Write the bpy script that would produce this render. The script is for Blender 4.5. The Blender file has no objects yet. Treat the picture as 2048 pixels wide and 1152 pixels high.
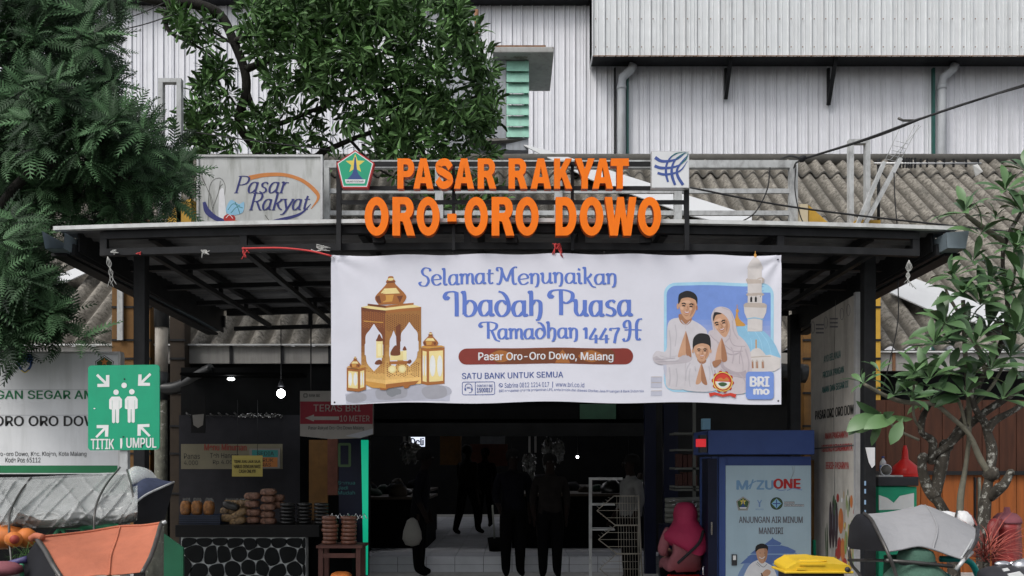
import bpy, bmesh, math, random
import numpy as np
from mathutils import Vector, Matrix
from mathutils.geometry import tessellate_polygon, interpolate_bezier

# ------------------------------------------------------------------ camera, sky, sun, exposure
SC = bpy.context.scene
COL = SC.collection
F, HZ, CX, CH = 1800.0, 930.0, 1024.0, 1.6      # focal length in photo pixels, horizon row, centre column, eye height
cam_d = bpy.data.cameras.new('camera'); cam = bpy.data.objects.new('camera', cam_d); COL.objects.link(cam)
cam.location = (0, 0, CH); cam.rotation_euler = (math.radians(90), 0, 0)
cam_d.sensor_width = 36; cam_d.lens = 36 * F / 2048; cam_d.shift_y = (HZ - 576) / 2048
cam_d.clip_end = 500; cam_d.clip_start = 0.1
SC.camera = cam
SUN_EL, SUN_AZ = math.radians(52), math.radians(222)
w = bpy.data.worlds.new("World"); SC.world = w; w.use_nodes = True
nt = w.node_tree; bg = nt.nodes['Background']
sky = nt.nodes.new('ShaderNodeTexSky'); sky.sky_type = 'NISHITA'; sky.sun_disc = False
sky.sun_elevation = SUN_EL; sky.sun_rotation = SUN_AZ; sky.air_density = 1.0; sky.dust_density = 3.0; sky.ozone_density = 1.0
hs = nt.nodes.new('ShaderNodeHueSaturation'); hs.inputs['Saturation'].default_value = 0.28
nt.links.new(sky.outputs[0], hs.inputs['Color']); nt.links.new(hs.outputs[0], bg.inputs[0])
bg.inputs[1].default_value = 0.12
sl = bpy.data.lights.new('sun', 'SUN'); sl.energy = 1.1; sl.angle = math.radians(25); sl.color = (1, 0.97, 0.93)
so = bpy.data.objects.new('sun', sl); COL.objects.link(so)
# sun stands behind the camera, to its left, high
d = Vector((math.sin(SUN_AZ) * math.cos(SUN_EL), math.cos(SUN_AZ) * math.cos(SUN_EL), math.sin(SUN_EL)))
so.rotation_euler = (-d).to_track_quat('-Z', 'Y').to_euler(); so.location = (-6, -10, 20)
SC.view_settings.view_transform = 'Standard'; SC.view_settings.look = 'None'
SC.view_settings.exposure = 0.6; SC.view_settings.gamma = 1.0
SC.render.engine = 'CYCLES'
SC.cycles.use_denoising = True; SC.cycles.max_bounces = 6; SC.cycles.transparent_max_bounces = 12
SC.cycles.caustics_reflective = False; SC.cycles.caustics_refractive = False

# ------------------------------------------------------------------ helpers
R = random.Random(7)
def P(px, py, Y): return Vector(((px - CX) * Y / F, Y, CH + (HZ - py) * Y / F))
def PX(px, Y): return (px - CX) * Y / F
def PZ(py, Y): return CH + (HZ - py) * Y / F
def lin(c):
    if isinstance(c, str):
        c = [int(c[i:i + 2], 16) / 255 for i in (0, 2, 4)]
        return tuple(x / 12.92 if x <= .04045 else ((x + .055) / 1.055) ** 2.4 for x in c)
    return tuple(c)
MATS = {}
def mat(name, col, rough=.6, var=.18, scale=6, stretch=(1, 1, 1), bump=0, metal=0, dirt=None, dirt_amt=.45, dirt_scale=(7, 7, .8),
        spec=.4, island=0, emit=0, alpha=1, trans=0, bscale=None, blotch=None):
    c = lin(col); m = bpy.data.materials.new(name); m.use_nodes = True; MATS[name] = m
    n = m.node_tree.nodes; l = m.node_tree.links; b = n['Principled BSDF']
    b.inputs['Roughness'].default_value = rough; b.inputs['Metallic'].default_value = metal
    b.inputs['Specular IOR Level'].default_value = spec; b.inputs['Alpha'].default_value = alpha
    if trans: b.inputs['Transmission Weight'].default_value = trans
    b.inputs['Base Color'].default_value = (*c, 1)
    out = None
    def coords(s):
        tc = n.new('ShaderNodeTexCoord'); mp = n.new('ShaderNodeMapping'); mp.inputs['Scale'].default_value = s
        l.new(tc.outputs['Object'], mp.inputs[0]); return mp.outputs[0]
    def mix(a, bcol, fac, mode='MIX'):
        x = n.new('ShaderNodeMix'); x.data_type = 'RGBA'; x.blend_type = mode
        if isinstance(fac, float): x.inputs[0].default_value = fac
        else: l.new(fac, x.inputs[0])
        for v, s in ((a, 6), (bcol, 7)):
            if isinstance(v, tuple): x.inputs[s].default_value = (*v, 1)
            else: l.new(v, x.inputs[s])
        return x.outputs[2]
    def noise(v, sc, det=5, rgh=.6):
        t = n.new('ShaderNodeTexNoise'); t.inputs['Scale'].default_value = sc; t.inputs['Detail'].default_value = det
        t.inputs['Roughness'].default_value = rgh; l.new(v, t.inputs['Vector']); return t.outputs['Fac']
    def ramp(v, a, bb):
        r = n.new('ShaderNodeMapRange'); r.inputs[1].default_value = a; r.inputs[2].default_value = bb
        l.new(v, r.inputs[0]); return r.outputs[0]
    if var:
        v = noise(coords(stretch), scale)
        lo = tuple(x * (1 - var) for x in c); hi = tuple(min(.95, x * (1 + var)) for x in c)
        out = mix(lo, hi, ramp(v, .3, .7))
    if island:
        g = n.new('ShaderNodeNewGeometry')
        lo = tuple(x * (1 - island) for x in c); hi = tuple(min(.95, x * (1 + island)) for x in c)
        hi = (hi[0] * 1.15, hi[1], hi[2] * .9)
        k = mix(lo, hi, g.outputs['Random Per Island'])
        out = k
    if blotch:
        bc, a0, a1, bs = blotch
        out = mix(out if out else c, lin(bc), ramp(noise(coords((1, 1, 1)), bs, 8, .7), a0, a1))
    if dirt:
        f = noise(coords(dirt_scale), 1.0, 6, .65)
        mm = n.new('ShaderNodeMath'); mm.operation = 'MULTIPLY'; mm.inputs[1].default_value = dirt_amt
        l.new(ramp(f, .48, .78), mm.inputs[0])
        out = mix(out if out else c, lin(dirt), mm.outputs[0])
    if out: l.new(out, b.inputs['Base Color'])
    if bump:
        bp = n.new('ShaderNodeBump'); bp.inputs['Strength'].default_value = bump; bp.inputs['Distance'].default_value = .02
        l.new(noise(coords(stretch), bscale or scale * 4, 4), bp.inputs['Height']); l.new(bp.outputs[0], b.inputs['Normal'])
    if emit:
        b.inputs['Emission Color'].default_value = (*c, 1); b.inputs['Emission Strength'].default_value = emit
    return m

def spl(pts, n=6, closed=False):
    """Catmull-Rom through the points (any dimension)."""
    p = [np.array(q, float) for q in pts]; N = len(p); o = []
    if N < 3 and not closed: 
        return [tuple(p[0] + (p[-1] - p[0]) * i / n) for i in range(n + 1)]
    rng = range(N) if closed else range(N - 1)
    for i in rng:
        a = p[(i - 1) % N] if closed or i > 0 else 2 * p[0] - p[1]
        b, c = p[i], p[(i + 1) % N]
        d_ = p[(i + 2) % N] if closed or i + 2 < N else 2 * p[-1] - p[-2]
        for k in range(n):
            t = k / n
            o.append(tuple(.5 * (2 * b + (c - a) * t + (2 * a - 5 * b + 4 * c - d_) * t * t + (3 * b - a - 3 * c + d_) * t ** 3)))
    if not closed: o.append(tuple(p[-1]))
    return o

class B:
    """collects shapes; done() links them as ONE mesh object"""
    def __init__(s): s.v = []; s.f = []; s.m = []; s.sm = []; s.names = []; s.rng = []
    def mi(s, m):
        if m not in s.names: s.names.append(m)
        return s.names.index(m)
    def add(s, verts, faces, m, smooth=False):
        o = len(s.v); k = s.mi(m); s.v += [tuple(x) for x in verts]
        s.f += [tuple(i + o for i in f) for f in faces]; s.m += [k] * len(faces); s.sm += [smooth] * len(faces); s.rng.append((o, len(s.v), len(s.f) - len(faces), len(s.f))); return s
    def box(s, x0, x1, y0, y1, z0, z1, m):
        v = [(x, y, z) for x in (x0, x1) for y in (y0, y1) for z in (z0, z1)]
        return s.add(v, [(0, 1, 3, 2), (4, 6, 7, 5), (0, 4, 5, 1), (2, 3, 7, 6), (0, 2, 6, 4), (1, 5, 7, 3)], m)
    def pbox(s, px0, py0, px1, py1, Y, dep, m):
        """box whose front face covers the photo rectangle at depth Y"""
        return s.box(PX(px0, Y), PX(px1, Y), Y, Y + dep, PZ(py1, Y), PZ(py0, Y), m)
    def beam(s, p, q, w, h, m, up=(0, 0, 1)):
        p, q = Vector(p), Vector(q); t = (q - p).normalized(); u = Vector(up)
        if abs(t.dot(u)) > .98: u = Vector((0, 1, 0))
        a = t.cross(u).normalized() * w / 2; b = a.cross(t).normalized() * h / 2
        v = [e + i * a + j * b for e in (p, q) for i in (-1, 1) for j in (-1, 1)]
        return s.add(v, [(0, 1, 3, 2), (4, 6, 7, 5), (0, 4, 5, 1), (2, 3, 7, 6), (0, 2, 6, 4), (1, 5, 7, 3)], m)
    def tube(s, pts, r, m, n=8, curve=0):
        if curve: 
            if not np.isscalar(r): r = [x[0] for x in spl([(q,) for q in r], curve)]
            pts = spl(pts, curve)
        pts = [Vector(p) for p in pts]; N = len(pts); v = []; f = []; a = None
        rr = [r] * N if np.isscalar(r) else list(r)
        for i, p in enumerate(pts):
            t = (pts[min(i + 1, N - 1)] - pts[max(i - 1, 0)]).normalized()
            if a is None: a = t.orthogonal().normalized()
            a = (a - t * a.dot(t)).normalized(); b = t.cross(a)
            v += [p + (a * math.cos(k * 2 * math.pi / n) + b * math.sin(k * 2 * math.pi / n)) * rr[i] for k in range(n)]
        for i in range(N - 1):
            f += [(i * n + k, i * n + (k + 1) % n, (i + 1) * n + (k + 1) % n, (i + 1) * n + k) for k in range(n)]
        f += [tuple(range(n))[::-1], tuple((N - 1) * n + k for k in range(n))]
        return s.add(v, f, m, True)
    def lathe(s, c, prof, m, n=20, sx=1, sy=1, rot=None):
        v = []; f = []
        for r, z in prof:
            for k in range(n):
                q = Vector((r * sx * math.cos(k * 2 * math.pi / n), r * sy * math.sin(k * 2 * math.pi / n), z))
                if rot: q = rot @ q
                v.append(Vector(c) + q)
        for i in range(len(prof) - 1):
            f += [(i * n + k, i * n + (k + 1) % n, (i + 1) * n + (k + 1) % n, (i + 1) * n + k) for k in range(n)]
        f += [tuple(range(n))[::-1], tuple((len(prof) - 1) * n + k for k in range(n))]
        return s.add(v, f, m, True)
    def ball(s, c, r, m, n=14, k=9, noise=0, seed=0):
        rx, ry, rz = (r, r, r) if np.isscalar(r) else r; rg = random.Random(seed); v = []; f = []
        for i in range(k + 1):
            th = math.pi * i / k
            for j in range(n):
                g = 1 + noise * rg.uniform(-1, 1) if 0 < i < k else 1
                ph = 2 * math.pi * j / n
                v.append((c[0] + rx * g * math.sin(th) * math.cos(ph), c[1] + ry * g * math.sin(th) * math.sin(ph), c[2] + rz * g * math.cos(th)))
        for i in range(k):
            f += [(i * n + j, i * n + (j + 1) % n, (i + 1) * n + (j + 1) % n, (i + 1) * n + j) for j in range(n)]
        return s.add(v, f, m, True)
    def grid(s, rows, m, smooth=True):
        a, b = len(rows), len(rows[0])
        return s.add([p for r in rows for p in r], [(i * b + j, i * b + j + 1, (i + 1) * b + j + 1, (i + 1) * b + j) for i in range(a - 1) for j in range(b - 1)], m, smooth)
    def prism(s, pts, ext, m, holes=None, mside=None):
        """solid with an outlined front (3-D points) pushed along ext"""
        rings = [[Vector(p) for p in pts]] + [[Vector(p) for p in h] for h in (holes or [])]
        flat = [p for r in rings for p in r]; N = len(flat); e = Vector(ext)
        tri = tessellate_polygon(rings)
        s.add(flat, tri, m); s.add([p + e for p in flat], tri, mside or m)
        o = 0
        for r in rings:
            n = len(r)
            s.add(r + [p + e for p in r], [(i, (i + 1) % n, n + (i + 1) % n, n + i) for i in range(n)], mside or m)
        return s
    def each(s, name, parent):
        """every shape collected so far becomes a part of its own"""
        for v0, v1, f0, f1 in s.rng:
            b = B(); b.v = s.v[v0:v1]; b.f = [tuple(i - v0 for i in f) for f in s.f[f0:f1]]; b.names = s.names; b.m = s.m[f0:f1]; b.sm = s.sm[f0:f1]; b.done(name, parent)
    def done(s, name, parent=None, bevel=0, fix=True, grp=None):
        me = bpy.data.meshes.new(name); me.from_pydata(s.v, [], s.f)
        for x in s.names: me.materials.append(MATS[x])
        me.polygons.foreach_set('material_index', s.m); me.polygons.foreach_set('use_smooth', s.sm); me.update()
        if fix:
            bm = bmesh.new(); bm.from_mesh(me); bmesh.ops.recalc_face_normals(bm, faces=bm.faces); bm.to_mesh(me); bm.free()
        o = bpy.data.objects.new(name, me); COL.objects.link(o)
        if bevel:
            bv = o.modifiers.new('bevel', 'BEVEL'); bv.width = bevel; bv.segments = 2; bv.limit_method = 'ANGLE'
        if parent: attach(o, parent)
        return o

def world_loc(o):
    v = Vector(o.location)
    return v + world_loc(o.parent) + o.matrix_parent_inverse.translation if o.parent else v
def attach(o, parent):
    o.parent = parent; o.matrix_parent_inverse = Matrix.Translation(-world_loc(parent))
def tag(o, label, cat=None, group=None, kind=None):
    if label: o['label'] = label
    if cat: o['category'] = cat
    if group: o['group'] = group
    if kind: o['kind'] = kind
    return o
def thing(name, label, cat, loc=(0, 0, 0), group=None):
    o = bpy.data.objects.new(name, None); COL.objects.link(o); o.location = loc; o.empty_display_size = .1
    return tag(o, label, cat, group)
def dup(o, off, label=None, parent=None):
    """copy a thing with its parts and sub-parts, moved by off"""
    c = o.copy(); COL.objects.link(c)
    if parent is None: c.location = Vector(o.location) + Vector(off)
    else: c.parent = parent
    if label: c['label'] = label
    for ch in list(o.children): dup(ch, off, None, c)
    return c

# ---- flat print: lettering and pictures, a fraction of a millimetre proud of each other
_TX = {}
try:        # the plain sans that ships with Blender; its built-in font is the fallback
    import os
    FONT = bpy.data.fonts.load(os.path.join(bpy.utils.system_resource('DATAFILES'), 'fonts', 'Inter.woff2'))
except Exception: FONT = None
def glyphs(body, bold=0., shear=0., track=1.):
    k = (body, shear, track)
    if k not in _TX:
        cu = bpy.data.curves.new('t', 'FONT'); cu.body = body; cu.font = FONT or cu.font; cu.shear = shear; cu.space_character = track
        cu.resolution_u = 3; cu.fill_mode = 'FRONT'
        o = bpy.data.objects.new('t', cu); COL.objects.link(o)
        cv = o.to_curve(bpy.context.evaluated_depsgraph_get()); loops = []
        for sp in cv.splines:
            bp = list(sp.bezier_points); q = []
            for i, a in enumerate(bp):
                c = bp[(i + 1) % len(bp)]
                st = (c.co - a.co).length < 1e-6 or ((a.handle_right - a.co).cross(c.co - a.co).length < 1e-5 and (c.handle_left - a.co).cross(c.co - a.co).length < 1e-5)
                if st: q.append(a.co.xy)
                else: q += [v.xy for v in interpolate_bezier(a.co, a.handle_right, c.handle_left, c.co, 6)[:-1]]
            q = [p for i, p in enumerate(q) if (p - q[i - 1]).length > 1e-6]
            if len(q) > 2: loops.append((sum(q[i - 1].x * q[i].y - q[i].x * q[i - 1].y for i in range(len(q))) / 2, q))
        o.to_curve_clear(); bpy.data.objects.remove(o); bpy.data.curves.remove(cu)
        sg = max(loops, key=lambda t: abs(t[0]))[0]; V = [[], [], []]; Fc = [[], [], []]; n_ = 0
        outs = [q for a, q in loops if a * sg > 0]; holes = [q for a, q in loops if a * sg <= 0]
        hit = lambda poly, p: sum((a.y > p.y) != (b_.y > p.y) and p.x < (b_.x - a.x) * (p.y - a.y) / (b_.y - a.y) + a.x for a, b_ in zip(poly, poly[1:] + poly[:1])) % 2
        own = {}
        for h in holes:
            c = [i for i, q in enumerate(outs) if hit(q, h[0])]
            if c: own.setdefault(min(c, key=lambda i: max(p.x for p in outs[i]) - min(p.x for p in outs[i])), []).append(h)
        for i, q in enumerate(outs):
            rings = [[p.to_3d() for p in r] for r in [q] + own.get(i, [])]; g = i % 3; base = len(V[g])
            V[g] += [tuple(p.xy) for r in rings for p in r]; Fc[g] += [tuple(base + j for j in t) for t in tessellate_polygon(rings)]
        _TX[k] = [(np.array(v), f) for v, f in zip(V, Fc) if v]
    return _TX[k]
def glyph_box(G):
    al = np.concatenate([v for v, f in G]); return al.min(0), al.max(0)

class Pr:
    def __init__(s, fn, step=.0012, start=.0015):
        step = .0002; start = .0015; s.used = []
        """fn(px, py, lift) -> 3-D point; a number means the upright plane at that depth"""
        s.b = B(); s.step = step; s.lay = start
        s.fn = fn if callable(fn) else (lambda px, py, h, Y=fn: Vector(((px - CX) * Y / F, Y - h, CH + (HZ - py) * Y / F)))
    def up(s): pass
    def raw(s, pts, faces, m):
        # one layer above whatever it overlaps
        xs = [p[0] for p in pts]; ys = [p[1] for p in pts]; bb = (min(xs), max(xs), min(ys), max(ys))
        k = 1 + max([u[4] for u in s.used if u[0] < bb[1] and u[1] > bb[0] and u[2] < bb[3] and u[3] > bb[2]], default=0)
        s.used.append((*bb, k)); s.b.add([s.fn(x, y, s.lay + k * s.step) for x, y in pts], faces, m); return s
    def poly(s, pts, m, holes=None):
        rings = [[Vector((x, y, 0)) for x, y in pts]] + [[Vector((x, y, 0)) for x, y in h] for h in holes or []]
        return s.raw([(p.x, p.y) for r in rings for p in r], tessellate_polygon(rings), m)
    def blob(s, pts, m, n=5): return s.poly(spl(pts, n, True), m)
    def rect(s, x0, y0, x1, y1, m): return s.raw([(x0, y0), (x1, y0), (x1, y1), (x0, y1)], [(0, 1, 2, 3)], m)
    def ring_pts(s, x0, y0, x1, y1, r, n=6):
        o = []
        for cx, cy, a in ((x1 - r, y0 + r, -90), (x1 - r, y1 - r, 0), (x0 + r, y1 - r, 90), (x0 + r, y0 + r, 180)):
            o += [(cx + r * math.cos(math.radians(a + 90 * i / n)), cy + r * math.sin(math.radians(a + 90 * i / n))) for i in range(n + 1)]
        return o
    def rrect(s, x0, y0, x1, y1, r, m, hole=0):
        return s.poly(s.ring_pts(x0, y0, x1, y1, r), m, [s.ring_pts(x0 + hole, y0 + hole, x1 - hole, y1 - hole, max(r - hole, .3))] if hole else None)
    def ell(s, cx, cy, rx, ry, m, hole=0, n=24, a0=0, a1=360):
        def e(rx, ry): return [(cx + rx * math.cos(math.radians(a0 + (a1 - a0) * i / n)), cy + ry * math.sin(math.radians(a0 + (a1 - a0) * i / n))) for i in range(n if a1 - a0 == 360 else n + 1)]
        return s.poly(e(rx, ry), m, [e(rx - hole, ry - hole)] if hole else None)
    def text(s, body, x0, y0, x1, y1, m, bold=0., shear=0., track=1.):
        G = glyphs(body, bold, shear, track); a, b = glyph_box(G); sc = np.array([(x1 - x0) / (b[0] - a[0]), (y0 - y1) / (b[1] - a[1])])
        w_ = bold * abs(sc[0]) * .8
        for e in ((0, 0),) if not bold else ((-w_, 0), (w_, 0), (0, -w_ * .5), (0, w_ * .5)) if bold > .02 else ((-w_, 0), (w_, 0)):
            for v, f in G: s.raw([(p[0] + e[0], p[1] + e[1]) for p in (v - a) * sc + np.array([x0, y1])], f, m)
        return s
    def line(s, pts, wd, m, n=6, wmin=None):
        """ribbon along a smooth line; wmin gives a broad-nib stroke (upright parts thick, level parts thin)"""
        q = np.array(spl(pts, n) if len(pts) > 2 else pts, float); L = len(q)
        t = np.gradient(q, axis=0); t /= np.linalg.norm(t, axis=1)[:, None] + 1e-9; nn = np.stack([-t[:, 1], t[:, 0]], 1)
        if np.isscalar(wd):
            h = np.full(L, wd / 2.) if wmin is None else .5 * (wmin + (wd - wmin) * np.abs(nn[:, 0]) ** 1.3)
        else: h = np.interp(np.linspace(0, 1, L), np.linspace(0, 1, len(wd)), wd) / 2
        a, b = q + nn * h[:, None], q - nn * h[:, None]
        return s.raw([tuple(p) for p in np.concatenate([a, b])], [(i, i + 1, L + i + 1, L + i) for i in range(L - 1)], m)
    def words(s, body, x0, x1, base, xh, m, thick=.27, thin=.1, shear=0, table=None):
        pen = 0; st = []; T = table or GLY
        for ch in body:
            if ch == ' ': pen += .5; continue
            adv, strokes = T[ch]
            for k in strokes: st.append([(pen + x + shear * y, y) for x, y in k])
            pen += adv
        xs = [p[0] for k in st for p in k]; lo, hi = min(xs), max(xs); sx = (x1 - x0) / (hi - lo)
        for k in st:
            q = [(x0 + (x - lo) * sx, base - y * xh) for x, y in k]
            s.line(q, thick * xh, m, 6, thin * xh)
    def done(s, name, parent, drape=None, cell=.12):
        o = s.b.done(name, parent, fix=False)
        if drape: drape_mesh(o.data, drape, cell)
        return o
def drape_mesh(me, fn, cell):
    bm = bmesh.new(); bm.from_mesh(me)
    for ax in (0, 2):
        cs = [v.co[ax] for v in bm.verts]; k = math.floor(min(cs) / cell) + 1
        while k * cell < max(cs):
            co = [0, 0, 0]; no = [0, 0, 0]; co[ax] = k * cell; no[ax] = 1
            bmesh.ops.bisect_plane(bm, geom=bm.verts[:] + bm.edges[:] + bm.faces[:], plane_co=co, plane_no=no, dist=1e-6); k += 1
    for v in bm.verts: v.co = fn(v.co)
    bm.to_mesh(me); bm.free(); me.update()

GLY = {
 'a': (1.0, [[(.72, .8), (.5, .98), (.2, .85), (.08, .45), (.2, .06), (.45, .03), (.7, .3)], [(.72, 1.02), (.72, .5), (.72, .18), (.8, 0), (.96, .1)]]),
 'e': (.92, [[(.1, .48), (.45, .52), (.76, .6), (.68, .88), (.42, 1), (.13, .78), (.07, .42), (.24, .05), (.52, 0), (.82, .2)]]),
 'l': (.5, [[(-.04, 1.48), (.12, 1.58), (.16, 1.3), (.16, .7), (.16, .2), (.26, 0), (.42, .1)]]),
 'm': (1.25, [[(-.06, .86), (.1, 1), (.14, .75), (.14, 0)], [(.14, .7), (.36, .98), (.56, .88), (.6, .55), (.6, 0)], [(.6, .7), (.82, .98), (1.02, .88), (1.06, .5), (1.06, .18), (1.14, 0), (1.24, .06)]]),
 'n': (.88, [[(-.06, .86), (.1, 1), (.14, .75), (.14, 0)], [(.14, .68), (.38, .99), (.62, .86), (.66, .5), (.65, .1), (.56, -.22), (.4, -.3)]]),
 't': (.64, [[(.26, 1.36), (.22, 1.0), (.22, .6), (.22, .22), (.33, 0), (.56, .12)], [(0, .94), (.3, .96), (.58, 1.0)]]),
 'u': (.98, [[(-.05, .88), (.1, 1), (.14, .7), (.14, .25), (.32, .01), (.55, .12), (.7, .4)], [(.7, 1.02), (.7, .5), (.7, .2), (.78, 0), (.93, .1)]]),
 'i': (.45, [[(-.05, .88), (.1, 1), (.14, .75), (.14, .2), (.24, 0), (.38, .1)], [(.12, 1.26), (.14, 1.42), (.15, 1.46)]]),
 'k': (.86, [[(-.04, 1.48), (.12, 1.58), (.15, 1.2), (.15, .6), (.15, 0)], [(.66, 1.0), (.46, .68), (.17, .5)], [(.3, .56), (.52, .12), (.72, -.2), (1.0, -.3)]]),
 'b': (.98, [[(-.02, 1.48), (.12, 1.58), (.17, 1.2), (.17, .6), (.17, .1)], [(.17, .72), (.45, .99), (.74, .82), (.82, .45), (.66, .08), (.38, -.02), (.17, .12)]]),
 'd': (.98, [[(.68, .76), (.42, .99), (.14, .8), (.07, .38), (.28, .01), (.58, .06), (.8, .45), (.72, 1.08), (.48, 1.46), (.2, 1.58)]]),
 'h': (.92, [[(-.04, 1.48), (.12, 1.58), (.15, 1.2), (.15, .6), (.15, 0)], [(.15, .68), (.4, .99), (.66, .86), (.7, .5), (.68, .1), (.58, -.22), (.42, -.3)]]),
 's': (.8, [[(.64, .86), (.42, 1.0), (.16, .84), (.2, .6), (.5, .44), (.62, .2), (.42, 0), (.04, .1)]]),
 'S': (1.05, [[(.96, 1.3), (.86, 1.54), (.5, 1.6), (.26, 1.3), (.36, .95), (.7, .7), (.8, .3), (.56, -.1), (.16, -.1), (.04, .14), (.22, .24)]]),
 'M': (1.7, [[(.16, 1.22), (.04, 1.32), (.1, 1.54), (.38, 1.5), (.42, 1.05), (.34, .35), (.18, -.04), (0, .04)], [(.36, 1.5), (.5, 1.0), (.66, .55), (.82, .28)], [(.82, .28), (1.0, .85), (1.2, 1.4), (1.46, 1.66), (1.62, 1.6)], [(1.26, 1.45), (1.27, .8), (1.3, .25), (1.42, 0), (1.6, .1)]]),
 'I': (.95, [[(.2, 1.3), (.06, 1.12), (-.06, 1.3), (.08, 1.56), (.42, 1.62), (.7, 1.52)], [(.64, 1.56), (.66, .8), (.66, 0)]]),
 'P': (1.5, [[(.2, 1.28), (.06, 1.12), (-.06, 1.3), (.1, 1.55), (.5, 1.62), (1.0, 1.6), (1.4, 1.42), (1.38, 1.02), (1.06, .78), (.82, .84)], [(.68, 1.58), (.7, .8), (.7, 0)]]),
 'R': (1.5, [[(.2, 1.28), (.06, 1.12), (-.06, 1.3), (.1, 1.55), (.5, 1.62), (1.0, 1.6), (1.4, 1.42), (1.36, 1.04), (1.06, .82), (.8, .84)], [(.68, 1.58), (.7, .8), (.7, 0)], [(.98, .82), (1.14, .4), (1.36, -.1), (1.7, -.24)]]),
 'H': (1.5, [[(.36, 1.0), (.14, 1.02), (.1, 1.36), (.34, 1.58), (.52, 1.36), (.52, .5), (.4, .0), (.14, -.12), (.02, .1)], [(.12, .8), (.7, .82), (1.42, .8)], [(1.46, 1.74), (1.2, 1.66), (1.04, 1.3), (1.04, .6), (1.06, .1), (1.2, -.02), (1.34, .1)]]),
 '1': (.5, [[(-.05, .84), (.18, 1.02), (.2, .6), (.2, 0)]]),
 '4': (.86, [[(.5, 1.02), (.26, .55), (.02, .0), (.4, .0), (.78, .0)], [(.52, .4), (.52, .0), (.52, -.42)]]),
 '7': (.8, [[(0, .78), (.04, .98), (.36, .97), (.7, .98), (.48, .4), (.34, -.42)]]),
}
SER = dict(GLY)     # upright-book letters for the slanted serif board
SER.update({
 'P': (1.02, [[(.16, 1.48), (.16, .75), (.16, 0)], [(-.02, 1.5), (.5, 1.52), (.86, 1.36), (.84, .95), (.5, .74), (.16, .74)], [(-.02, 0), (.34, 0)]]),
 'R': (1.1, [[(.16, 1.48), (.16, .75), (.16, 0)], [(-.02, 1.5), (.5, 1.52), (.84, 1.38), (.82, .98), (.5, .78), (.16, .78)], [(-.02, 0), (.34, 0)], [(.5, .76), (.76, .34), (.96, .02), (1.12, 0)]]),
 'a': (.94, [[(.66, .8), (.45, .97), (.18, .85), (.06, .45), (.18, .05), (.42, .05), (.66, .35)], [(.66, .98), (.66, .5), (.67, .1), (.86, .02)]]),
 's': (.74, [[(.58, .8), (.38, .97), (.14, .84), (.18, .6), (.46, .42), (.56, .18), (.36, 0), (.04, .14)]]),
 'r': (.66, [[(-.02, .92), (.14, .98), (.15, .5), (.15, 0)], [(.15, .62), (.32, .92), (.56, .92)], [(0, 0), (.3, 0)]]),
 'k': (.9, [[(-.02, 1.52), (.14, 1.56), (.15, .8), (.15, 0)], [(.7, .95), (.46, .7), (.17, .5)], [(.36, .62), (.6, .2), (.9, 0)], [(0, 0), (.3, 0)], [(.52, .97), (.84, .97)]]),
 'y': (.86, [[(.06, .97), (.24, .5), (.42, .06)], [(.8, .97), (.5, .2), (.24, -.34), (-.04, -.42)], [(-.06, .97), (.24, .97)], [(.62, .97), (.92, .97)]]),
 't': (.56, [[(.24, 1.28), (.2, .9), (.2, .2), (.3, .02), (.52, .1)], [(0, .96), (.5, .97)]]),
})

# ------------------------------------------------------------------ materials
mat('asphalt', (.10, .10, .10), .9, .3, 30, bump=.3)
mat('pave', (.40, .39, .37), .8, .25, 9, bump=.15)
mat('tile', (.50, .51, .54), .22, .1, 3, spec=.5)
mat('grout', (.12, .12, .12), .8)
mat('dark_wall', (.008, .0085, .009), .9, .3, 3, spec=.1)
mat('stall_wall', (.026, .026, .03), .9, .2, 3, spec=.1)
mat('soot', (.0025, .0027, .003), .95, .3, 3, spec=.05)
mat('metal_wall', (.75, .755, .79), .5, .04, 3, dirt=(.36, .36, .36), dirt_amt=.35, dirt_scale=(5, 5, .22), spec=.35)
mat('metal_box', (.66, .68, .69), .45, .05, 3, dirt=(.33, .32, .30), dirt_amt=.3, dirt_scale=(5, 5, .3), spec=.35)
mat('rust', (.20, .10, .05), .85, .4, 14)
mat('pipe_grey', (.46, .48, .5), .5, .1, 3, dirt=(.22, .21, .2), dirt_amt=.5)
mat('green_pipe', (.015, .09, .075), .5)
mat('black_metal', (.014, .0145, .016), .6, .35, 8, dirt=(.03, .03, .03), dirt_amt=.5, spec=.2)
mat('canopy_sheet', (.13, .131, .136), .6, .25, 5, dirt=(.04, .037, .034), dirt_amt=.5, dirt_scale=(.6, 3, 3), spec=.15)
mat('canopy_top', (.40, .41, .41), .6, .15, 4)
mat('trim_white', (.60, .61, .60), .5, .12, 9, dirt=(.2, .19, .17), dirt_amt=.6, dirt_scale=(6, 6, 6))
mat('gutter', (.16, .20, .225), .45, .12, 5, dirt=(.1, .1, .1))
mat('asbestos', (.255, .236, .205), .95, .2, 3.5, bump=.2, bscale=40, blotch=('2c2924', .42, .72, 16), dirt=(.07, .068, .06), dirt_amt=.8, dirt_scale=(1.6, .8, .8), spec=.1)
mat('asbestos_edge', (.10, .095, .085), .95)
mat('fascia', (.34, .33, .31), .8, .15, 3, dirt=(.12, .11, .1), dirt_amt=.6)
mat('flash', (.54, .55, .56), .6, .06, 3, dirt=(.35, .33, .3), dirt_amt=.3, dirt_scale=(3, 3, 3))
mat('rail_grey', (.43, .44, .44), .7, .14, 5, dirt=(.08, .075, .07), dirt_amt=.75, dirt_scale=(9, 9, 5))
mat('yellow', (.50, .29, .035), .65, .15, 4, dirt=(.12, .08, .03), dirt_amt=.5)
mat('ochre', (.16, .075, .015), .7, .25, 5, dirt=(.06, .04, .02), dirt_amt=.6)  # lowered tone holds the canopy shade lying on the left pilaster
mat('cream', (.52, .44, .30), .7, .1, 5)
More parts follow.
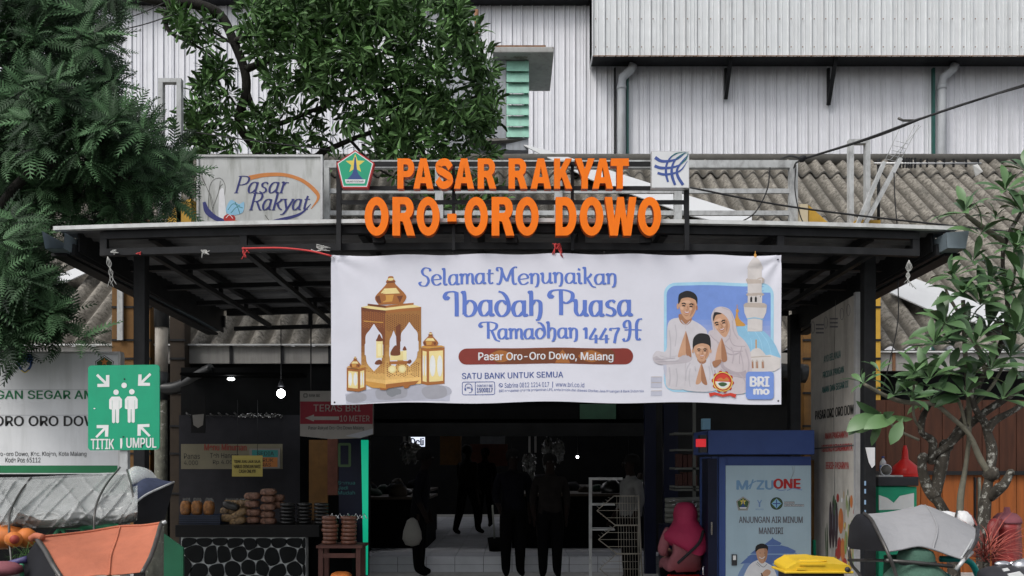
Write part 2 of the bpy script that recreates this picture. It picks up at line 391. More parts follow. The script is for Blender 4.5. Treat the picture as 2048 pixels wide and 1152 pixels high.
mat('orange_wood', (.28, .078, .014), .7, .22, 3, stretch=(6, 6, .6), dirt=(.10, .04, .012), dirt_amt=.5)
mat('orange_wood_shaded', (.055, .018, .008), .8, .3, 3, stretch=(6, 6, .6))  # upper shutter planks: shadow on the orange wood put into the colour
mat('louvre', (.26, .50, .40), .65, .14, 4, blotch=('6f8f84', .6, .75, 5), dirt=(.2, .3, .26), dirt_amt=.5)
mat('old_grey', (.34, .36, .39), .8, .16, 4, dirt=(.16, .15, .14))
mat('hood', (.36, .36, .35), .85, .14, 3, blotch=('6a6156', .58, .66, 2.2), dirt=(.15, .14, .12))
mat('orange', (.94, .19, .006), .5, .05, 5, dirt=(.45, .11, .02), dirt_amt=.3, dirt_scale=(14, 14, 4), spec=.2)
mat('orange_shaded', (.50, .085, .008), .5, .1, 8)  # shading of the letter sides painted as a darker orange
mat('pvc', (.42, .38, .33), .6, .2, 6, dirt=(.13, .12, .09), dirt_amt=.8)
mat('mossy', (.15, .15, .12), .95, .35, 10, bump=.5, blotch=('b8b8b0', .58, .68, 16))
mat('black_pvc', (.02, .021, .022), .4)
mat('banner', (.70, .70, .77), .55, .03, 4, dirt=(.60, .60, .66), dirt_amt=.4, dirt_scale=(2, 2, 3), bump=.06, bscale=7)
mat('board_white', (.68, .69, .70), .5, .05, 3, dirt=(.36, .37, .35), dirt_amt=.4, dirt_scale=(9, 9, .8))
mat('board_old', (.50, .51, .50), .6, .1, 3, dirt=(.14, .145, .11), dirt_amt=.85, dirt_scale=(7, 7, .9))
mat('alu', (.5, .5, .5), .4, .12, 8, metal=.4)
mat('sign_green', (.008, .33, .175), .45, .06, 8, dirt=(.02, .25, .15), dirt_amt=.4)
mat('sign_white', (.74, .75, .74), .55, .06, 9)
mat('panel', (.52, .49, .44), .75, .1, 2, stretch=(1, 3, 3), dirt=(.10, .085, .07), dirt_amt=.75, dirt_scale=(5, 5, .45))
mat('blue', (.042, .08, .25), .45, .08, 4, spec=.3)
mat('poster', (.38, .51, .59), .5, .05, 3, dirt=(.3, .42, .5), dirt_amt=.4)
mat('navy', (.006, .008, .024), .45, .2, 4, spec=.2)
mat('yellow_lid', (.70, .46, .03), .4, .06, 6, dirt=(.35, .22, .02), dirt_amt=.3)
mat('bin_body', (.03, .03, .035), .5)
mat('bark', (.055, .048, .038), .95, .5, 9, stretch=(1, 1, .35), bump=.8, blotch=('b4b3aa', .54, .66, 20))
mat('bark_dark', (.018, .016, .013), .95, .4, 12, bump=.8)
mat('twig', (.17, .16, .12), .85, .25, 10, bump=.4)
mat('leaf_feather', (.040, .096, .046), .6, 0, island=.85, spec=.2)
mat('leaf_cluster', (.060, .138, .046), .6, 0, island=.75, spec=.25)
mat('leaf_plum', (.065, .14, .06), .42, 0, island=.4, spec=.45)
mat('grey_cloth', (.29, .29, .30), .85, .12, 5, bump=.55, bscale=9, dirt=(.17, .17, .17), dirt_amt=.5, dirt_scale=(5, 5, 5))
mat('orange_cloth', (.42, .13, .07), .8, .14, 4, bump=.45, bscale=9, dirt=(.27, .085, .05), dirt_amt=.4, dirt_scale=(6, 6, 6))
mat('black_cloth', (.008, .0085, .012), .85, .3, 5)
mat('denim', (.035, .045, .085), .85, .2, 20)
mat('green_hat', (.05, .11, .08), .85, .22, 14, bump=.35, bscale=30)
mat('rod', (.10, .095, .09), .4, .3, 10, metal=.6)
mat('teal_paint', (.01, .22, .2), .5, .2, 9)
mat('green_paint', (.05, .26, .13), .5, .18, 8)
mat('green_board', (.012, .11, .055), .6, .2, 4)
mat('red_plastic', (.62, .018, .014), .35, .06, 5)
mat('red_tank', (.20, .02, .02), .5, .3, 6, dirt=(.35, .25, .22), dirt_amt=.5)
mat('white_sack', (.66, .66, .66), .7, .08, 7, bump=.5, bscale=18)
mat('red_leaf', (.30, .075, .06), .6, 0, island=.4)
mat('grass_leaf', (.045, .13, .03), .6, 0, island=.4)
mat('skin', (.32, .17, .10), .6, .1, 9)
mat('skin_shaded', (.010, .006, .005), .8, spec=.1)  # silhouette shade of the doorway figures put into their skin colour
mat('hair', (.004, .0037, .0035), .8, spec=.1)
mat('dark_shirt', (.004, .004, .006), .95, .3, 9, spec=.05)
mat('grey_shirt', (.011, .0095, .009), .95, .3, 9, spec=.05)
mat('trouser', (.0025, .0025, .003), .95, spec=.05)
mat('pink', (.26, .010, .05), .75, .12, 6, bump=.3, bscale=14)
mat('mauve', (.22, .07, .085), .8, .15, 6)
mat('wire', (.26, .24, .20), .4, .1, 10, metal=.3)
mat('cable', (.012, .012, .013), .6)
mat('stone_black', (.004, .005, .0055), .7, .4, 8, spec=.15)
mat('mortar', (.42, .44, .44), .85, .2, 12)
mat('counter', (.003, .003, .0035), .6, spec=.2)
mat('crate_blue', (.016, .028, .06), .5, .15, 9)
mat('bread', (.30, .12, .025), .3, .6, 26, bump=.9, spec=.6)
mat('snack', (.22, .105, .065), .22, .6, 30, bump=.9, spec=.8)
mat('snack_tan', (.26, .16, .07), .25, .6, 30, bump=.9, spec=.8)
mat('tin', (.15, .062, .04), .35, .4, 20, spec=.5)
mat('dark_pack', (.016, .016, .016), .3, .4, 20, spec=.5)
mat('stool_wood', (.07, .026, .02), .7, .2, 9)
mat('lemon', (.45, .37, .10), .7, .06, 6)
mat('menu', (.15, .135, .09), .7, .1, 4)
mat('red_sign', (.14, .012, .02), .6, .1, 4, spec=.15)
mat('pale_sign', (.19, .18, .165), .6, .1, 4, spec=.15)
mat('plum_wood', (.16, .06, .04), .8, .2, 9)
mat('neon', '0cb68c', .4, 0, emit=.34)
mat('bulb', (1, 1, 1), .4, 0, emit=9)
mat('deli', (.80, .86, 1), .4, 0, emit=.8)
mat('led_red', (.8, .03, .04), .4, 0, emit=.3)
mat('white_flag', (.70, .70, .68), .7, .1, 9)
mat('shelf', (.13, .135, .12), .6, .15, 9)
mat('chrome', (.6, .6, .62), .2, .05, 9, metal=.9)
mat('pumpkin', (.55, .16, .03), .6, .3, 6)
mat('purple', (.06, .05, .16), .5, .3, 9)
mat('rope_white', (.40, .40, .38), .8)
mat('rope_red', (.6, .06, .06), .8)
for k, c in dict(ink_black=(.012, .012, .012), ink_navy=(.03, .035, .16), ink_blue=(.11, .19, .56), ink_deep=(.05, .09, .30), ink_green=(.012, .16, .06),
                 ink_red=(.42, .02, .02), ink_maroon=(.22, .03, .02), ink_white=(.72, .72, .74), ink_teal=(.02, .16, .15), ink_orange=(.55, .20, .05),
                 ink_brown=(.16, .045, .015), ink_copper=(.36, .13, .03), ink_gold=(.58, .29, .06), ink_cream=(.80, .66, .30), ink_glow=(.85, .76, .42),
                 ink_sky=(.17, .28, .64), ink_cyan=(.36, .62, .78), ink_dome=(.26, .50, .68), ink_robe=(.60, .57, .60), ink_robe2=(.50, .46, .49),
                 ink_veil=(.56, .50, .52), ink_veil2=(.42, .36, .39), ink_face=(.56, .32, .20), ink_face2=(.36, .17, .09), ink_hair=(.014, .013, .014), ink_tower=(.62, .58, .56),
                 ink_tower2=(.48, .41, .36), ink_lip=(.40, .10, .08), ink_shade=(.34, .34, .38), ink_yellow=(.70, .56, .10), ink_monument=(.03, .07, .22),
                 ink_grey=(.22, .23, .25), ink_lilac=(.50, .51, .60), ink_house=(.10, .17, .40), ink_house2=(.18, .28, .50), ink_pale=(.26, .40, .58), ink_leaf=(.05, .10, .04), ink_carrot=(.50, .15, .04),
                 ink_tomato=(.33, .05, .035), ink_egg=(.05, .03, .035), ink_ginger=(.42, .27, .10), ink_bok=(.20, .27, .08), ink_shadow=(.13, .13, .15), ink_faint=(.13, .13, .12), ink_mizu=(.16, .30, .48), face_s=(.42, .215, .125), face_h=(.66, .41, .28), robe_s=(.50, .475, .51), robe_d=(.40, .37, .41), veil_s=(.47, .41, .44)).items():
    mat(k, c, .6, .06, 12)
mat('led_ink', (.58, .05, .03), .6, .05, 12)
mat('grey_tarp', (.10, .105, .10), .8, .25, 5, bump=.3)
def plastic():
    m = mat('plastic', (.70, .72, .71), .18, .1, 5, spec=.7, bump=.5, bscale=8, alpha=.36)
plastic()

mat('crinkle', (.10, .10, .095), .25, .3, 20, spec=.7)

def valley_dirt_shade():
    """dirt and self-shadow painted together along the troughs of the corrugated sheets"""
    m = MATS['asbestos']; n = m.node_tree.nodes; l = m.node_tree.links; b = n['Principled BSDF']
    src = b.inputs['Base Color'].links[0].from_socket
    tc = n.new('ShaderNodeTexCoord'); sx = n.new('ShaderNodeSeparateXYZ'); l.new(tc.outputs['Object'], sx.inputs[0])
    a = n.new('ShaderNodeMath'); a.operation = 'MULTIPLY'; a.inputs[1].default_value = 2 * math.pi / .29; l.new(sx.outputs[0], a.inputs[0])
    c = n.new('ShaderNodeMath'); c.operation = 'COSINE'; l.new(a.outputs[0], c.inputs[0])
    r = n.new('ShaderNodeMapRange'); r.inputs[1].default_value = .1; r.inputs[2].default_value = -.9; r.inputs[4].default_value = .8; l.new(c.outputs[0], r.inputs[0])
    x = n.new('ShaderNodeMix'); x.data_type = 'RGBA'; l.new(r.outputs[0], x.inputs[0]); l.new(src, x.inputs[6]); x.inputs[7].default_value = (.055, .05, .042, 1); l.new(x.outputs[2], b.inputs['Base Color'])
valley_dirt_shade()
for i in range(10):
    t = i / 9; mat('grad_%d' % i, (.20 + .62 * t ** 1.4, .06 + .46 * t ** 1.5, .02 + .16 * t ** 2), .6, .1, 60)
mat('dark_brown', (.03, .02, .012), .8, .25, 6)

for i in range(6): t = (i + 1) / 7; mat('sky_%d' % i, (.17 + .30 * t, .28 + .20 * t, .64 - .02 * t), .6, .04, 12)
mat('dim_green', (.006, .035, .018), .7)
mat('dim_shirt', (.10, .10, .098), .85, .2, 8)
mat('ink_mid', (.42, .425, .49), .6, .06, 12)
# ------------------------------------------------------------------ ground
b = B(); b.box(-60, 60, -20, 60, -.3, 0, 'asphalt'); tag(b.done('street_ground'), None, kind='structure')
b = B(); b.box(-9, 9, 7.2, 12.6, -.1, .1, 'pave'); tag(b.done('pavement'), None, kind='structure')
b = B(); b.box(-5, 5, 12.6, 24, -.1, .305, 'grout')
for i in range(-12, 12):
    for j in range(24):
        b.box(i * .4 + .004, i * .4 + .396, 12.62 + j * .4, 13.012 + j * .4, .305, .317, 'tile')
for i in range(-12, 12):
    for k in range(2): b.box(i * .4 + .004, i * .4 + .396, 12.592, 12.602, .103 + k * .105, .203 + k * .105, 'tile')
tag(b.done('market_floor'), None, kind='structure')

# ------------------------------------------------------------------ tall white metal shed behind
def ribbed(x0, x1, y, z0, z1, pitch, m, bb, minor=True):
    """upright ribbed sheet: flat pans between raised seams"""
    prof = []; x = x0; k = 0
    rg = random.Random(3)
    while x < x1:
        j = y + rg.uniform(-.004, .004)
        prof += [(x, j), (x + .012, y - .035), (x + .036, y - .035), (x + .048, j + .03), (x + .056, j + .03), (x + .058, j)]
        if minor: prof += [(x + pitch * .5, j), (x + pitch * .5 + .012, j - .014), (x + pitch * .5 + .03, j)]
        if k % 3 == 2: prof += [(x + pitch * .8, j), (x + pitch * .8 + .006, j - .02), (x + pitch * .8 + .03, j - .02), (x + pitch * .8 + .036, j)]
        x += pitch; k += 1
    n = len(prof)
    bb.add([(px, py, z) for z in (z0, z1) for px, py in prof], [(i, i + 1, n + i + 1, n + i) for i in range(n - 1)], m)
shed = thing('warehouse', 'tall white ribbed metal warehouse rising behind the market roof', 'warehouse', (0, 24.4, 0))
b = B(); ribbed(-16, 17, 24.3, 0, PZ(2, 24.3), .285, 'metal_wall', b); b.box(-16, 17, 24.36, 24.5, 0, PZ(2, 24.3), 'metal_wall'); b.done('wall', shed, fix=False)
b = B(); b.box(-16, 17, 23.9, 30, PZ(0, 24), PZ(0, 24) + .25, 'black_metal'); b.done('roof', shed)
zb = PZ(113, 23.5)
b = B(); ribbed(PX(1184, 23.5), 17, 23.5, zb, zb + 4.2, .3, 'metal_box', b)
b.box(PX(1184, 23.5), 17, 23.54, 24.22, zb + .06, zb + 4.1, 'black_metal'); b.box(PX(1184, 23.5), PX(1184, 23.5) + .03, 23.46, 24.25, zb, zb + 4.1, 'metal_box')
for r_, y_ in enumerate((96, 40)):
    x = PX(1190, 23.5)
    while x < 16: b.box(x, x + .022, 23.452, 23.47, PZ(y_, 23.5), PZ(y_, 23.5) + .022, 'rust'); x += .3
b.box(PX(1186, 23.5), 17, 23.455, 23.462, zb - .012, zb + .012, 'rust')
b.done('overhanging_bay', shed, fix=False)
for px, pb in ((1455, 198), (1662, 210)):
    b = B(); zt = PZ(pb, 24.2)
    b.beam((PX(px, 24), 23.62, zb + .05), (PX(px, 24), 24.2, zt), .09, .09, 'black_metal'); b.beam((PX(px, 24), 24.2, zt), (PX(px, 24), 24.2, zb), .07, .07, 'black_metal'); b.done('bracket', shed)
for px, gx in ((1243, 13), (1884, -14)):
    b = B(); X = PX(px, 24.1); s = 1 if px < 1500 else 1
    b.tube([(X + .3, 24.0, zb + .02), (X + .24, 24.02, zb - .12), (X + .02, 24.08, zb - .3), (X, 24.1, zb - .5), (X, 24.1, 3)], .115, 'pipe_grey', 12)
    for z in (zb - .52, zb - 4.2): b.tube([(X, 24.1, z), (X, 24.1, z - .1)], .128, 'pipe_grey', 12)
    b.done('downpipe', shed)
    b = B(); b.box(X + gx * 24 / F - .03, X + gx * 24 / F + .03, 24.15, 24.26, 4, zb, 'green_pipe'); b.done('corner_strip', shed)
b = B(); b.box(PX(1237, 24.2) - .12, PX(1237, 24.2) - .08, 24.15, 24.26, 4, zb, 'black_metal'); b.done('seam_strip', shed)

# ------------------------------------------------------------------ old house corner with louvres
old = thing('old_house', 'old house corner with mint green louvres under a peeling concrete hood', 'house', (0, 19.6, 0))
b = B(); b.pbox(880, 118, 1012, 300, 19.55, 1.6, 'old_grey'); b.pbox(1012, 276, 1057, 300, 19.5, 1.6, 'old_grey')
b.box(PX(1050, 19.55), PX(1057, 19.55), 19.56, 21.2, PZ(300, 19.55), PZ(118, 19.55), 'louvre'); b.done('wall', old)
b = B()
for i in range(7):
    y0 = 121 + i * 22; z1, z0 = PZ(y0, 19.5), PZ(y0 + 23, 19.5)
    b.add([(PX(1013, 19.5), 19.53, z1), (PX(1058, 19.5), 19.53, z1), (PX(1058, 19.5), 19.44, z0), (PX(1013, 19.5), 19.44, z0),
           (PX(1013, 19.5), 19.56, z1), (PX(1058, 19.5), 19.56, z1), (PX(1058, 19.5), 19.47, z0), (PX(1013, 19.5), 19.47, z0)],
          [(0, 1, 2, 3), (4, 5, 6, 7), (3, 2, 6, 7), (0, 3, 7, 4), (1, 2, 6, 5), (0, 1, 5, 4)], 'louvre')
b.done('louvre_panel', old)
b = B(); b.box(PX(985, 19.2), PX(1108, 19.2), 19.2, 21.2, PZ(105, 19.2), PZ(93, 19.2), 'hood'); b.done('hood', old, bevel=.02)
b = B(); b.box(PX(990, 19.2), PX(1092, 19.2), 19.3, 20.8, PZ(93, 19.2), PZ(86, 19.2), 'rust'); b.done('hood_cover', old)
b = B(); b.tube([P(953, 80, 19.9), P(953, 20, 19.9)], .045, 'rust', 8); b.done('vent_pipe', old)

# ------------------------------------------------------------------ market hall
ST = math.tan(math.radians(38))
def RZ(Y): return 3.36 + (Y - 13.2) * ST
def RP(px, py, lift=0.):
    k = (HZ - py) / F; Y = (13.2 * ST - 1.76) / (ST - k)
    p = P(px, py, Y); p.z += lift * .79; p.y -= lift * .61; return p
hall = thing('market_hall', 'market hall with grey corrugated roof, yellow pilasters and dark doorway', 'market hall', (0, 13.2, 0))
b = B()
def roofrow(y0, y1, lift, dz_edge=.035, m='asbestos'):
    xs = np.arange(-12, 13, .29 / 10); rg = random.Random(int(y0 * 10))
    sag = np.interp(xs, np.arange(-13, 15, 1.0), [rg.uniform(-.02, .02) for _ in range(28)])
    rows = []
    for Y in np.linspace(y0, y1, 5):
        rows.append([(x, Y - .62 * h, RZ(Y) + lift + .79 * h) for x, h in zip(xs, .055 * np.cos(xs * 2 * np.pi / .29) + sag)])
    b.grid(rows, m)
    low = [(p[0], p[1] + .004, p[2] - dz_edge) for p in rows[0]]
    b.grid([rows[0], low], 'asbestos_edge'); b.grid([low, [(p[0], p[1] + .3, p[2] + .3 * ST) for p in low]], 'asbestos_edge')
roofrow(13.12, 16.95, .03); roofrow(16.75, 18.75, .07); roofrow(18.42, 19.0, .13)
b.tube([(-12, 19.02, RZ(19) + .16), (13, 19.02, RZ(19) + .16)], .12, 'asbestos_edge', 10)
b.done('roof', hall, fix=False)
b = B()
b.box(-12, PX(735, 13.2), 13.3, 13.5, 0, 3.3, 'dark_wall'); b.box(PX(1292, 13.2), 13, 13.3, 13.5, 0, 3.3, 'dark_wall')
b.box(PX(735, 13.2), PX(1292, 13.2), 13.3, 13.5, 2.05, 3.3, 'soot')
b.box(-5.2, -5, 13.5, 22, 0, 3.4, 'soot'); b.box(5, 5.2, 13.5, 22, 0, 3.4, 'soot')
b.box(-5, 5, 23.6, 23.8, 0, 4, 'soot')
b.done('wall', hall)
b = B(); b.box(-12, PX(1010, 13), 12.99, 13.06, PZ(727, 13), PZ(693, 13), 'fascia')
b.box(PX(1010, 13), 13, 12.985, 13.06, PZ(742, 13), PZ(706, 13), 'fascia'); b.done('fascia', hall)
b = B()
for px in (275, 463, 565, 660, 762): b.box(PX(px, 13) - .02, PX(px, 13) + .02, 12.965, 12.985, PZ(728, 13), PZ(692, 13), 'black_metal')
b.box(PX(1786, 13) - .02, PX(1786, 13) + .02, 12.96, 12.98, PZ(742, 13), PZ(706, 13), 'rust')
b.box(-12, PX(1010, 13), 12.93, 12.985, PZ(692, 13), PZ(689, 13), 'trim_white'); b.box(PX(1740, 13), 13, 12.93, 12.98, PZ(706, 13), PZ(703, 13), 'trim_white')
b.done('fascia_strip', hall)
def pilaster(x0, x1, top, m, fr=None, mleg=None):
    b = B(); b.pbox(x0, top, x1, 640, 12.8, .25, m); b.pbox(x0, 722, x1, 1190, 12.8, .25, mleg or m); b.pbox(x0, 640, x1, 722, 12.8, .25, m)
    for y in (612, 678, 715, 784, 850, 905, 985): b.pbox(x0 - 1, y, x1 + 1, y + 4, 12.785, .05, 'black_metal')
    o = b.done('pilaster', hall)
    if fr:
        b = B(); b.pbox(fr, top, fr + 11, 680, 12.74, .04, 'rail_grey'); b.done('inset_frame', o)
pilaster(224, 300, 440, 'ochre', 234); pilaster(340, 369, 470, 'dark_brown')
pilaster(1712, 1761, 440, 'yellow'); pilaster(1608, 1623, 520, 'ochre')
for side in (0, 1):
    b = B()
    if side == 0: q = [(326, 452), (352, 410), (382, 396), (382, 452)]
    else: q = [(1617, 452), (1617, 410), (1664, 452)]
    b.prism([P(x, y, 12.9) for x, y in q], (0, .5, 0), 'yellow'); 
    if side: b.pbox(1600, 408, 1616, 455, 12.88, .5, 'cream')
    b.done('gable_block', hall)
# white flashings lying on the slope
for q in ([(1040, 305), (1090, 318), (1500, 452), (1500, 480), (1380, 452), (1180, 378)], [(1762, 602), (1800, 571), (1900, 608), (2008, 652), (2008, 684), (1868, 650)],
          [(60, 598), (188, 546), (192, 562), (70, 618)]):
    b = B(); b.prism([RP(x, y, .2) for x, y in q], (0, .012, -.015), 'flash'); b.done('flashing', hall)
b = B(); b.prism([RP(930, 292, .3), RP(1010, 288, .3), RP(1052, 306, .3), RP(940, 312, .3)], (0, .04, -.05), 'asbestos_edge'); b.prism([RP(995, 292, .35), RP(1020, 285, .35), RP(1030, 298, .35), RP(1000, 302, .35)], (0, .04, -.05), 'rust'); b.done('ridge_debris', hall)
# orange plank shutters to the right
b = B(); rg = random.Random(4)
x = 1738
while x < 2200:
    wd = rg.uniform(32, 44)
    b.pbox(x, 800, x + wd - 1.5, 943, 12.6, .05, 'orange_wood_shaded'); b.pbox(x, 949, x + wd - 1.5, 1190, 12.57 + rg.uniform(0, .012), .05, 'orange_wood'); x += wd
b.pbox(1736, 942, 2200, 950, 12.52, .08, 'black_metal'); b.pbox(1738, 800, 2200, 1190, 12.68, .05, 'soot')
b.pbox(1950, 955, 1953, 1060, 12.53, .04, 'black_metal'); b.pbox(1958, 955, 1962, 1150, 12.52, .04, 'mossy')
b.done('plank_shutter', hall)
# inside: dark beams under the header, blue posts
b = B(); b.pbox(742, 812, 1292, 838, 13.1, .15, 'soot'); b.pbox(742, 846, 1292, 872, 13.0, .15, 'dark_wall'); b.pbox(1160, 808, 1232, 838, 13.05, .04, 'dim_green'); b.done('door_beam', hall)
for x0, x1 in ((1290, 1312), (1328, 1356)):
    b = B(); b.pbox(x0, 808, x1, 1190, 12.4, .12, 'navy'); b.done('door_post', hall)

# ------------------------------------------------------------------ roof railing and tall frames on the facade
rail = thing('roof_railing', 'weathered grey railing on the facade top behind the orange letters', 'railing', P(1120, 455, 12.95))
b = B()
b.pbox(645, 320, 1596, 335, 12.95, .1, 'rail_grey'); b.done('top_rail', rail)
for y0, y1 in ((377, 386), (421, 430)):
    b = B(); b.pbox(645, y0, 1581, y1, 12.99, .05, 'rail_grey'); b.done('rail', rail)
for x0, x1 in ((645, 658), (870, 886), (1109, 1125), (1349, 1364), (1580, 1596)):
    b = B(); b.pbox(x0, 335.2, x1, 470, 12.95, .1, 'rail_grey'); b.done('post', rail)
for (x0, x1, y0, lab) in ((316, 362, 156, 'tall hollow concrete frame standing among the left tree leaves'), (1699, 1741, 278, 'pale tall hollow frame standing right of the roof railing')):
    b = B(); b.pbox(x0, y0, x1, y0 + 8, 12.9, .1, 'rail_grey'); b.pbox(x0, y0 + 8.2, x0 + 9, 470, 12.9, .1, 'rail_grey'); b.pbox(x1 - 9, y0 + 8.2, x1, 470, 12.9, .1, 'rail_grey')
    tag(b.done('pillar_frame'), lab, 'frame')
b = B(); b.beam(P(1706, 470, 12.7), P(1768, 325, 12.7), .07, .05, 'rail_grey'); b.beam(P(1718, 470, 12.72), P(1800, 318, 12.72), .09, .05, 'rail_grey')
for dx in (0, 9): b.tube([P(1768 + dx * 1.4, 325 - dx * .6, 12.7), P(1806 + dx * 4, 243 + dx, 12.7)], .006, 'rail_grey', 4)
for dx in (0, 8): b.tube([P(1792 + dx, 322, 12.72), P(1830 + dx, 250, 12.72)], .006, 'rail_grey', 4)
for i in range(5): b.tube([P(1772 + i * 5, 318 - i * 9, 12.7), P(1796 + i * 5, 324 - i * 9, 12.72)], .004, 'rail_grey', 4)
b.tube([P(1796, 236, 12.7), P(1806, 241, 12.7), P(1830, 241, 12.7), P(1842, 237, 12.7)], .018, 'rod', 6)
tag(b.done('leaning_mast'), 'leaning pair of pale struts with thin lattice above the right roof', 'mast')
ant = thing('television_antenna', 'horizontal television antenna with short black elements over the roof ridge', 'antenna', P(1757, 440, 13.2))
b = B(); b.tube([P(1748, 327, 13.2), P(1962, 327, 13.2)], .018, 'alu', 6); b.done('boom', ant)
b = B(); b.tube([P(1757, 318, 13.22), P(1757, 470, 13.22)], .022, 'black_metal', 6); b.done('mast', ant)
b = B()
for x in (1800, 1807, 1813, 1818, 1823, 1830, 1841, 1854, 1871, 1888, 1907, 1932, 1956):
    h = 11 if x < 1835 else 9; b = B(); b.beam(P(x, 327 - h, 13.2), P(x, 327 + h * .8, 13.2), .022, .03, 'black_metal'); b.done('element', ant)
b = B(); b.prism([P(1946, 330, 12.9), P(1956, 328, 12.9), P(1966, 343, 12.9), P(1952, 352, 12.95)], (0, .02, 0), 'white_flag'); tag(b.done('plastic_scrap'), 'small white plastic scrap hanging off the end of the antenna', 'scrap')

# cables
def cable(name, pts, r, lab, cat='cable', m='cable', grp=None, curve=6):
    b = B(); b.tube(pts, r, m, 6, curve=curve); o = b.done(name); tag(o, lab, cat, grp); return o
cb = thing('power_cable', 'thick black power cable sloping from the upper right to the railing corner', 'cable', P(1606, 318, 10))
b = B(); b.tube([P(1606, 318, 11), P(1720, 282, 10.6), P(1840, 238, 10.2), P(1960, 198, 9.8), P(2080, 160, 9.4)], .014, 'cable', 8, curve=6)
b.tube([P(1606, 319, 11.02), P(1760, 271, 10.52), P(1900, 216, 10), P(2080, 164, 9.4)], .008, 'cable', 6, curve=8); b.done('wire', cb)
b = B(); b.ball(P(1605, 318, 10.98), (.05, .05, .04), 'black_metal', 8, 6, .25, 1); b.tube([P(1602, 317, 11), P(1580, 312, 11.4), P(1562, 318, 12.9)], .014, 'cable', 6, curve=5); b.tube([P(1604, 320, 11), P(1592, 326, 11.8), P(1588, 336, 12.94)], .012, 'cable', 6, curve=5); b.done('clamp', cb)
cable('phone_wire', [P(1380, 375, 12.6), P(1560, 410, 12.6), P(1760, 436, 12.6), P(2080, 470, 12.3)], .013, 'thin wire running level across the right half of the corrugated roof')
cable('drooping_wire', [P(1592, 330, 12.9), P(1590, 380, 12.88), P(1600, 430, 12.88), P(1612, 455, 12.88)], .008, 'thin wire hanging down the right end post of the railing')
cable('hanging_wire', [P(1788, 345, 12.6), P(1790, 400, 12.6), P(1795, 458, 12.6)], .008, 'thin wire hanging straight down behind the leaning struts')
cable('looping_wire', [P(1540, 335, 12.85), P(1534, 380, 12.85), P(1510, 425, 12.86), P(1480, 445, 12.86)], .01, 'black wire looping down between the railing bars left of the end post')
for i, (a, c, lab) in enumerate((((240, 40), (330, 5), 'upper thin wire crossing the pale gap between the two tree crowns'), ((230, 62), (345, 30), 'lower thin wire crossing the pale gap between the two tree crowns'), ((300, 250), (660, 300), 'thin wire sagging through the lower leaves of the middle tree'))):
    cable('overhead_wire', [P(*a, 13), P((a[0] + c[0]) / 2, (a[1] + c[1]) / 2 + 3, 13), P(*c, 13)], .008, lab)

# ------------------------------------------------------------------ entrance canopy
CXM = (1011 - CX) * 8 / F; HWD = 3.95
def zc(x): return PZ(463, 8) + .07 * (1 - ((x - CXM) / HWD) ** 2)
can = thing('entrance_canopy', 'wide black steel entrance canopy with corrugated sheet over the market door', 'canopy', (CXM, 10, 0))
b = B()
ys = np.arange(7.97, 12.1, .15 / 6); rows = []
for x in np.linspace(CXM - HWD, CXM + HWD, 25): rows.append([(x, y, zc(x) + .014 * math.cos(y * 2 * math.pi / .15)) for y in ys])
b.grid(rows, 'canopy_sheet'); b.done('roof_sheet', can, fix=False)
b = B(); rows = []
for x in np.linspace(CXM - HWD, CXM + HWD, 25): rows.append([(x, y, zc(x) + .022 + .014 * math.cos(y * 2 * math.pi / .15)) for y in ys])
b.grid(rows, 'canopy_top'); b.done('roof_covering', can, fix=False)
def arc_strip(x0, x1, y0, y1, za, zb_, m, n=20):
    q = B(); xs = np.linspace(x0, x1, n + 1)
    v = [(x, y, zc(x) + z) for x in xs for y in (y0, y1) for z in (za, zb_)]
    f = []
    for i in range(n):
        o = i * 4; f += [(o, o + 1, o + 5, o + 4), (o + 2, o + 6, o + 7, o + 3), (o, o + 4, o + 6, o + 2), (o + 1, o + 3, o + 7, o + 5)]
    f += [(0, 2, 3, 1), (n * 4, n * 4 + 1, n * 4 + 3, n * 4 + 2)]
    q.add(v, f, m); return q
arc_strip(CXM - HWD - .02, CXM + HWD + .02, 7.9, 7.96, -.012, .022, 'trim_white').done('edge_trim', can)
XL, XR = PX(203, 8), PX(1836, 8)
arc_strip(XL, XR, 7.97, 8.03, -.085, -.022, 'black_metal').done('upper_chord', can)
arc_strip(XL, XR, 7.965, 8.03, -.235, -.175, 'black_metal').done('lower_chord', can)
for px in (209, 488, 935, 1163, 1560, 1830):
    x = PX(px, 8); b = B(); b.box(x - .03, x + .03, 7.975, 8.025, zc(x) - .175, zc(x) - .085, 'black_metal'); b.done('strut', can)
for px in (300, 488, 722, 960, 1163, 1330, 1560, 1745):
    x = PX(px, 8); b = B(); b.beam((x, 8.04, zc(x) - .06), (x, 12.05, zc(x) - .06), .06, .07, 'black_metal')
    if px in (488, 960, 1560, 300, 1745):
        b.beam((x, 8.04, zc(x) - .21), (x, 11.95, zc(x) - .25), .05, .05, 'black_metal')
        for y in (9, 9.95, 10.9): b.beam((x, y, zc(x) - .095), (x, y, zc(x) - .21), .04, .04, 'black_metal')
    b.done('rafter', can)
for y in (9.0, 9.95, 10.9): arc_strip(CXM - HWD + .2, CXM + HWD - .2, y - .035, y + .035, -.15, -.1, 'black_metal').done('purlin', can)
arc_strip(CXM - HWD + .2, CXM + HWD - .2, 12.0, 12.06, -.09, -.022, 'black_metal').done('rear_chord', can)
arc_strip(CXM - HWD + .3, CXM + HWD - .3, 12.0, 12.06, -.29, -.24, 'black_metal').done('rear_chord', can)
for px in (445, 620, 800, 1180, 1360, 1560):
    x = PX(px, 12); b = B(); b.box(x - .025, x + .025, 12.005, 12.055, zc(x) - .24, zc(x) - .09, 'black_metal'); b.done('strut', can)
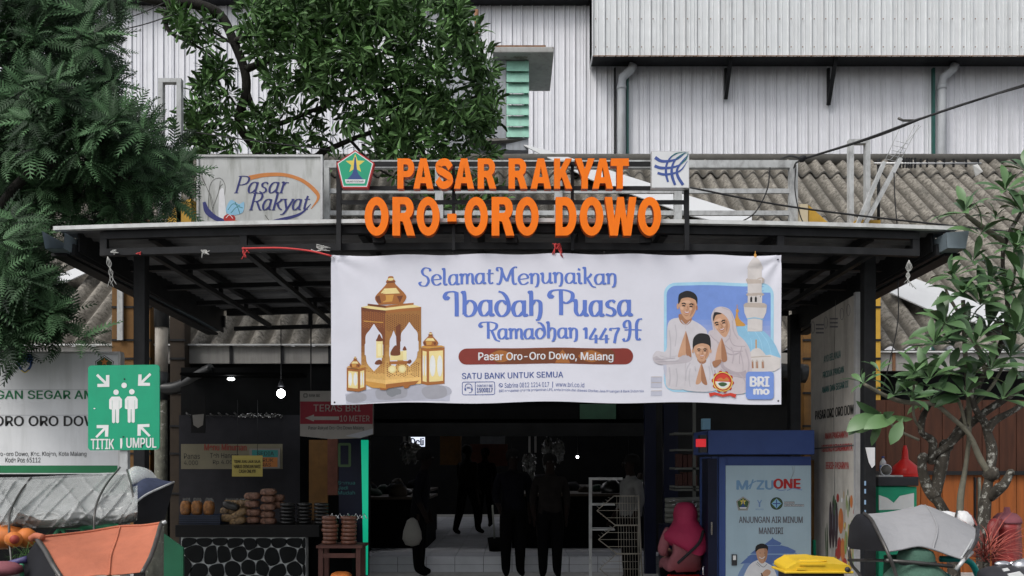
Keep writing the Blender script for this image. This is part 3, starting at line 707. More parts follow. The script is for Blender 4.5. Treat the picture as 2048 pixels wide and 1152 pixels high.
for (px, Y, hw) in ((283, 8.45, .055), (1736, 8.45, .055), (1588, 11.9, .07)):
    x = PX(px, Y); b = B(); b.box(x - hw, x + hw, Y - hw, Y + hw, .1, zc(x) - .1, 'black_metal'); b.box(x - .11, x + .11, Y - .11, Y + .11, .1, .115, 'black_metal')
    b.done('post', can, bevel=.008)
for s, x in ((-1, CXM - HWD), (1, CXM + HWD)):
    # box gutter along the side, open trough at the street end
    b = B(); z = zc(x); xo = x + s * .10
    prof = [(x - s * .10, z - .045), (x - s * .09, z - .18), (xo - s * .03, z - .185), (xo, z - .03)]
    v = [(px_, y, pz - (.0 if y < 9 else .1)) for y in (7.86, 12.05) for px_, pz in prof]
    b.add(v, [(0, 1, 5, 4), (1, 2, 6, 5), (2, 3, 7, 6)], 'gutter')
    b.add([(q_[0] - s * .004, q_[1], q_[2] - .004) for q_ in v], [(0, 1, 5, 4), (1, 2, 6, 5), (2, 3, 7, 6)], 'gutter')
    v2 = [(px_ - s * .006 * (1 if i == 3 else 0), y, pz + .006 - (.0 if y < 9 else .1)) for y in (7.86, 12.05) for i, (px_, pz) in enumerate(prof)]
    if s > 0: b.add([(q[0], 7.859, q[1]) for q in prof], [(0, 1, 2, 3)], 'gutter')
    b.done('gutter', can, fix=False)
    b = B(); b.add([(x - s * .125, 8.05, z + .01), (x - s * .125, 12.08, z + .01), (x - s * .125, 12.08, z - .30), (x - s * .125, 8.05, z - .17), (x - s * .14, 8.05, z + .01), (x - s * .14, 12.08, z + .01), (x - s * .14, 12.08, z - .30), (x - s * .14, 8.05, z - .17)], [(0, 1, 2, 3), (4, 5, 6, 7), (0, 3, 7, 4), (2, 3, 7, 6), (0, 1, 5, 4)], 'black_metal'); b.done('side_fascia', can)
    b = B(); b.beam((x - s * .1, 8.0, z - .16), (x - s * .1, 12.0, z - .22), .04, .1, 'black_metal'); b.beam((x + s * .02, 8.0, z - .205), (x - s * .02, 12, z - .33), .14, .025, 'black_metal')
    b.done('side_beam', can)
# leftover string knots and cords on the lower chord
def knot(px, py, m, lab, L=14, n=7, seed=0, sz=6):
    rg = random.Random(seed); b = B(); c = P(px, py, 7.93)
    for i in range(n):
        a = rg.uniform(-2, 2); k = sz / 225
        p1 = c + Vector((rg.uniform(-k, k), rg.uniform(-.02, .01), rg.uniform(-k * .6, k * .6))); p2 = c + Vector((rg.uniform(-k, k) * 1.8, -.02, rg.uniform(-L, L * .2) / 225))
        b.tube([c + Vector((0, .03, .02)), p1, p2], .0045, m, 5, curve=4)
    tag(b.done('string_knot'), lab, 'string')
knot(410, 503, 'rope_white', 'second white string knot from the left on the black canopy beam', 14, 8, 1)
knot(490, 500, 'rope_red', 'pink cord knot tied beside the left banner cord on the canopy beam', 20, 6, 2)
knot(228, 503, 'rope_white', 'white string knot at the far left end of the canopy beam', 8, 7, 3)
knot(645, 497, 'rope_white', 'white string bundle on the canopy beam just left of the banner', 6, 10, 4, 14)
knot(1115, 492, 'rope_red', 'red string tassel on the canopy beam above the banner middle', 24, 14, 5)
knot(279, 507, 'rope_red', 'tiny orange string tie on the left canopy beam', 6, 4, 6, 3)
b = B(); 
for i in range(4): b.tube([P(215, 513, 7.93), P(214 + i * 3, 528, 7.92), P(226 - i * 3, 545, 7.92), P(220 + (i % 2) * 6, 558, 7.92), P(215 + i * 6, 574 - (i % 2) * 5, 7.91)], .0026, 'rope_white', 5, curve=4)

tag(b.done('hanging_rope'), 'frayed white rope hanging from the left end of the canopy beam', 'rope')
b = B()
for i in range(5): b.tube([P(1818, 520, 7.93), P(1812 + i * 3, 536, 7.92), P(1820 - i * 2, 552, 7.92), P(1808 + i * 6, 566 + i * 3, 7.91)], .0026, 'rope_white', 5, curve=4)
tag(b.done('hanging_rope'), 'frayed white rope hanging from the right end of the canopy beam', 'rope')
b = B(); b.tube([P(484, 497, 7.92), P(560, 496, 7.91), P(620, 502, 7.91), P(663, 512, 7.91)], .008, 'rope_red', 6, curve=5); tag(b.done('pink_cord'), 'pink cord stretched from the canopy beam to the left banner corner', 'cord')
cable('strut_wire', [P(1796, 560, 8.2), P(1796, 640, 8.2), P(1780, 720, 8.2), P(1762, 790, 8.3)], .005, 'thin wire hanging beside the right canopy post to the leaves')
# ------------------------------------------------------------------ orange letter sign on the canopy edge
sg = thing('rooftop_letter_sign', 'black steel frame with big orange capital letters above the canopy edge', 'sign', P(1026, 500, 7.94))
b = B(); YF = 7.86
for px in (677, 1374): b.pbox(px - 4.5, 322, px + 4.5, 500, YF + .03, .05, 'black_metal')
for px in (907, 1145): b.pbox(px - 3, 330, px + 3, 500, YF + .04, .03, 'black_metal')
for y0, y1 in ((323, 331), (372, 379), (400, 407)): b.pbox(681.6, y0, 1369.4, y1, YF + .035, .035, 'black_metal')
for px in (757, 1023, 1290): b.beam(P(px, 478, YF + .06), P(px + 4, 490, 8.1), .1, .06, 'black_metal')
b.done('frame', sg)
def L(ch, x0, x1, y0, y1):
    """block capital as an outline with holes in a unit box (y down)"""
    rg_ = lambda cx, cy, rx, ry, a0=0, a1=360, n=20: [(cx + rx * math.cos(math.radians(a0 + (a1 - a0) * i / n)), cy + ry * math.sin(math.radians(a0 + (a1 - a0) * i / n))) for i in range(n + (a1 - a0 != 360))]
    H = []
    if ch == 'O': o = rg_(.5, .5, .5, .505, n=28); H = [rg_(.5, .5, .19, .29)]
    elif ch == 'P': o = [(0, 0), (.6, 0)] + rg_(.62, .31, .38, .31, -90, 90, 10) + [(.36, .62), (.36, 1), (0, 1)]; H = [[(.36, .2), (.54, .2)] + rg_(.54, .31, .11, .11, -90, 90, 6) + [(.36, .42)]]
    elif ch == 'R': o = [(0, 0), (.58, 0)] + rg_(.58, .29, .36, .29, -90, 60, 10) + [(.84, .66), (1, 1), (.64, 1), (.46, .64), (.34, .62), (.34, 1), (0, 1)]; H = [[(.34, .19), (.52, .19)] + rg_(.52, .3, .1, .11, -90, 90, 6) + [(.34, .41)]]
    elif ch == 'A': o = [(.34, 0), (.66, 0), (1, 1), (.68, 1), (.63, .82), (.36, .82), (.31, 1), (0, 1)]; H = [[(.5, .27), (.42, .62), (.58, .62)]]
    elif ch == 'D': o = [(0, 0), (.48, 0)] + rg_(.48, .5, .52, .5, -90, 90, 16) + [(0, 1)]; H = [[(.33, .22), (.45, .22)] + rg_(.45, .5, .2, .28, -90, 90, 10) + [(.33, .78)]]
    elif ch == 'K': o = [(0, 0), (.33, 0), (.33, .36), (.63, 0), (.98, 0), (.62, .42), (1, 1), (.64, 1), (.42, .62), (.33, .72), (.33, 1), (0, 1)]
    elif ch == 'Y': o = [(0, 0), (.34, 0), (.5, .36), (.66, 0), (1, 0), (.66, .6), (.66, 1), (.34, 1), (.34, .6)]
    elif ch == 'T': o = [(0, 0), (1, 0), (1, .25), (.67, .25), (.67, 1), (.33, 1), (.33, .25), (0, .25)]
    elif ch == 'W': o = [(0, 0), (.23, 0), (.31, .56), (.4, 0), (.6, 0), (.69, .56), (.77, 0), (1, 0), (.83, 1), (.59, 1), (.5, .5), (.41, 1), (.17, 1)]
    elif ch == '-': o = [(0, 0), (1, 0), (1, 1), (0, 1)]
    elif ch == 'S':
        c = np.array(spl([(.86, .31), (.68, .15), (.44, .125), (.2, .22), (.24, .38), (.5, .48), (.78, .6), (.82, .77), (.6, .875), (.34, .86), (.13, .69)], 5)); t = np.gradient(c, axis=0); t /= np.linalg.norm(t, axis=1)[:, None]
        n_ = np.stack([-t[:, 1], t[:, 0]], 1) * np.array([.165, .125]); o = [tuple(p) for p in c + n_] + [tuple(p) for p in (c - n_)[::-1]]
    f = lambda q: [(x0 + x * (x1 - x0), y0 + y * (y1 - y0)) for x, y in q]
    return f(o), [f(h) for h in H]
def letter(ch, z0, z1, r0, r1, k=2.695):
    o, H = L(ch, 640 + z0 / k, 640 + z1 / k, 290 + r0 / k, 290 + r1 / k)
    b = B()
    if ch == 'S':      # one ribbon of faces along the double bend
        q = [P(x, y, YF - .05) for x, y in o]; n = len(q); h = n // 2; bk_ = [v + Vector((0, .075, 0)) for v in q]
        st = [(i, i + 1, n - 2 - i, n - 1 - i) for i in range(h - 1)]
        b.add(q, st, 'orange'); b.add(bk_, st, 'orange_shaded'); b.add(q + bk_, [(i, (i + 1) % n, n + (i + 1) % n, n + i) for i in range(n)], 'orange_shaded'); b.done('letter', sg); return
    b.prism([P(x, y, YF - .05) for x, y in o], (0, .075, 0), 'orange', [[P(x, y, YF - .05) for x, y in h] for h in H], 'orange_shaded'); b.done('letter', sg)
for ch, a, c in (('P', 417, 508), ('A', 503, 611), ('S', 620, 717), ('A', 722, 831), ('R', 850, 950), ('R', 1016, 1118), ('A', 1135, 1246), ('K', 1262, 1360), ('Y', 1374, 1480), ('A', 1468, 1580), ('T', 1568, 1665)): letter(ch, a, c, 72, 235)
for ch, a, c in (('O', 240, 370), ('R', 390, 512), ('O', 520, 645), ('O', 778, 905), ('R', 925, 1047), ('O', 1053, 1179), ('D', 1270, 1383), ('O', 1400, 1528), ('W', 1535, 1706), ('O', 1714, 1839)): letter(ch, a, c, 280, 488)
letter('-', 686, 735, 370, 412)
PENT = [(710.5, 300), (748.7, 326), (735.7, 376), (684.5, 376), (672.6, 326)]
def shrink(q, k): 
    cx = sum(p[0] for p in q) / len(q); cy = sum(p[1] for p in q) / len(q); return [(cx + (x - cx) * k, cy + (y - cy) * k) for x, y in q]
def star(cx, cy, r, k=.42, n=5): return [(cx + r * (1 if i % 2 == 0 else k) * math.sin(math.pi * i / n), cy - r * (1 if i % 2 == 0 else k) * math.cos(math.pi * i / n)) for i in range(2 * n)]
def crest(p, cx, cy, s, star_m='ink_yellow', field='sign_green', rim='ink_red', words=True):
    """five-sided town crest: green field, star, stepped blue column, ribbon"""
    q = [((x - 710.5) * s + cx, (y - 341) * s + cy) for x, y in PENT]
    p.poly(q, rim); p.poly(shrink(q, .93), 'ink_white'); p.poly(shrink(q, .88), field)
    p.poly([(x, y) for x, y in star(cx, cy - 13 * s, 20 * s)], star_m)
    p.poly([((x - 710.5) * s + cx, (y - 341) * s + cy) for x, y in ((709.3, 314), (711.7, 314), (714, 340), (717, 348), (722, 354), (730, 362), (691, 362), (699, 354), (704, 348), (707, 340))], 'ink_monument')
    p.poly([((x - 710.5) * s + cx, (y - 341) * s + cy) for x, y in ((690, 359), (731, 359), (729, 367), (692, 367))], 'ink_white')
    if words: p.text('MALANG KUCECWARA', cx - 17 * s, cy + 20 * s, cx + 17 * s, cy + 24 * s, 'ink_black', .01)
b = B(); b.prism([P(x, y, YF - .04) for x, y in PENT], (0, .06, 0), 'ink_red'); cp = b.done('crest_plate', sg)
p = Pr(YF - .04); crest(p, 710.5, 341, 1.0); p.done('crest_print', cp)
b = B(); b.pbox(1303, 302.5, 1378.5, 376, YF - .04, .06, 'alu'); b.pbox(1304, 303.5, 1377.5, 375, YF - .043, .003, 'board_white'); lp = b.done('logo_plate', sg)
p = Pr(YF - .043)
for q, wd, m in (([(1310, 315), (1322, 322), (1340, 322), (1358, 316), (1372, 304)], (7, 6, 5, 3, .6), 'ink_deep'), ([(1309, 332), (1322, 336), (1344, 335), (1362, 328), (1376, 312)], (6, 6, 4.5, 3, .6), 'ink_deep'),
                 ([(1315, 346), (1328, 349), (1346, 347), (1362, 340), (1375, 322)], (5, 5, 4, 3, .6), 'ink_deep'), ([(1336, 364), (1332, 348), (1333, 330), (1342, 314), (1358, 305)], (4, 5, 4, 3, .6), 'ink_deep'),
                 ([(1350, 370), (1344, 352), (1344, 334), (1352, 318), (1370, 305)], (5, 6, 4.5, 3, .6), 'ink_deep'), ([(1366, 370), (1356, 354), (1354, 340), (1362, 326), (1377, 308)], (6, 6, 4.5, 3, .6), 'ink_deep')):
    p.line(q, wd, m)
p.line([(1342, 314), (1352, 307), (1370, 304)], (1.5, 2, .6), 'ink_teal'); p.line([(1352, 318), (1364, 309), (1376, 305)], (1.5, 2, .6), 'ink_teal'); p.line([(1362, 328), (1372, 318), (1376, 306)], (1.5, 2.4, .6), 'ink_teal')
p.done('logo_print', lp)

# ------------------------------------------------------------------ hanging banner
bn = thing('banner', 'white printed fasting month banner hung from the black canopy beam', 'banner', P(1112, 655, 7.9))
YB = 7.93
def drape(c):
    x, y, z = c
    t = (z - PZ(806, YB)) / 1.32
    dy = -.020 * math.sin(x * 2.1 + .6) * (1 - t * .5) + sum(.010 * math.exp(-math.hypot(x - a, z - c) / .3) * math.sin(math.atan2(z - c, x - a) * 9) for a, c in ((PX(664, YB), PZ(512, YB)), (PX(1561, YB), PZ(514, YB)))) - .004 * math.sin(x * 4.7 + z * 1.5) * (.4 + .6 * (1 - t)) + .002 * math.sin(z * 5 + x * 3)
    dz = -.016 * abs(math.sin((x + 1.62) * math.pi / 1.02)) * t * 0 + (.014 * (1 - ((x - .4) / 2.0) ** 2)) - .012 * t * math.sin((x + 1.6) * 4.7) ** 2
    dz += .008 * math.sin(x * 5.1) * (1 - t) ** 3
    return Vector((x, y + dy, z + dz))
b = B(); xs = np.linspace(PX(662, YB), PX(1563, YB), 161); zs = np.linspace(PZ(808, YB), PZ(510, YB), 55)
b.grid([[(x, YB, z) for x in xs] for z in zs], 'banner'); b.grid([[(x, YB + .003, z) for x in xs] for z in zs], 'banner')
for v in range(len(b.v)): b.v[v] = tuple(drape(b.v[v]))
b.done('sheet', bn, fix=False)
p = Pr(YB, step=.0004, start=.0018)
p.words('Selamat', 839, 987, 570, 21, 'ink_blue', .26, .09); p.words('Menunaikan', 993, 1230, 570, 21, 'ink_blue', .26, .09)
p.words('Ibadah', 889, 1081, 634, 31, 'ink_blue', .27, .09); p.words('Puasa', 1098, 1265, 634, 31, 'ink_blue', .27, .09)
p.words('Ramadhan', 959, 1153, 680, 20.5, 'ink_blue', .28, .1); p.words('1447', 1166, 1237, 680, 21, 'ink_blue', .28, .1); p.words('H', 1246, 1284, 682, 24, 'ink_blue', .26, .1)
p.rrect(917, 699, 1266, 731, 15.9, 'ink_maroon'); p.rrect(985, 699.6, 1230, 730.4, 15, 'ink_brown')
for x0, m in ((1000, 'ink_copper'), (1180, 'ink_copper')): p.blob([(x0 - 24, 716), (x0, 703), (x0 + 26, 713), (x0 + 4, 727)], m)
p.poly([(1110, 730), (1118, 712), (1125, 703), (1132, 712), (1140, 730)], 'ink_copper')
p.text('Pasar Oro-Oro Dowo, Malang', 957, 707.5, 1226, 727, 'ink_white', .022)
p.text('SATU BANK UNTUK SEMUA', 924, 747.5, 1126, 759.5, 'ink_deep', .012)
p.rrect(924, 765, 990, 791.5, 4, 'ink_deep', 1.2); p.rect(950, 765, 951.2, 791, 'ink_deep')
p.line([(930, 780), (931, 772), (937, 769), (943, 772), (944, 780)], 1.2, 'ink_deep'); p.line([(944, 780), (943, 785), (938, 787)], 1, 'ink_deep'); p.ell(930.5, 780, 1.6, 3, 'ink_deep'); p.ell(943.8, 780, 1.6, 3, 'ink_deep'); p.text('BRI', 933.5, 775, 941, 778.5, 'ink_deep', .01)
p.text('CONTACT BRI', 954, 771, 985, 775.5, 'ink_deep', .012); p.text('1500017', 954, 777.5, 985, 786, 'ink_deep', .025)
p.ell(1001.5, 773, 4.2, 4.2, 'ink_deep', 1); p.line([(999.5, 771), (1000.5, 773.5), (1003.5, 775)], 1.2, 'ink_deep')
p.text('Sabrina 0812 1214 017', 1009, 768.5, 1098, 778.5, 'ink_deep', .0); p.rect(1104.4, 768, 1105.6, 780, 'ink_deep'); p.text('www.bri.co.id', 1111, 768.5, 1168, 778, 'ink_deep', .0)
p.text('BRI merupakan peserta penjaminan LPS, serta berizin dan diawasi Otoritas Jasa Keuangan & Bank Indonesia', 998, 781.5, 1287, 788, 'ink_deep', 0)
p.done('lettering', bn, drape)
# lantern picture
p = Pr(YB, step=.0005, start=.0018)
for q in ([(690, 786), (760, 782), (900, 782), (899, 804), (692, 806)],): p.poly(q, 'ink_lilac')
p.blob([(690, 790), (740, 778), (820, 772), (892, 774), (898, 792), (840, 803), (740, 804)], 'ink_mid'); p.blob([(752, 780), (780, 774), (812, 776), (816, 794), (790, 801), (756, 800)], 'ink_shade'); p.blob([(766, 782), (784, 777), (800, 780), (800, 792), (782, 796)], 'ink_grey'); p.blob([(844, 780), (868, 772), (890, 776), (892, 794), (866, 801), (848, 796)], 'ink_shade'); p.blob([(693, 790), (712, 785), (730, 788), (731, 800), (712, 805), (694, 801)], 'ink_shade')
def arch(x0, x1, y0, y1, m, sk=0):
    xm = (x0 + x1) / 2; h = y1 - y0; wq = x1 - x0
    q = [(xm, y0), (xm + wq * .22, y0 + h * .13), (x1 - wq * .06, y0 + h * .25), (x1 - wq * .04, y0 + h * .42), (x1, y0 + h * .44), (x1, y0 + h * .66), (x1 - wq * .06, y0 + h * .68), (x1 - wq * .14, y0 + h * .84), (xm, y1)]
    q = spl(q[:4], 4)[:-1] + spl(q[3:6], 1)[:-1] + spl(q[5:], 4); q = q + [(2 * xm - x, y) for x, y in q[-2:0:-1]]
    p.poly([(x, y + sk * (x - x0)) for x, y in q], m)
def face(x0, x1, y0, y1, s0, s1, base, m):
    N = 24; dk = 0 if base == 'ink_brown' else 3
    for i in range(N):
        a_, c_ = i / N, (i + 1) / N; g = min(9, int(max(0, a_ - .35) / .65 * (9.9 - dk)) + dk); ya = y0 + (y1 - y0) * a_; yb = y0 + (y1 - y0) * c_
        p.poly([(x0, ya), (x1, ya + s0 + (s1 - s0) * a_), (x1, yb + s0 + (s1 - s0) * c_), (x0, yb)], 'grad_%d' % g)
    for i in range(int((x1 - x0) / 4)):
        for j in range(30):
            x = x0 + 4 + i * 3.7; y = y0 + 10 + j * 4.2 + (i % 2) * 2
            if x < x1 - 3 and y < y1 - 8 and (j < 8 or j > 22): p.ell(x, y, 1.15, 1.35, m, n=6)
def dome(cx, y0, y1, hw):
    h = y1 - y0
    prof = [(.14, 0), (.2, .1), (.3, .17), (.26, .22), (.34, .3), (.6, .45), (.95, .66), (1, .8), (.8, .97), (.66, 1)]
    q = [(cx + hw * a, y0 + h * t) for a, t in prof] + [(cx - hw * a, y0 + h * t) for a, t in prof[::-1]]
    p.blob(q, 'ink_copper', 3); p.poly([(cx - hw * .4, y0 + h * .42), (cx + hw * .35, y0 + h * .42), (cx + hw * .6, y0 + h * .62), (cx - hw * .7, y0 + h * .62)], 'ink_cream')
    p.poly([(cx - hw * .62, y0 + h * .66), (cx + hw * .2, y0 + h * .66), (cx + hw * .1, y0 + h * .9), (cx - hw * .5, y0 + h * .92)], 'ink_gold'); p.poly([(cx + hw * .3, y0 + h * .72), (cx + hw * .8, y0 + h * .7), (cx + hw * .6, y0 + h * .95)], 'ink_brown'); p.poly([(cx - hw * .98, y0 + h * .7), (cx - hw * .72, y0 + h * .66), (cx - hw * .6, y0 + h * .95), (cx - hw * .86, y0 + h * .92)], 'ink_brown')
    p.ell(cx, y0 + h * .2, hw * .32, h * .03, 'ink_brown'); p.ell(cx, y0 + h * .1, hw * .2, h * .05, 'ink_cream')
face(722, 770, 613, 768, 8, 6, 'ink_brown', 'ink_copper'); face(770, 842, 621, 774, -6, -4, 'ink_copper', 'ink_brown')
p.poly([(727, 640), (766, 644), (766, 646), (727, 642)], 'ink_gold')
arch(729, 766, 646, 742, 'banner', .05); arch(800, 837, 646, 736, 'banner', -.03); arch(778, 796, 662, 740, 'banner')
p.poly([(791, 655), (797, 650), (801, 650), (800, 700), (793, 700)], 'ink_brown'); p.rect(752, 682, 765, 716, 'ink_cream'); p.rect(755, 688, 762, 712, 'ink_glow'); p.blob([(758, 668), (763, 676), (766, 682), (752, 682), (754, 676)], 'ink_brown')
p.poly([(780, 704), (812, 704), (812, 722), (780, 722)], 'ink_cream'); p.blob([(791, 692), (799, 702), (799, 712), (782, 712), (782, 703)], 'ink_brown'); p.rect(806, 703, 813, 722, 'ink_glow'); p.blob([(809, 694), (813, 702), (805, 702)], 'ink_brown'); p.rect(778, 724, 815, 730, 'ink_copper')
for x in (784, 804): p.ell(x, 740, 8, 8, 'ink_cream'); p.ell(x, 740, 5, 5, 'ink_glow')
p.blob([(752, 722), (760, 720), (764, 727), (756, 730), (749, 728)], 'ink_brown'); p.blob([(814, 726), (820, 721), (823, 726), (818, 730)], 'ink_brown')
p.poly([(735, 606), (771, 611), (771, 618), (735, 614)], 'ink_brown'); p.poly([(771, 611), (827, 607), (827, 612), (771, 617)], 'ink_copper'); p.poly([(722, 613), (735, 610), (771, 616), (827, 611), (842, 615), (771, 623)], 'ink_cream'); p.poly([(722, 614), (771, 621), (771, 626), (722, 619)], 'ink_brown'); p.poly([(771, 621), (842, 615.5), (842, 622), (771, 627)], 'ink_copper')
p.poly([(730, 762), (770, 769), (772, 779), (744, 776), (732, 770)], 'ink_gold'); p.poly([(771, 770), (838, 764), (830, 772), (772, 779)], 'ink_copper'); p.poly([(758, 776), (776, 779), (770, 782), (760, 781)], 'ink_copper'); p.poly([(806, 775), (822, 772), (815, 779), (808, 779)], 'ink_copper')
dome(781, 553, 609, 31)
def mini(x0, xm, x1, y0, y1):
    p.poly([(x0, y0), (xm, y0 + 2), (xm, y1 + 3), (x0, y1)], 'ink_copper'); p.poly([(xm, y0 + 2), (x1, y0 - 1), (x1, y1 - 1), (xm, y1 + 3)], 'ink_copper')
    p.poly([(x0 + 3, y0 + 6), (xm - 2, y0 + 8), (xm - 2, y1 - 3), (x0 + 3, y1 - 5)], 'ink_cream'); p.poly([(xm + 3, y0 + 7), (x1 - 3, y0 + 5), (x1 - 3, y1 - 6), (xm + 3, y1 - 4)], 'ink_cream')
    for a, c in ((x0 + 2.5, (x0 + xm) / 2 - .5), ((x0 + xm) / 2 + .5, xm - 2), (xm + 3, (xm + x1) / 2), ((xm + x1) / 2 + 1, x1 - 3)):
        p.ell((a + c) / 2, (y0 + y1) / 2, (c - a) * .42, (y1 - y0) * .3, 'sign_white', n=12)
    p.poly([(x0, y1 - 6), (xm, y1 - 3), (x1, y1 - 7), (x1, y1 - 1), (xm, y1 + 3), (x0, y1)], 'ink_copper'); p.poly([(x0 - 1, y0 - 1), (xm, y0 + 2), (x1 + 1, y0 - 2), (x1 - 6, y0 - 5), (x0 + 5, y0 - 4)], 'ink_gold')
mini(693, 717, 731, 735, 780); mini(842, 855, 889, 697, 770); dome(710, 713, 735, 11); dome(861, 666, 694, 15)
p.done('lantern_picture', bn, drape)
# family picture
p = Pr(YB, step=.0005, start=.0018)
fx = lambda x: 1280 + x / 4.267
fy = lambda y: 540 + y / 4.267
Q = lambda *a: [(fx(x), fy(y)) for x, y in a]
p.poly(p.ring_pts(fx(205), fy(107), fx(1143), fy(1055), 24), 'ink_cyan'); p.poly(p.ring_pts(fx(228), fy(134), fx(1118), fy(1030), 19), 'ink_sky')
for i in range(6): p.rect(fx(229), fy(430 + i * 42), fx(1117), fy(700), ('sky_%d' % i))
p.blob(Q((228, 700), (600, 560), (900, 620), (1118, 700), (1118, 1010), (1000, 1030), (400, 1030), (240, 1000)), 'ink_lilac')
p.blob(Q((770, 700), (800, 520), (880, 465), (960, 480), (1060, 520), (1140, 610), (1180, 690), (1190, 760), (1000, 800)), 'ink_dome')
for a in ((900, 480, 960, 760), (960, 490, 1060, 760), (1020, 510, 1130, 760)): p.line(Q((a[0], a[1]), ((a[0] + a[2]) / 2 + 20, a[1] + 110), (a[2], a[3])), .8, 'ink_cyan')
p.blob(Q((805, 470), (815, 410), (828, 330), (834, 330), (846, 410), (905, 470)), 'ink_gold', 3); p.ell(fx(832), fy(345), 3, 4, 'ink_gold'); p.line(Q((832, 345), (830, 292)), 1.2, 'ink_gold')
p.rect(fx(920), fy(-20), fx(1040), fy(520), 'ink_tower'); p.blob(Q((925, -10), (930, -60), (985, -120), (1035, -60), (1042, -10)), 'ink_tower'); p.ell(fx(985), fy(-132), 2.6, 4.4, 'ink_gold'); p.line(Q((985, -130), (985, -170)), 1.4, 'ink_gold')
p.poly(Q((905, 75), (920, 60), (1045, 60), (1062, 75), (1050, 110), (918, 110)), 'ink_tower2'); p.rect(fx(930), fy(110), fx(1036), fy(195), 'ink_tower'); p.poly(Q((905, 205), (920, 190), (1045, 190), (1064, 205), (1050, 215), (915, 215)), 'ink_tower2')
p.rect(fx(922), fy(215), fx(1044), fy(282), 'ink_tower'); 
for x in (950, 990, 1028): p.poly(Q((x - 9, 268), (x - 9, 232), (x, 218), (x + 9, 232), (x + 9, 268)), 'ink_hair')
p.poly(Q((885, 292), (905, 275), (1062, 278), (1085, 296), (1078, 360), (1055, 410), (915, 410), (893, 360)), 'ink_tower'); p.poly(Q((885, 292), (905, 275), (1062, 278), (1085, 296), (1080, 318), (890, 312)), 'ink_tower2'); p.line(Q((915, 412), (985, 404), (1055, 420)), 2, 'ink_dome'); p.poly(Q((920, 415), (1048, 425), (1046, 520), (925, 490)), 'ink_tower')
p.blob(Q((945, 740), (950, 690), (1000, 660), (1050, 690), (1070, 740)), 'ink_tower'); p.line(Q((993, 665), (993, 590)), 2.4, 'ink_gold'); p.poly(Q((945, 735), (1115, 720), (1200, 750), (1200, 830), (1150, 860), (945, 870)), 'ink_tower'); p.line(Q((945, 742), (1050, 735), (1118, 735)), 2, 'ink_tower2')
for x in (962, 1000, 1050): p.poly(Q((x - 13, 835), (x - 13, 780), (x, 758), (x + 13, 780), (x + 13, 835)), 'ink_tower2'); p.poly(Q((x - 4, 835), (x - 6, 785), (x + 4, 775), (x + 9, 835)), 'ink_face2')
for y in (920, 970, 1040): p.rect(fx(92), fy(y), fx(188), fy(y + 46), 'ink_lilac'); p.rect(fx(96), fy(y), fx(186), fy(y + 5), 'ink_tower2')
def robe(q, m='ink_robe'): p.blob(Q(*q), m)
# man
robe([(240, 460), (330, 410), (440, 430), (540, 490), (580, 560), (600, 800), (520, 1000), (240, 1020), (225, 820), (110, 770), (140, 700), (225, 690)])
robe([(110, 760), (200, 730), (330, 720), (440, 740), (430, 790), (330, 810), (160, 815)], 'ink_robe2'); robe([(140, 735), (260, 715), (330, 715), (330, 770), (240, 790)], 'ink_robe')
p.blob(Q((335, 380), (430, 400), (440, 440), (395, 475), (345, 445)), 'ink_face2'); p.blob(Q((330, 270), (345, 350), (370, 400), (405, 430), (450, 405), (480, 340), (488, 260), (420, 215), (350, 225)), 'ink_face')
p.ell(fx(324), fy(312), 2.4, 6, 'ink_face'); p.ell(fx(486), fy(328), 2, 5, 'ink_face2')
p.blob(Q((328, 290), (332, 215), (370, 188), (410, 180), (460, 198), (490, 240), (488, 300), (474, 262), (420, 238), (360, 245), (342, 275)), 'ink_hair')
# woman
robe([(580, 560), (640, 510), (700, 480), (820, 540), (910, 620), (950, 740), (930, 1030), (640, 1030), (600, 800)], 'ink_veil')
p.blob(Q((610, 400), (640, 335), (700, 316), (770, 340), (810, 420), (830, 520), (860, 590), (900, 640), (820, 720), (700, 640), (640, 580), (620, 480)), 'ink_veil')
p.blob(Q((622, 420), (640, 375), (690, 368), (745, 410), (770, 480), (745, 560), (715, 575), (670, 530), (640, 490)), 'ink_face'); p.blob(Q((618, 410), (632, 370), (665, 365), (700, 378), (650, 392), (630, 440)), 'ink_hair')
for q in ([(760, 560), (800, 640), (900, 650)], [(720, 640), (790, 690), (880, 690)], [(600, 560), (640, 600), (700, 640)], [(870, 650), (850, 760), (860, 850)]): p.line(Q(*q), 1.6, 'ink_veil2')
p.blob(Q((700, 770), (800, 790), (900, 850), (910, 920), (800, 900), (700, 840)), 'ink_veil2'); p.blob(Q((740, 770), (850, 800), (900, 850), (820, 870), (720, 820)), 'ink_veil')
# boy
robe([(460, 790), (520, 770), (580, 790), (650, 840), (660, 1030), (360, 1030), (360, 860)])
p.blob(Q((490, 770), (560, 770), (560, 800), (520, 810)), 'ink_face2'); p.blob(Q((460, 650), (470, 720), (500, 780), (540, 790), (580, 750), (602, 690), (600, 640), (530, 625)), 'ink_face'); p.ell(fx(452), fy(700), 2, 4, 'ink_face'); p.ell(fx(606), fy(700), 1.8, 4, 'ink_face')
p.blob(Q((452, 690), (455, 600), (490, 555), (540, 548), (590, 565), (605, 620), (604, 690), (590, 650), (530, 634), (470, 655)), 'ink_hair')
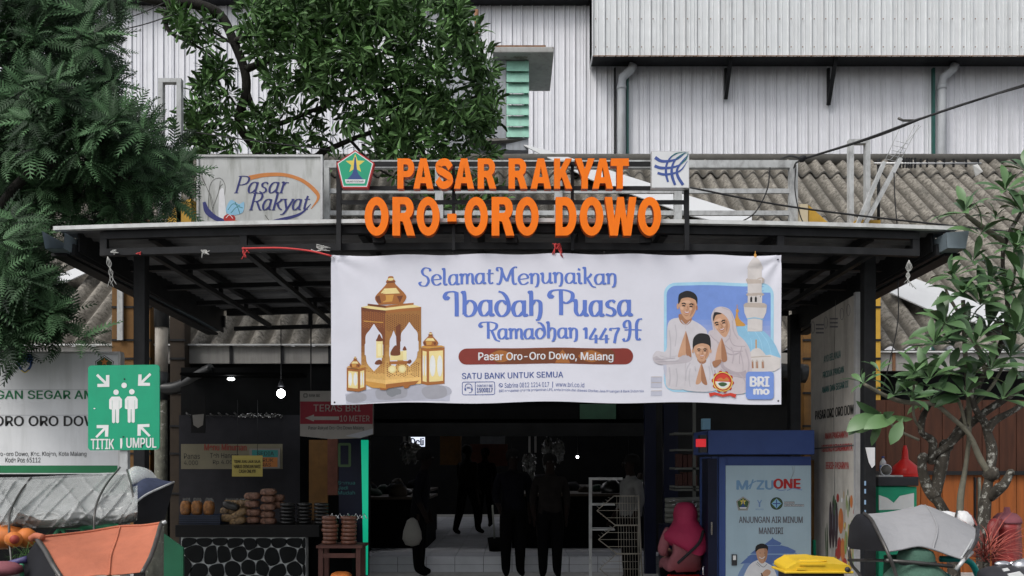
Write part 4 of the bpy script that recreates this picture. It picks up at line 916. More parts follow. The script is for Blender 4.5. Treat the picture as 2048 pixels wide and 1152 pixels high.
# faces
def feat(cx, cy, s, t=0, smile=1):
    c_, s_ = math.cos(t), math.sin(t); T = lambda u, v: (fx(cx + s * (u * c_ - v * s_)), fy(cy + s * (u * s_ + v * c_)))
    p.blob([T(.5, -.5), T(.86, -.3), T(.8, .4), T(.4, 1.0), T(.5, .3)], 'face_s'); p.blob([T(-.6, -.6), T(.1, -.75), T(.3, -.45), T(-.4, -.4)], 'face_h'); p.blob([T(-.75, .05), T(-.45, .0), T(-.4, .3), T(-.65, .35)], 'face_h'); p.blob([T(.3, .02), T(.55, .05), T(.5, .3), T(.3, .28)], 'face_h')
    p.blob([T(-.3, .82), T(0, .86), T(.3, .8), T(.1, 1.0), T(-.1, 1.0)], 'face_s')
    for e in (-1, 1):
        p.line([T(e * .42 - .22, -.3), T(e * .42, -.4), T(e * .42 + .22, -.3)], s * .03, 'ink_hair'); p.blob([T(e * .4 - .2, -.08), T(e * .4, -.2), T(e * .4 + .2, -.08), T(e * .4, -.02)], 'face_s', 3); p.line([T(e * .4 - .16, -.08), T(e * .4, -.13), T(e * .4 + .16, -.08)], s * .032, 'ink_hair')
    p.line([T(.03, -.1), T(.1, .18), T(.14, .26)], s * .03, 'face_s'); p.line([T(-.12, .3), T(.02, .34), T(.16, .29)], s * .02, 'ink_face2'); p.poly([T(-.34, .48), T(0, .52), T(.36, .46), T(.22, .66), T(0, .72), T(-.2, .66)], 'ink_lip'); p.poly([T(-.28, .505), T(0, .55), T(.3, .485), T(.18, .6), T(0, .635), T(-.17, .6)], 'ink_white')
for q, wd, m in (([(250, 520), (262, 640), (258, 760)], 2.4, 'robe_s'), ([(300, 470), (312, 560), (300, 660)], 2, 'robe_s'), ([(250, 840), (258, 930), (250, 1000)], 3, 'robe_s'), ([(310, 850), (320, 930), (310, 1010)], 2.4, 'robe_s'), ([(130, 770), (200, 770), (300, 760)], 1.6, 'robe_d'), ([(150, 795), (230, 790), (330, 785)], 1.4, 'robe_d'), ([(170, 740), (230, 755), (320, 740)], 1.2, 'robe_s'), ([(430, 800), (400, 860), (390, 960)], 2.4, 'robe_s'), ([(350, 430), (390, 470), (430, 440)], 1.6, 'robe_s'),
                 ([(470, 830), (480, 900), (470, 1000)], 2, 'robe_s'), ([(590, 830), (600, 900), (590, 1000)], 2, 'robe_s'), ([(640, 860), (650, 940), (645, 1010)], 2.4, 'robe_d'), ([(430, 850), (420, 930), (430, 1010)], 2, 'robe_s'), ([(690, 850), (760, 890), (860, 910)], 2.4, 'veil_s'), ([(780, 660), (800, 720), (790, 800)], 2.6, 'veil_s'), ([(900, 670), (930, 780), (920, 900)], 3, 'veil_s'), ([(860, 700), (880, 800), (880, 860)], 2, 'veil_s'), ([(640, 340), (620, 420), (640, 520)], 2, 'veil_s'), ([(700, 322), (770, 350), (800, 430)], 1.6, 'veil_s'), ([(790, 430), (800, 520), (840, 590)], 2.4, 'veil_s'), ([(770, 500), (770, 570), (730, 620)], 2.4, 'veil_s'), ([(650, 600), (700, 680), (780, 720), (860, 700)], 2, 'veil_s'), ([(850, 880), (900, 950), (900, 1020)], 2.4, 'veil_s')):
    p.line(Q(*q), wd, m)
feat(405, 320, 78, .12); feat(690, 470, 72, -.3); feat(530, 705, 62, 0)
# hands
for q, m in ([(325, 750), (345, 660), (385, 545), (392, 540), (394, 720), (370, 735)], 'ink_face'), ([(440, 750), (430, 660), (398, 540), (392, 545), (394, 720), (415, 740)], 'ink_face2'), ([(640, 810), (660, 680), (690, 600), (697, 600), (697, 760), (672, 800)], 'ink_face'), ([(745, 770), (735, 690), (705, 595), (697, 600), (697, 760), (715, 790)], 'ink_face2'), ([(478, 985), (495, 900), (520, 815), (525, 815), (526, 960)], 'ink_face'), ([(575, 990), (560, 910), (532, 815), (526, 815), (527, 960)], 'ink_face2'), ([(620, 790), (690, 770), (690, 800), (640, 840)], 'ink_face2'): p.blob(Q(*q), m)
p.line(Q((388, 480), (388, 510)), .8, 'ink_robe2'); p.line(Q((390, 760), (385, 1000)), 1, 'ink_robe2'); p.line(Q((525, 800), (522, 815)), .8, 'ink_robe2'); p.line(Q((600, 800), (640, 960), (640, 1020)), 1.6, 'ink_robe2')
# round gear badge with a ribbon
cx, cy = fx(708), fy(958)
p.poly([(cx + (22.5 if i % 4 < 2 else 19.5) * math.cos(i * math.pi / 20), cy + (22.5 if i % 4 < 2 else 19.5) * math.sin(i * math.pi / 20)) for i in range(40)], 'ink_red'); p.ell(cx, cy, 19.8, 19.8, 'ink_yellow'); p.ell(cx, cy, 18, 18, 'ink_red'); p.ell(cx, cy, 15.5, 15.5, 'ink_cream'); p.ell(cx, cy, 15.5, 15.5, 'led_ink', a0=180, a1=360); p.ell(cx, cy, 13, 13, 'ink_white', a0=0, a1=180)
p.blob([(cx - 11, cy - 2), (cx - 4, cy - 8), (cx + 2, cy - 5), (cx + 8, cy - 9), (cx + 12, cy - 2)], 'ink_orange'); p.blob([(cx - 9, cy + 4), (cx, cy + 1), (cx + 9, cy + 4), (cx + 3, cy + 9), (cx - 4, cy + 9)], 'ink_leaf')
p.poly([(fx(590), fy(1060)), (fx(640), fy(1050)), (fx(708), fy(1066)), (fx(776), fy(1050)), (fx(824), fy(1060)), (fx(815), fy(1092)), (fx(770), fy(1074)), (fx(708), fy(1088)), (fx(645), fy(1074)), (fx(598), fy(1092))], 'led_ink')
p.rrect(fx(905), fy(864), fx(1143), fy(1100), 7.5, 'ink_sky'); p.text('BRI', fx(944), fy(908), fx(1100), fy(990), 'ink_white', .055); p.text('mo', fx(974), fy(1012), fx(1100), fy(1058), 'ink_white', .06)
p.done('family_picture', bn, drape)
p = Pr(YB, step=.0005, start=.002); 
for x, y in ((669, 803), (1557, 801), (668, 515), (1556, 518), (905, 506), (1208, 505)): p.ell(x, y, 1.8, 1.8, 'ink_black', n=10)
p.done('eyelet', bn, drape)

# ------------------------------------------------------------------ old slanted-letter board on the roof
bd = thing('market_board', 'old white board with slanted blue market lettering and an orange swoosh', 'signboard', P(520, 460, 12.6))
YO = 12.6
b = B(); b.pbox(396, 312, 642, 470, YO, .06, 'board_old'); b.done('panel', bd)
b = B(); b.pbox(393, 309, 645, 313, YO - .02, .1, 'alu'); b.pbox(641, 313.2, 645, 472, YO - .02, .1, 'alu'); b.pbox(393, 313.2, 397, 472, YO - .02, .1, 'alu'); b.done('frame', bd)
p = Pr(YO, step=.002, start=.003)
for q in ([(398, 335), (412, 372), (424, 398), (430, 440)], [(402, 352), (420, 392), (428, 440)], [(416, 440), (420, 372), (438, 356), (450, 370), (448, 400)], [(450, 440), (440, 380), (446, 368)], [(424, 420), (436, 388), (441, 362)]): p.line(q, 1.1, 'ink_faint')
p.blob([(440, 380), (447, 378), (450, 400), (452, 440), (438, 440), (438, 400)], 'ink_white'); p.blob([(490, 432), (520, 424), (548, 428), (540, 444), (500, 446)], 'ink_faint') if False else None
p.line([(408, 404), (416, 424), (440, 440), (480, 448), (520, 448), (560, 440), (600, 428), (622, 408)], (6, 12, 9, 7, 6, 7, 5, 1), 'ink_navy')
p.line([(498, 356), (530, 350), (570, 350), (606, 362), (632, 384), (636, 398), (622, 418)], (9, 8, 7, 7, 8, 5, 1), 'ink_orange')
p.ell(459, 437, 12, 9, 'ink_red'); p.blob([(452, 418), (462, 400), (478, 408), (488, 404), (486, 424), (470, 430), (456, 428)], 'ink_dome'); 
for q in ([(456, 420), (466, 408), (480, 412)], [(462, 426), (474, 414), (486, 416)], [(470, 404), (476, 416), (480, 428)]): p.line(q, 1.2, 'ink_teal')
p.line([(452, 436), (459, 430), (466, 437)], 1.2, 'ink_white'); p.line([(468, 442), (480, 444)], 3, 'ink_orange'); p.line([(530, 430), (540, 444)], 1, 'ink_black')
p.words('Pasar', 468, 578, 386, 22, 'ink_navy', .2, .075, .26, SER); p.words('Rakyat', 498, 620, 420, 22, 'ink_navy', .2, .075, .26, SER)
p.done('lettering', bd)

# ------------------------------------------------------------------ address board at the left
ad = thing('address_board', 'large white address board with green stripe behind the green assembly sign', 'signboard', P(90, 1000, 8.7))
YA = 8.7
b = B(); b.pbox(-200, 706, 236, 948, YA, .05, 'board_white'); b.done('panel', ad)
b = B(); b.pbox(-200, 703, 240, 707, YA - .02, .09, 'alu'); b.pbox(236, 707.2, 241, 950, YA - .02, .09, 'alu'); b.done('frame', ad)
for px in (-150, 205): b = B(); b.pbox(px, 948.5, px + 9, 1240, YA + .02, .05, 'alu'); b.done('leg', ad)
p = Pr(YA, step=.002, start=.004)
p.rect(-198, 931, 235, 946, 'ink_green'); p.text('PANGAN SEGAR AMAN', -62, 781, 226, 798, 'ink_green', .022); p.text('PASAR ORO ORO DOWO', -112, 832, 216, 852, 'ink_black', .026)
p.text('Jl. Guntur No. 20, Oro-oro Dowo, Kec. Klojen, Kota Malang', -92, 903, 173, 914.5, 'ink_black', .005); p.text('Kode Pos 65112', 11, 915, 81, 925, 'ink_black', .006)
p.blob([(36, 708), (50, 704), (64, 708), (64, 732), (50, 746), (36, 732)], 'ink_monument', 4); p.blob([(40, 728), (50, 724), (60, 728), (50, 742)], 'ink_white', 4); p.line([(42, 740), (50, 745), (58, 740)], 2, 'ink_yellow'); p.line([(50, 712), (50, 736)], 2, 'ink_grey')
q = [((x - 710.5) * .5 + 209, (y - 341) * .5 + 731) for x, y in PENT]; p.poly(q, 'ink_black'); p.poly(shrink(q, .92), 'ink_white'); p.poly(shrink(q, .84), 'ink_leaf'); p.poly(star(209, 724, 8.5), 'ink_orange')
for y in (781, 832): p.rect(-190, y - 2, 235, y - 1.2, 'ink_faint') if y > 900 else p.line([(-100, y - 2), (100, y - 1.5), (234, y - 2)], .5, 'ink_grey')
p.done('lettering', ad)

# ------------------------------------------------------------------ green assembly point sign
as_ = thing('assembly_sign', 'green square assembly point sign with two white figures and four arrows', 'sign', P(248, 1260, 7.0))
YS = 7.0; zx = lambda x: 160 + x / 6.061
zy = lambda y: 720 + y / 6.061
p0 = Pr(0)
b = B(); b.prism([P(x, y + (x - 248) * -.012, YS) for x, y in p0.ring_pts(176, 730, 319, 900, 7)], (0, .012, 0), 'sign_green'); b.done('plate', as_)
b = B(); b.pbox(240, 900, 255, 1270, YS + .014, .05, 'rail_grey'); b.done('pole', as_)
p = Pr(YS, step=.0012, start=.002)
S = lambda *a: [(zx(x), zy(y)) for x, y in a]
p.poly(S((196, 190), (218, 168), (316, 262), (316, 183), (357, 182), (357, 326), (212, 328), (212, 290), (296, 288)), 'sign_white')
p.poly(S((866, 180), (846, 157), (748, 250), (748, 175), (709, 175), (703, 313), (849, 313), (849, 277), (768, 275)), 'sign_white')
p.poly(S((187, 928), (208, 947), (305, 848), (303, 930), (343, 930), (348, 788), (203, 788), (203, 826), (285, 826)), 'sign_white')
p.poly(S((857, 915), (836, 932), (740, 838), (738, 918), (697, 918), (699, 780), (843, 775), (843, 812), (762, 814)), 'sign_white')
p.b.each('arrow_print', as_); p = Pr(YS)
for hx, hy in ((536, 308), (438, 391), (629, 385)): p.ell(zx(hx), zy(hy), 33 / 6.06, 33 / 6.06, 'sign_white')
for ox, oy, chip in ((0, 0, 1), (190, -4, 0)):
    q = [(355, 590), (355, 480), (385, 445), (480, 443), (510, 478), (510, 570 if chip else 590), (486, 592 if chip else 600), (476, 596), (474, 755), (456, 768), (436, 755), (434, 600), (428, 600), (426, 755), (408, 768), (390, 755), (388, 600), (370, 600)]
    p.poly(S(*[(x + ox, y + oy) for x, y in q]), 'sign_white')
    for x in (392, 475): p.line(S((x + ox, 490 + oy), (x + ox, 596 + oy)), .5, 'sign_green')
p.done('figure_print', as_); p = Pr(YS)
p.text('TITIK', zx(135), zy(958), zx(412), zy(1080), 'sign_white', .035); p.poly(S((488, 950), (512, 950), (516, 1010), (508, 1072), (490, 1072)), 'sign_white'); p.text('UMPUL', zx(566), zy(945), zx(925), zy(1064), 'sign_white', .035)
p.ell(zx(540), zy(232), 1.8, 1.8, 'ink_black', n=8); p.ell(zx(528), zy(932), 2.2, 1.4, 'ink_black', n=8); p.ell(zx(176), zy(588), 2, 1.2, 'sign_white', n=8)
p.done('lettering', as_)

# ------------------------------------------------------------------ bank sign hung under the canopy
ts = thing('hanging_sign', 'dim red and white bank sign with arrow hanging under the canopy', 'sign', P(673, 800, 10))
b = B(); b.prism([P(x, y, 10) for x, y in ((600, 782), (746, 782), (746, 868), (720, 876), (660, 878), (600, 872))], (0, .06, 0), 'pale_sign'); b.done('panel', ts)
b = B(); b.tube([P(622, 783, 10.03), P(622, 640, 10.03)], .008, 'cable', 5); b.tube([P(728, 783, 10.03), P(728, 640, 10.03)], .008, 'cable', 5); b.done('hanger', ts)
p = Pr(10, step=.002, start=.004); p.rect(600.5, 803, 745.5, 848, 'red_sign'); p.text('TERAS BRI', 627, 809, 721, 823, 'pale_sign', .005); p.text('10 METER', 680, 831, 739, 843, 'pale_sign', .004)
p.poly([(610, 836), (628, 829), (628, 833), (678, 833), (678, 840), (628, 840), (628, 843)], 'pale_sign'); p.text('Pasar Rakyat Oro-Oro Dowo Malang', 617, 852, 728, 861, 'ink_black', .01)
p.rrect(607, 787, 615, 795, 1.5, 'ink_black', 1.5); p.text('BANK BRI', 618, 788, 640, 794, 'ink_black', .02); p.poly([(690, 872), (746, 857), (746, 868), (720, 876)], 'ink_grey'); p.done('lettering', ts)

# ------------------------------------------------------------------ tall side panel at the right
XP = PX(1716, 8.65)
sp = thing('painted_signboard', 'tall pale painted panel with vegetables standing edge-on under the canopy right end', 'panel', (XP, 9.3, .1))
def PY(px): return XP * F / (px - CX)
b = B(); y0, y1 = PY(1712), PY(1622)
b.prism([(XP, y0, .1), (XP, y1, .1), (XP, y1, PZ(640, y1)), (XP, y0, PZ(588, y0))], (.03, 0, 0), 'panel'); b.done('board', sp)
b = B(); b.beam((XP + .0, y0 - .03, .1), (XP + .0, y0 - .03, PZ(586, y0)), .05, .05, 'alu'); b.done('edge_post', sp)
def side(px, py, h):
    Y = PY(px); return Vector((XP - h, Y, CH + (HZ - py) * Y / F))
p = Pr(side, step=.0015, start=.003)
def srow(t, x0, x1, ya, yb, m, bold=.03):
    """one line of lettering level on the panel: ya / yb are its top and bottom at x0"""
    k = lambda y, x: HZ + (y - HZ) * (x - CX) / (x0 - CX)
    G = glyphs(t); a, c = glyph_box(G)
    for sh in (-1, 0, 1):
      for v, f in G:
        q = []
        for x, y in v:
            u = (x - a[0]) / (c[0] - a[0]) + sh * .006; Y = PY(x0) + (PY(x1) - PY(x0)) * u; px = CX + XP * F / Y
            q.append((px, k(yb + (ya - yb) * (y - a[1]) / (c[1] - a[1]), px)))
        p.raw(q, f, m)
srow('AYO BELANJA', 1648, 1682, 712, 726, 'ink_teal'); srow('PRODUK PANGAN', 1646, 1688, 744, 757, 'ink_teal'); srow('AMAN DAN SEGAR DI', 1644, 1697, 774, 787, 'ink_teal')
srow('PASAR ORO ORO DOWO', 1631, 1714, 822, 840, 'ink_black', .04); srow('AMAN PANGANNYA', 1650, 1696, 866, 879, 'ink_red'); srow('HIGIENIS PEDAGANGNYA', 1644, 1705, 890, 904, 'ink_red'); srow('BERSIH PASARNYA', 1652, 1698, 924, 938, 'ink_red')
for x, y in ((1626, 655), (1652, 645), (1684, 628), (1697, 620)): p.ell(x, y, 4, 12, 'ink_shadow', 1)
for x, y in ((1632, 648), (1660, 636)):
    for k in range(3): p.rect(x, y + k * 8, x + 16, y + 3 + k * 8, 'ink_shadow')
rg = random.Random(12)
for (x, y, rx, ry, m, ang) in ((1661, 1050, 3, 48, 'ink_egg', 0), (1667, 1045, 3.4, 52, 'ink_egg', 1), (1673, 1050, 3.2, 46, 'ink_egg', 2), (1655, 1085, 1.2, 40, 'ink_leaf', -4), (1652, 1090, 1, 36, 'ink_leaf', -7), (1682, 1042, 5, 26, 'ink_carrot', 0), (1690, 1052, 2.6, 8, 'ink_ginger', 20), (1679, 1096, 4.4, 22, 'ink_tomato', 2), (1686, 1100, 4.4, 24, 'ink_carrot', -3), (1674, 1114, 4, 18, 'ink_tomato', 4),
                              (1671, 1130, 5.5, 18, 'ink_ginger', 6), (1692, 1085, 3, 24, 'ink_bok', 5), (1698, 1075, 2.6, 28, 'ink_bok', 0), (1704, 1070, 2.4, 30, 'ink_bok', -4), (1690, 1128, 4.4, 12, 'ink_tomato', 0), (1700, 1120, 4.6, 26, 'ink_ginger', 0), (1708, 1100, 3.4, 30, 'ink_bok', 0), (1676, 996, 2.6, 9, 'ink_tomato', 0), (1668, 1000, 1.6, 10, 'ink_leaf', -15), (1671, 1010, 1.8, 11, 'ink_leaf', 10), (1669, 1022, 1.6, 9, 'ink_leaf', -10), (1693, 1005, 1.1, 16, 'ink_bok', 6), (1696, 1018, 1.1, 18, 'ink_bok', -6), (1699, 1008, 1, 16, 'ink_leaf', 3),
                              (1703, 1003, 2.8, 13, 'ink_carrot', 0), (1710, 1002, 1.6, 10, 'ink_tomato', 0), (1712, 1014, 1.5, 9, 'ink_tomato', 5), (1708, 1022, 1.6, 6, 'ink_tomato', 20), (1688, 990, .9, 8, 'ink_ginger', 0), (1684, 1000, 1.4, 5, 'ink_white', 0), (1696, 985, .9, 7, 'ink_leaf', 0)):
    ca, sa = math.cos(math.radians(ang)), math.sin(math.radians(ang)); p.poly([(x + rx * math.cos(t) * ca - ry * math.sin(t) * sa * .25, y + ry * math.sin(t)) for t in [k * math.pi / 8 for k in range(16)]], m)
    if rx > 2.4: p.poly([(x - rx * .35 + rx * .3 * math.cos(t), y - ry * .2 + ry * .5 * math.sin(t)) for t in [k * math.pi / 6 for k in range(12)]], {'ink_egg': 'ink_shadow', 'ink_tomato': 'ink_red', 'ink_carrot': 'ink_orange', 'ink_bok': 'ink_ginger'}.get(m, 'ink_yellow'))
p.line([(1672, 600), (1668, 800), (1672, 1150)], .7, 'ink_faint'); p.line([(1624, 898), (1715, 890)], 3, 'ink_faint')
p.done('lettering', sp)
b = B(); b.box(XP - .12, XP - .1, PY(1623), PY(1623) + .02, .1, 3, 'yellow'); 
# ------------------------------------------------------------------ foliage
def inside(q, x, y):
    c = False; n = len(q)
    for i in range(n):
        (x1, y1), (x2, y2) = q[i], q[(i + 1) % n]
        if (y1 > y) != (y2 > y) and x < (x2 - x1) * (y - y1) / (y2 - y1) + x1: c = not c
    return c
def pick(q, rg):
    xs = [p[0] for p in q]; ys = [p[1] for p in q]
    while True:
        x, y = rg.uniform(min(xs), max(xs)), rg.uniform(min(ys), max(ys))
        if inside(q, x, y): return x, y
class Leaves:
    """many leaf blades of one template gathered into one crown mesh"""
    def __init__(s, T, faces): s.T = np.array(T, float); s.F = faces; s.I = []
    def put(s, o, d, up, L, wd=1.): s.I.append((tuple(o), tuple(d), tuple(up), L, wd))
    def mesh(s, name, m, parent):
        o = np.array([i[0] for i in s.I]); d = np.array([i[1] for i in s.I]); up = np.array([i[2] for i in s.I]); L = np.array([i[3] for i in s.I]); wd = np.array([i[4] for i in s.I])
        d /= np.linalg.norm(d, axis=1)[:, None]; sd = np.cross(up, d); sd /= np.linalg.norm(sd, axis=1)[:, None] + 1e-9; n = np.cross(d, sd)
        T = s.T; V = o[:, None] + L[:, None, None] * (T[None, :, 0, None] * d[:, None] + (T[None, :, 1, None] * wd[:, None, None]) * sd[:, None] + T[None, :, 2, None] * n[:, None])
        k = len(T); faces = [tuple(i * k + j for j in f) for i in range(len(s.I)) for f in s.F]
        me = bpy.data.meshes.new(name); me.from_pydata(V.reshape(-1, 3).tolist(), [], faces); me.materials.append(MATS[m]); me.polygons.foreach_set('use_smooth', [m == 'leaf_plum'] * len(me.polygons)); me.update()
        ob = bpy.data.objects.new(name, me); COL.objects.link(ob)
        if parent: attach(ob, parent)
        return ob
def feather(n=10):
    T = []; Fc = []
    for i in range(2 * n + 1):
        t = i / (2 * n); T += [(t, .008, -.34 * t * t), (t, -.008, -.34 * t * t)]
        if i: Fc.append((2 * i - 2, 2 * i - 1, 2 * i + 1, 2 * i))
    for i in range(n):
        t = (i + .4) / n; w_ = .24 * math.sin(math.pi * (.14 + .84 * t)) ** .7
        for s in (0, 1):
            k = len(T); y = (1 - 2 * s); T += [(t + .035, y * w_ * .6, -.34 * t * t - .005), (t + .108, y * w_ * .66, -.34 * t * t - .005), (t + .115, y * w_, -.34 * t * t - .05)]
            a, c = 4 * i + s, 4 * i + 2 + s
            Fc += [(a, c, k + 1, k), (k, k + 1, k + 2)] if s else [(c, a, k, k + 1), (k + 1, k, k + 2)]
    return T, Fc
def blade():   # narrow leaf, folded along the midrib
    return [(0, 0, 0), (.4, .085, .025), (.42, 0, -.01), (.4, -.085, .025), (.75, .125, 0), (.78, 0, -.05), (.75, -.125, 0), (.95, .05, -.11), (1, 0, -.14), (.95, -.05, -.11)], [(0, 2, 1), (0, 3, 2), (1, 2, 5, 4), (2, 3, 6, 5), (4, 5, 8, 7), (5, 6, 9, 8)]
def paddle():  # broad frangipani leaf: stalk, widest past the middle, pointed
    T = []; Fc = []; P_ = [(0, .015, 0), (.14, .03, .02), (.35, .12, .05), (.6, .165, .05), (.8, .13, .01), (.93, .06, -.04), (1, .004, -.08)]
    for t, w_, z in P_: T += [(t, w_, z + .035 * w_ / .165), (t, 0, z), (t, -w_, z + .035 * w_ / .165)]
    for i in range(len(P_) - 1):
        a = i * 3; Fc += [(a, a + 1, a + 4, a + 3), (a + 1, a + 2, a + 5, a + 4)]
    return T, Fc
def rnd_dir(rg, zlo=-1, zhi=1):
    z = rg.uniform(zlo, zhi); a = rg.uniform(0, 2 * math.pi); r = math.sqrt(1 - z * z); return Vector((r * math.cos(a), r * math.sin(a), z))

# left tree: feathery compound leaves
rg = random.Random(21)
t1 = thing('tree', 'dark feathery-leaved tree filling the left edge beside the canopy', 'tree', (-5.9, 9.9, 0))
b = B(); b.tube([(-5.9, 9.9, 0), (-5.8, 9.9, 1.6), (-5.75, 9.8, 3.0), (-5.6, 9.6, 4.4), (-5.2, 9.4, 5.6), (-4.8, 9.3, 7)], [.17, .15, .13, .11, .08, .04], 'bark_dark', 10, curve=4)
for q in ([(-5.7, 9.7, 3.4), (-5.2, 9.0, 4.0), (-4.5, 8.7, 4.5), (-3.6, 8.9, 4.4)], [(-5.6, 9.6, 4.4), (-4.9, 9.5, 4.9), (-4.2, 9.7, 5.2)], [(-5.75, 9.8, 3.0), (-5.3, 8.9, 3.2), (-5.0, 8.4, 3.0)], [(-5.3, 9.4, 5.4), (-5.0, 9.6, 5.7), (-4.8, 9.8, 5.9)]):
    b.tube(q, [.07, .055, .04, .015], 'bark_dark', 7, curve=4)
b.done('trunk', t1)
lf = Leaves(*feather())
def frosette(px, py, Y, n, L):
    c = P(px, py, Y)
    if c.x > -4.45 and 3.3 < c.z < 3.98 and c.y > 7.5: return
    ax = Vector((rg.uniform(-.7, .7), -.75 + rg.uniform(-.5, .5), rg.uniform(.1, .8))).normalized()
    for k in range(n):
        e = rnd_dir(rg); e = (e - ax * e.dot(ax)).normalized(); dd = (e * rg.uniform(.7, 1) + ax * rg.uniform(.1, .7)).normalized()
        dd.z -= .12; lf.put(c + dd * .03, dd, ax + Vector((rg.uniform(-.4, .4), rg.uniform(-.4, .4), .3)), L * rg.uniform(.7, 1.15))
A1 = [(-60, -40), (255, -40), (250, 50), (240, 95), (212, 118), (228, 160), (222, 230), (270, 242), (300, 255), (350, 275), (368, 330), (358, 375), (335, 430), (300, 448), (240, 452), (110, 440), (-60, 440)]
A2 = [(-60, 430), (108, 450), (92, 500), (112, 560), (70, 600), (-60, 610)]
A3 = [(-60, 600), (60, 600), (150, 640), (180, 668), (140, 700), (60, 706), (-60, 706)]
CM = [(rg.uniform(330, 1000), rg.uniform(-30, 320), rg.uniform(18, 46)) for _ in range(95)]
CL = [(rg.uniform(-60, 420), rg.uniform(-40, 700), rg.uniform(22, 60)) for _ in range(120)]
for q, n, y0, y1 in ((A1, 800, 8.7, 10.4), (A2, 120, 7.9, 9.0), (A3, 95, 8.0, 8.6)):
    for i in range(n):
        for _ in range(4):
            x, y = pick(q, rg)
            if any((x - a) ** 2 + (y - c) ** 2 < r * r for a, c, r in CL): break
        frosette(x, y, rg.uniform(y0, y1), rg.randint(5, 8), rg.uniform(.21, .33))
for i in range(70):   # the lit young tips nearest the street
    x, y = pick([(20, 160), (130, 150), (260, 230), (330, 290), (300, 330), (180, 330), (60, 300)], rg); frosette(x, y, rg.uniform(8.3, 8.8), rg.randint(6, 9), rg.uniform(.24, .34))
lf.mesh('crown', 'leaf_feather', t1)

# middle tree: clusters of narrow leaves, dark crooked limbs
t2 = thing('tree', 'broad narrow-leaved tree with dark crooked limbs rising behind the orange letters', 'tree', P(530, 600, 16.2))
b = B(); T_ = lambda *a: [P(x, y, Y) for x, y, Y in a]
b.tube([(PX(535, 16.2), 16.2, 0), (PX(535, 16.2), 16.2, 3)] + T_((535, 470, 16.2), (540, 370, 16.2), (512, 300, 16.1), (484, 262, 16), (478, 232, 16), (492, 185, 16), (489, 140, 16), (468, 85, 15.9), (440, 30, 15.8), (390, 8, 15.7), (320, 2, 15.6), (200, -30, 15.5)), [.18, .16, .13, .11, .09, .08, .08, .08, .08, .08, .085, .085, .085, .07], 'bark_dark', 9, curve=5)
for q, r in ((T_((345, 5, 15.6), (332, 30, 15.6), (338, 62, 15.6), (380, 85, 15.6), (415, 105, 15.6), (442, 124, 15.6)), .05), (T_((494, 182, 16), (510, 225, 16), (532, 255, 16), (570, 280, 16), (610, 302, 16)), .05), (T_((440, 30, 15.8), (400, 45, 15.8), (450, 78, 15.8), (475, 100, 15.9)), .04),
             (T_((489, 140, 16), (540, 120, 15.8), (610, 110, 15.5), (700, 90, 15.2)), .07), (T_((535, 255, 16), (580, 240, 15.9), (640, 215, 15.6), (720, 190, 15.2), (820, 170, 15)), .05), (T_((540, 370, 16.2), (600, 330, 16), (700, 280, 15.8), (850, 230, 15.6), (960, 190, 15.5)), .07), (T_((468, 85, 15.9), (560, 40, 15.6), (680, 10, 15.4), (820, 20, 15.2)), .07), (T_((700, 280, 15.8), (760, 340, 15.4), (850, 380, 15.2)), .03)):
    b.tube(q, [r * (1 - .75 * i / (len(q) - 1)) for i in range(len(q))], 'bark_dark', 7, curve=5)
b.done('trunk', t2)
lc = Leaves(*blade())
def cluster(px, py, Y, n, L):
    c = P(px, py, Y); ax = Vector((rg.uniform(-.8, .8), rg.uniform(-1, .1), rg.uniform(-.3, .8))).normalized()
    for k in range(n):
        e = rnd_dir(rg); dd = (e + ax * .8).normalized(); dd.z -= rg.uniform(0, .45)
        lc.put(c + e * .05, dd, rnd_dir(rg, .1, 1), L * rg.uniform(.65, 1.2), rg.uniform(.8, 1.15))
D1 = [(505, -30), (940, -30), (962, 60), (978, 110), (985, 160), (1005, 215), (990, 250), (960, 268), (930, 292), (850, 308), (760, 312), (720, 290), (690, 262), (650, 215), (600, 195), (545, 170), (515, 120), (480, 60)]
D2 = [(375, 215), (420, 130), (455, 120), (480, 170), (470, 240), (480, 290), (430, 312), (380, 300), (362, 250)]
D3 = [(500, 215), (560, 200), (640, 240), (700, 300), (640, 312), (560, 310), (520, 300)]
D4 = [(335, 20), (400, 20), (450, 60), (440, 110), (380, 95), (340, 60)]
D5 = [(660, 320), (760, 310), (990, 300), (1010, 390), (985, 440), (860, 420), (770, 340), (680, 350)]
for q, n, y0, y1, L in ((D1, 1000, 14.2, 16.6, .25), (D2, 110, 15.2, 16.5, .24), (D3, 75, 15.2, 16.6, .24), (D4, 36, 15.2, 16, .23), (D5, 75, 14.4, 15.4, .23)):
    for i in range(n):
        for _ in range(3):
            x, y = pick(q, rg)
            if any((x - a) ** 2 + (y - c) ** 2 < r * r for a, c, r in CM): break
        if q is D1 and rg.random() < .6 and ((x - 735) / 60) ** 2 + ((y - 190) / 30) ** 2 < 1: continue
        cluster(x, y, rg.uniform(y0, y1), rg.randint(8, 13), L)
lc.mesh('crown', 'leaf_cluster', t2)

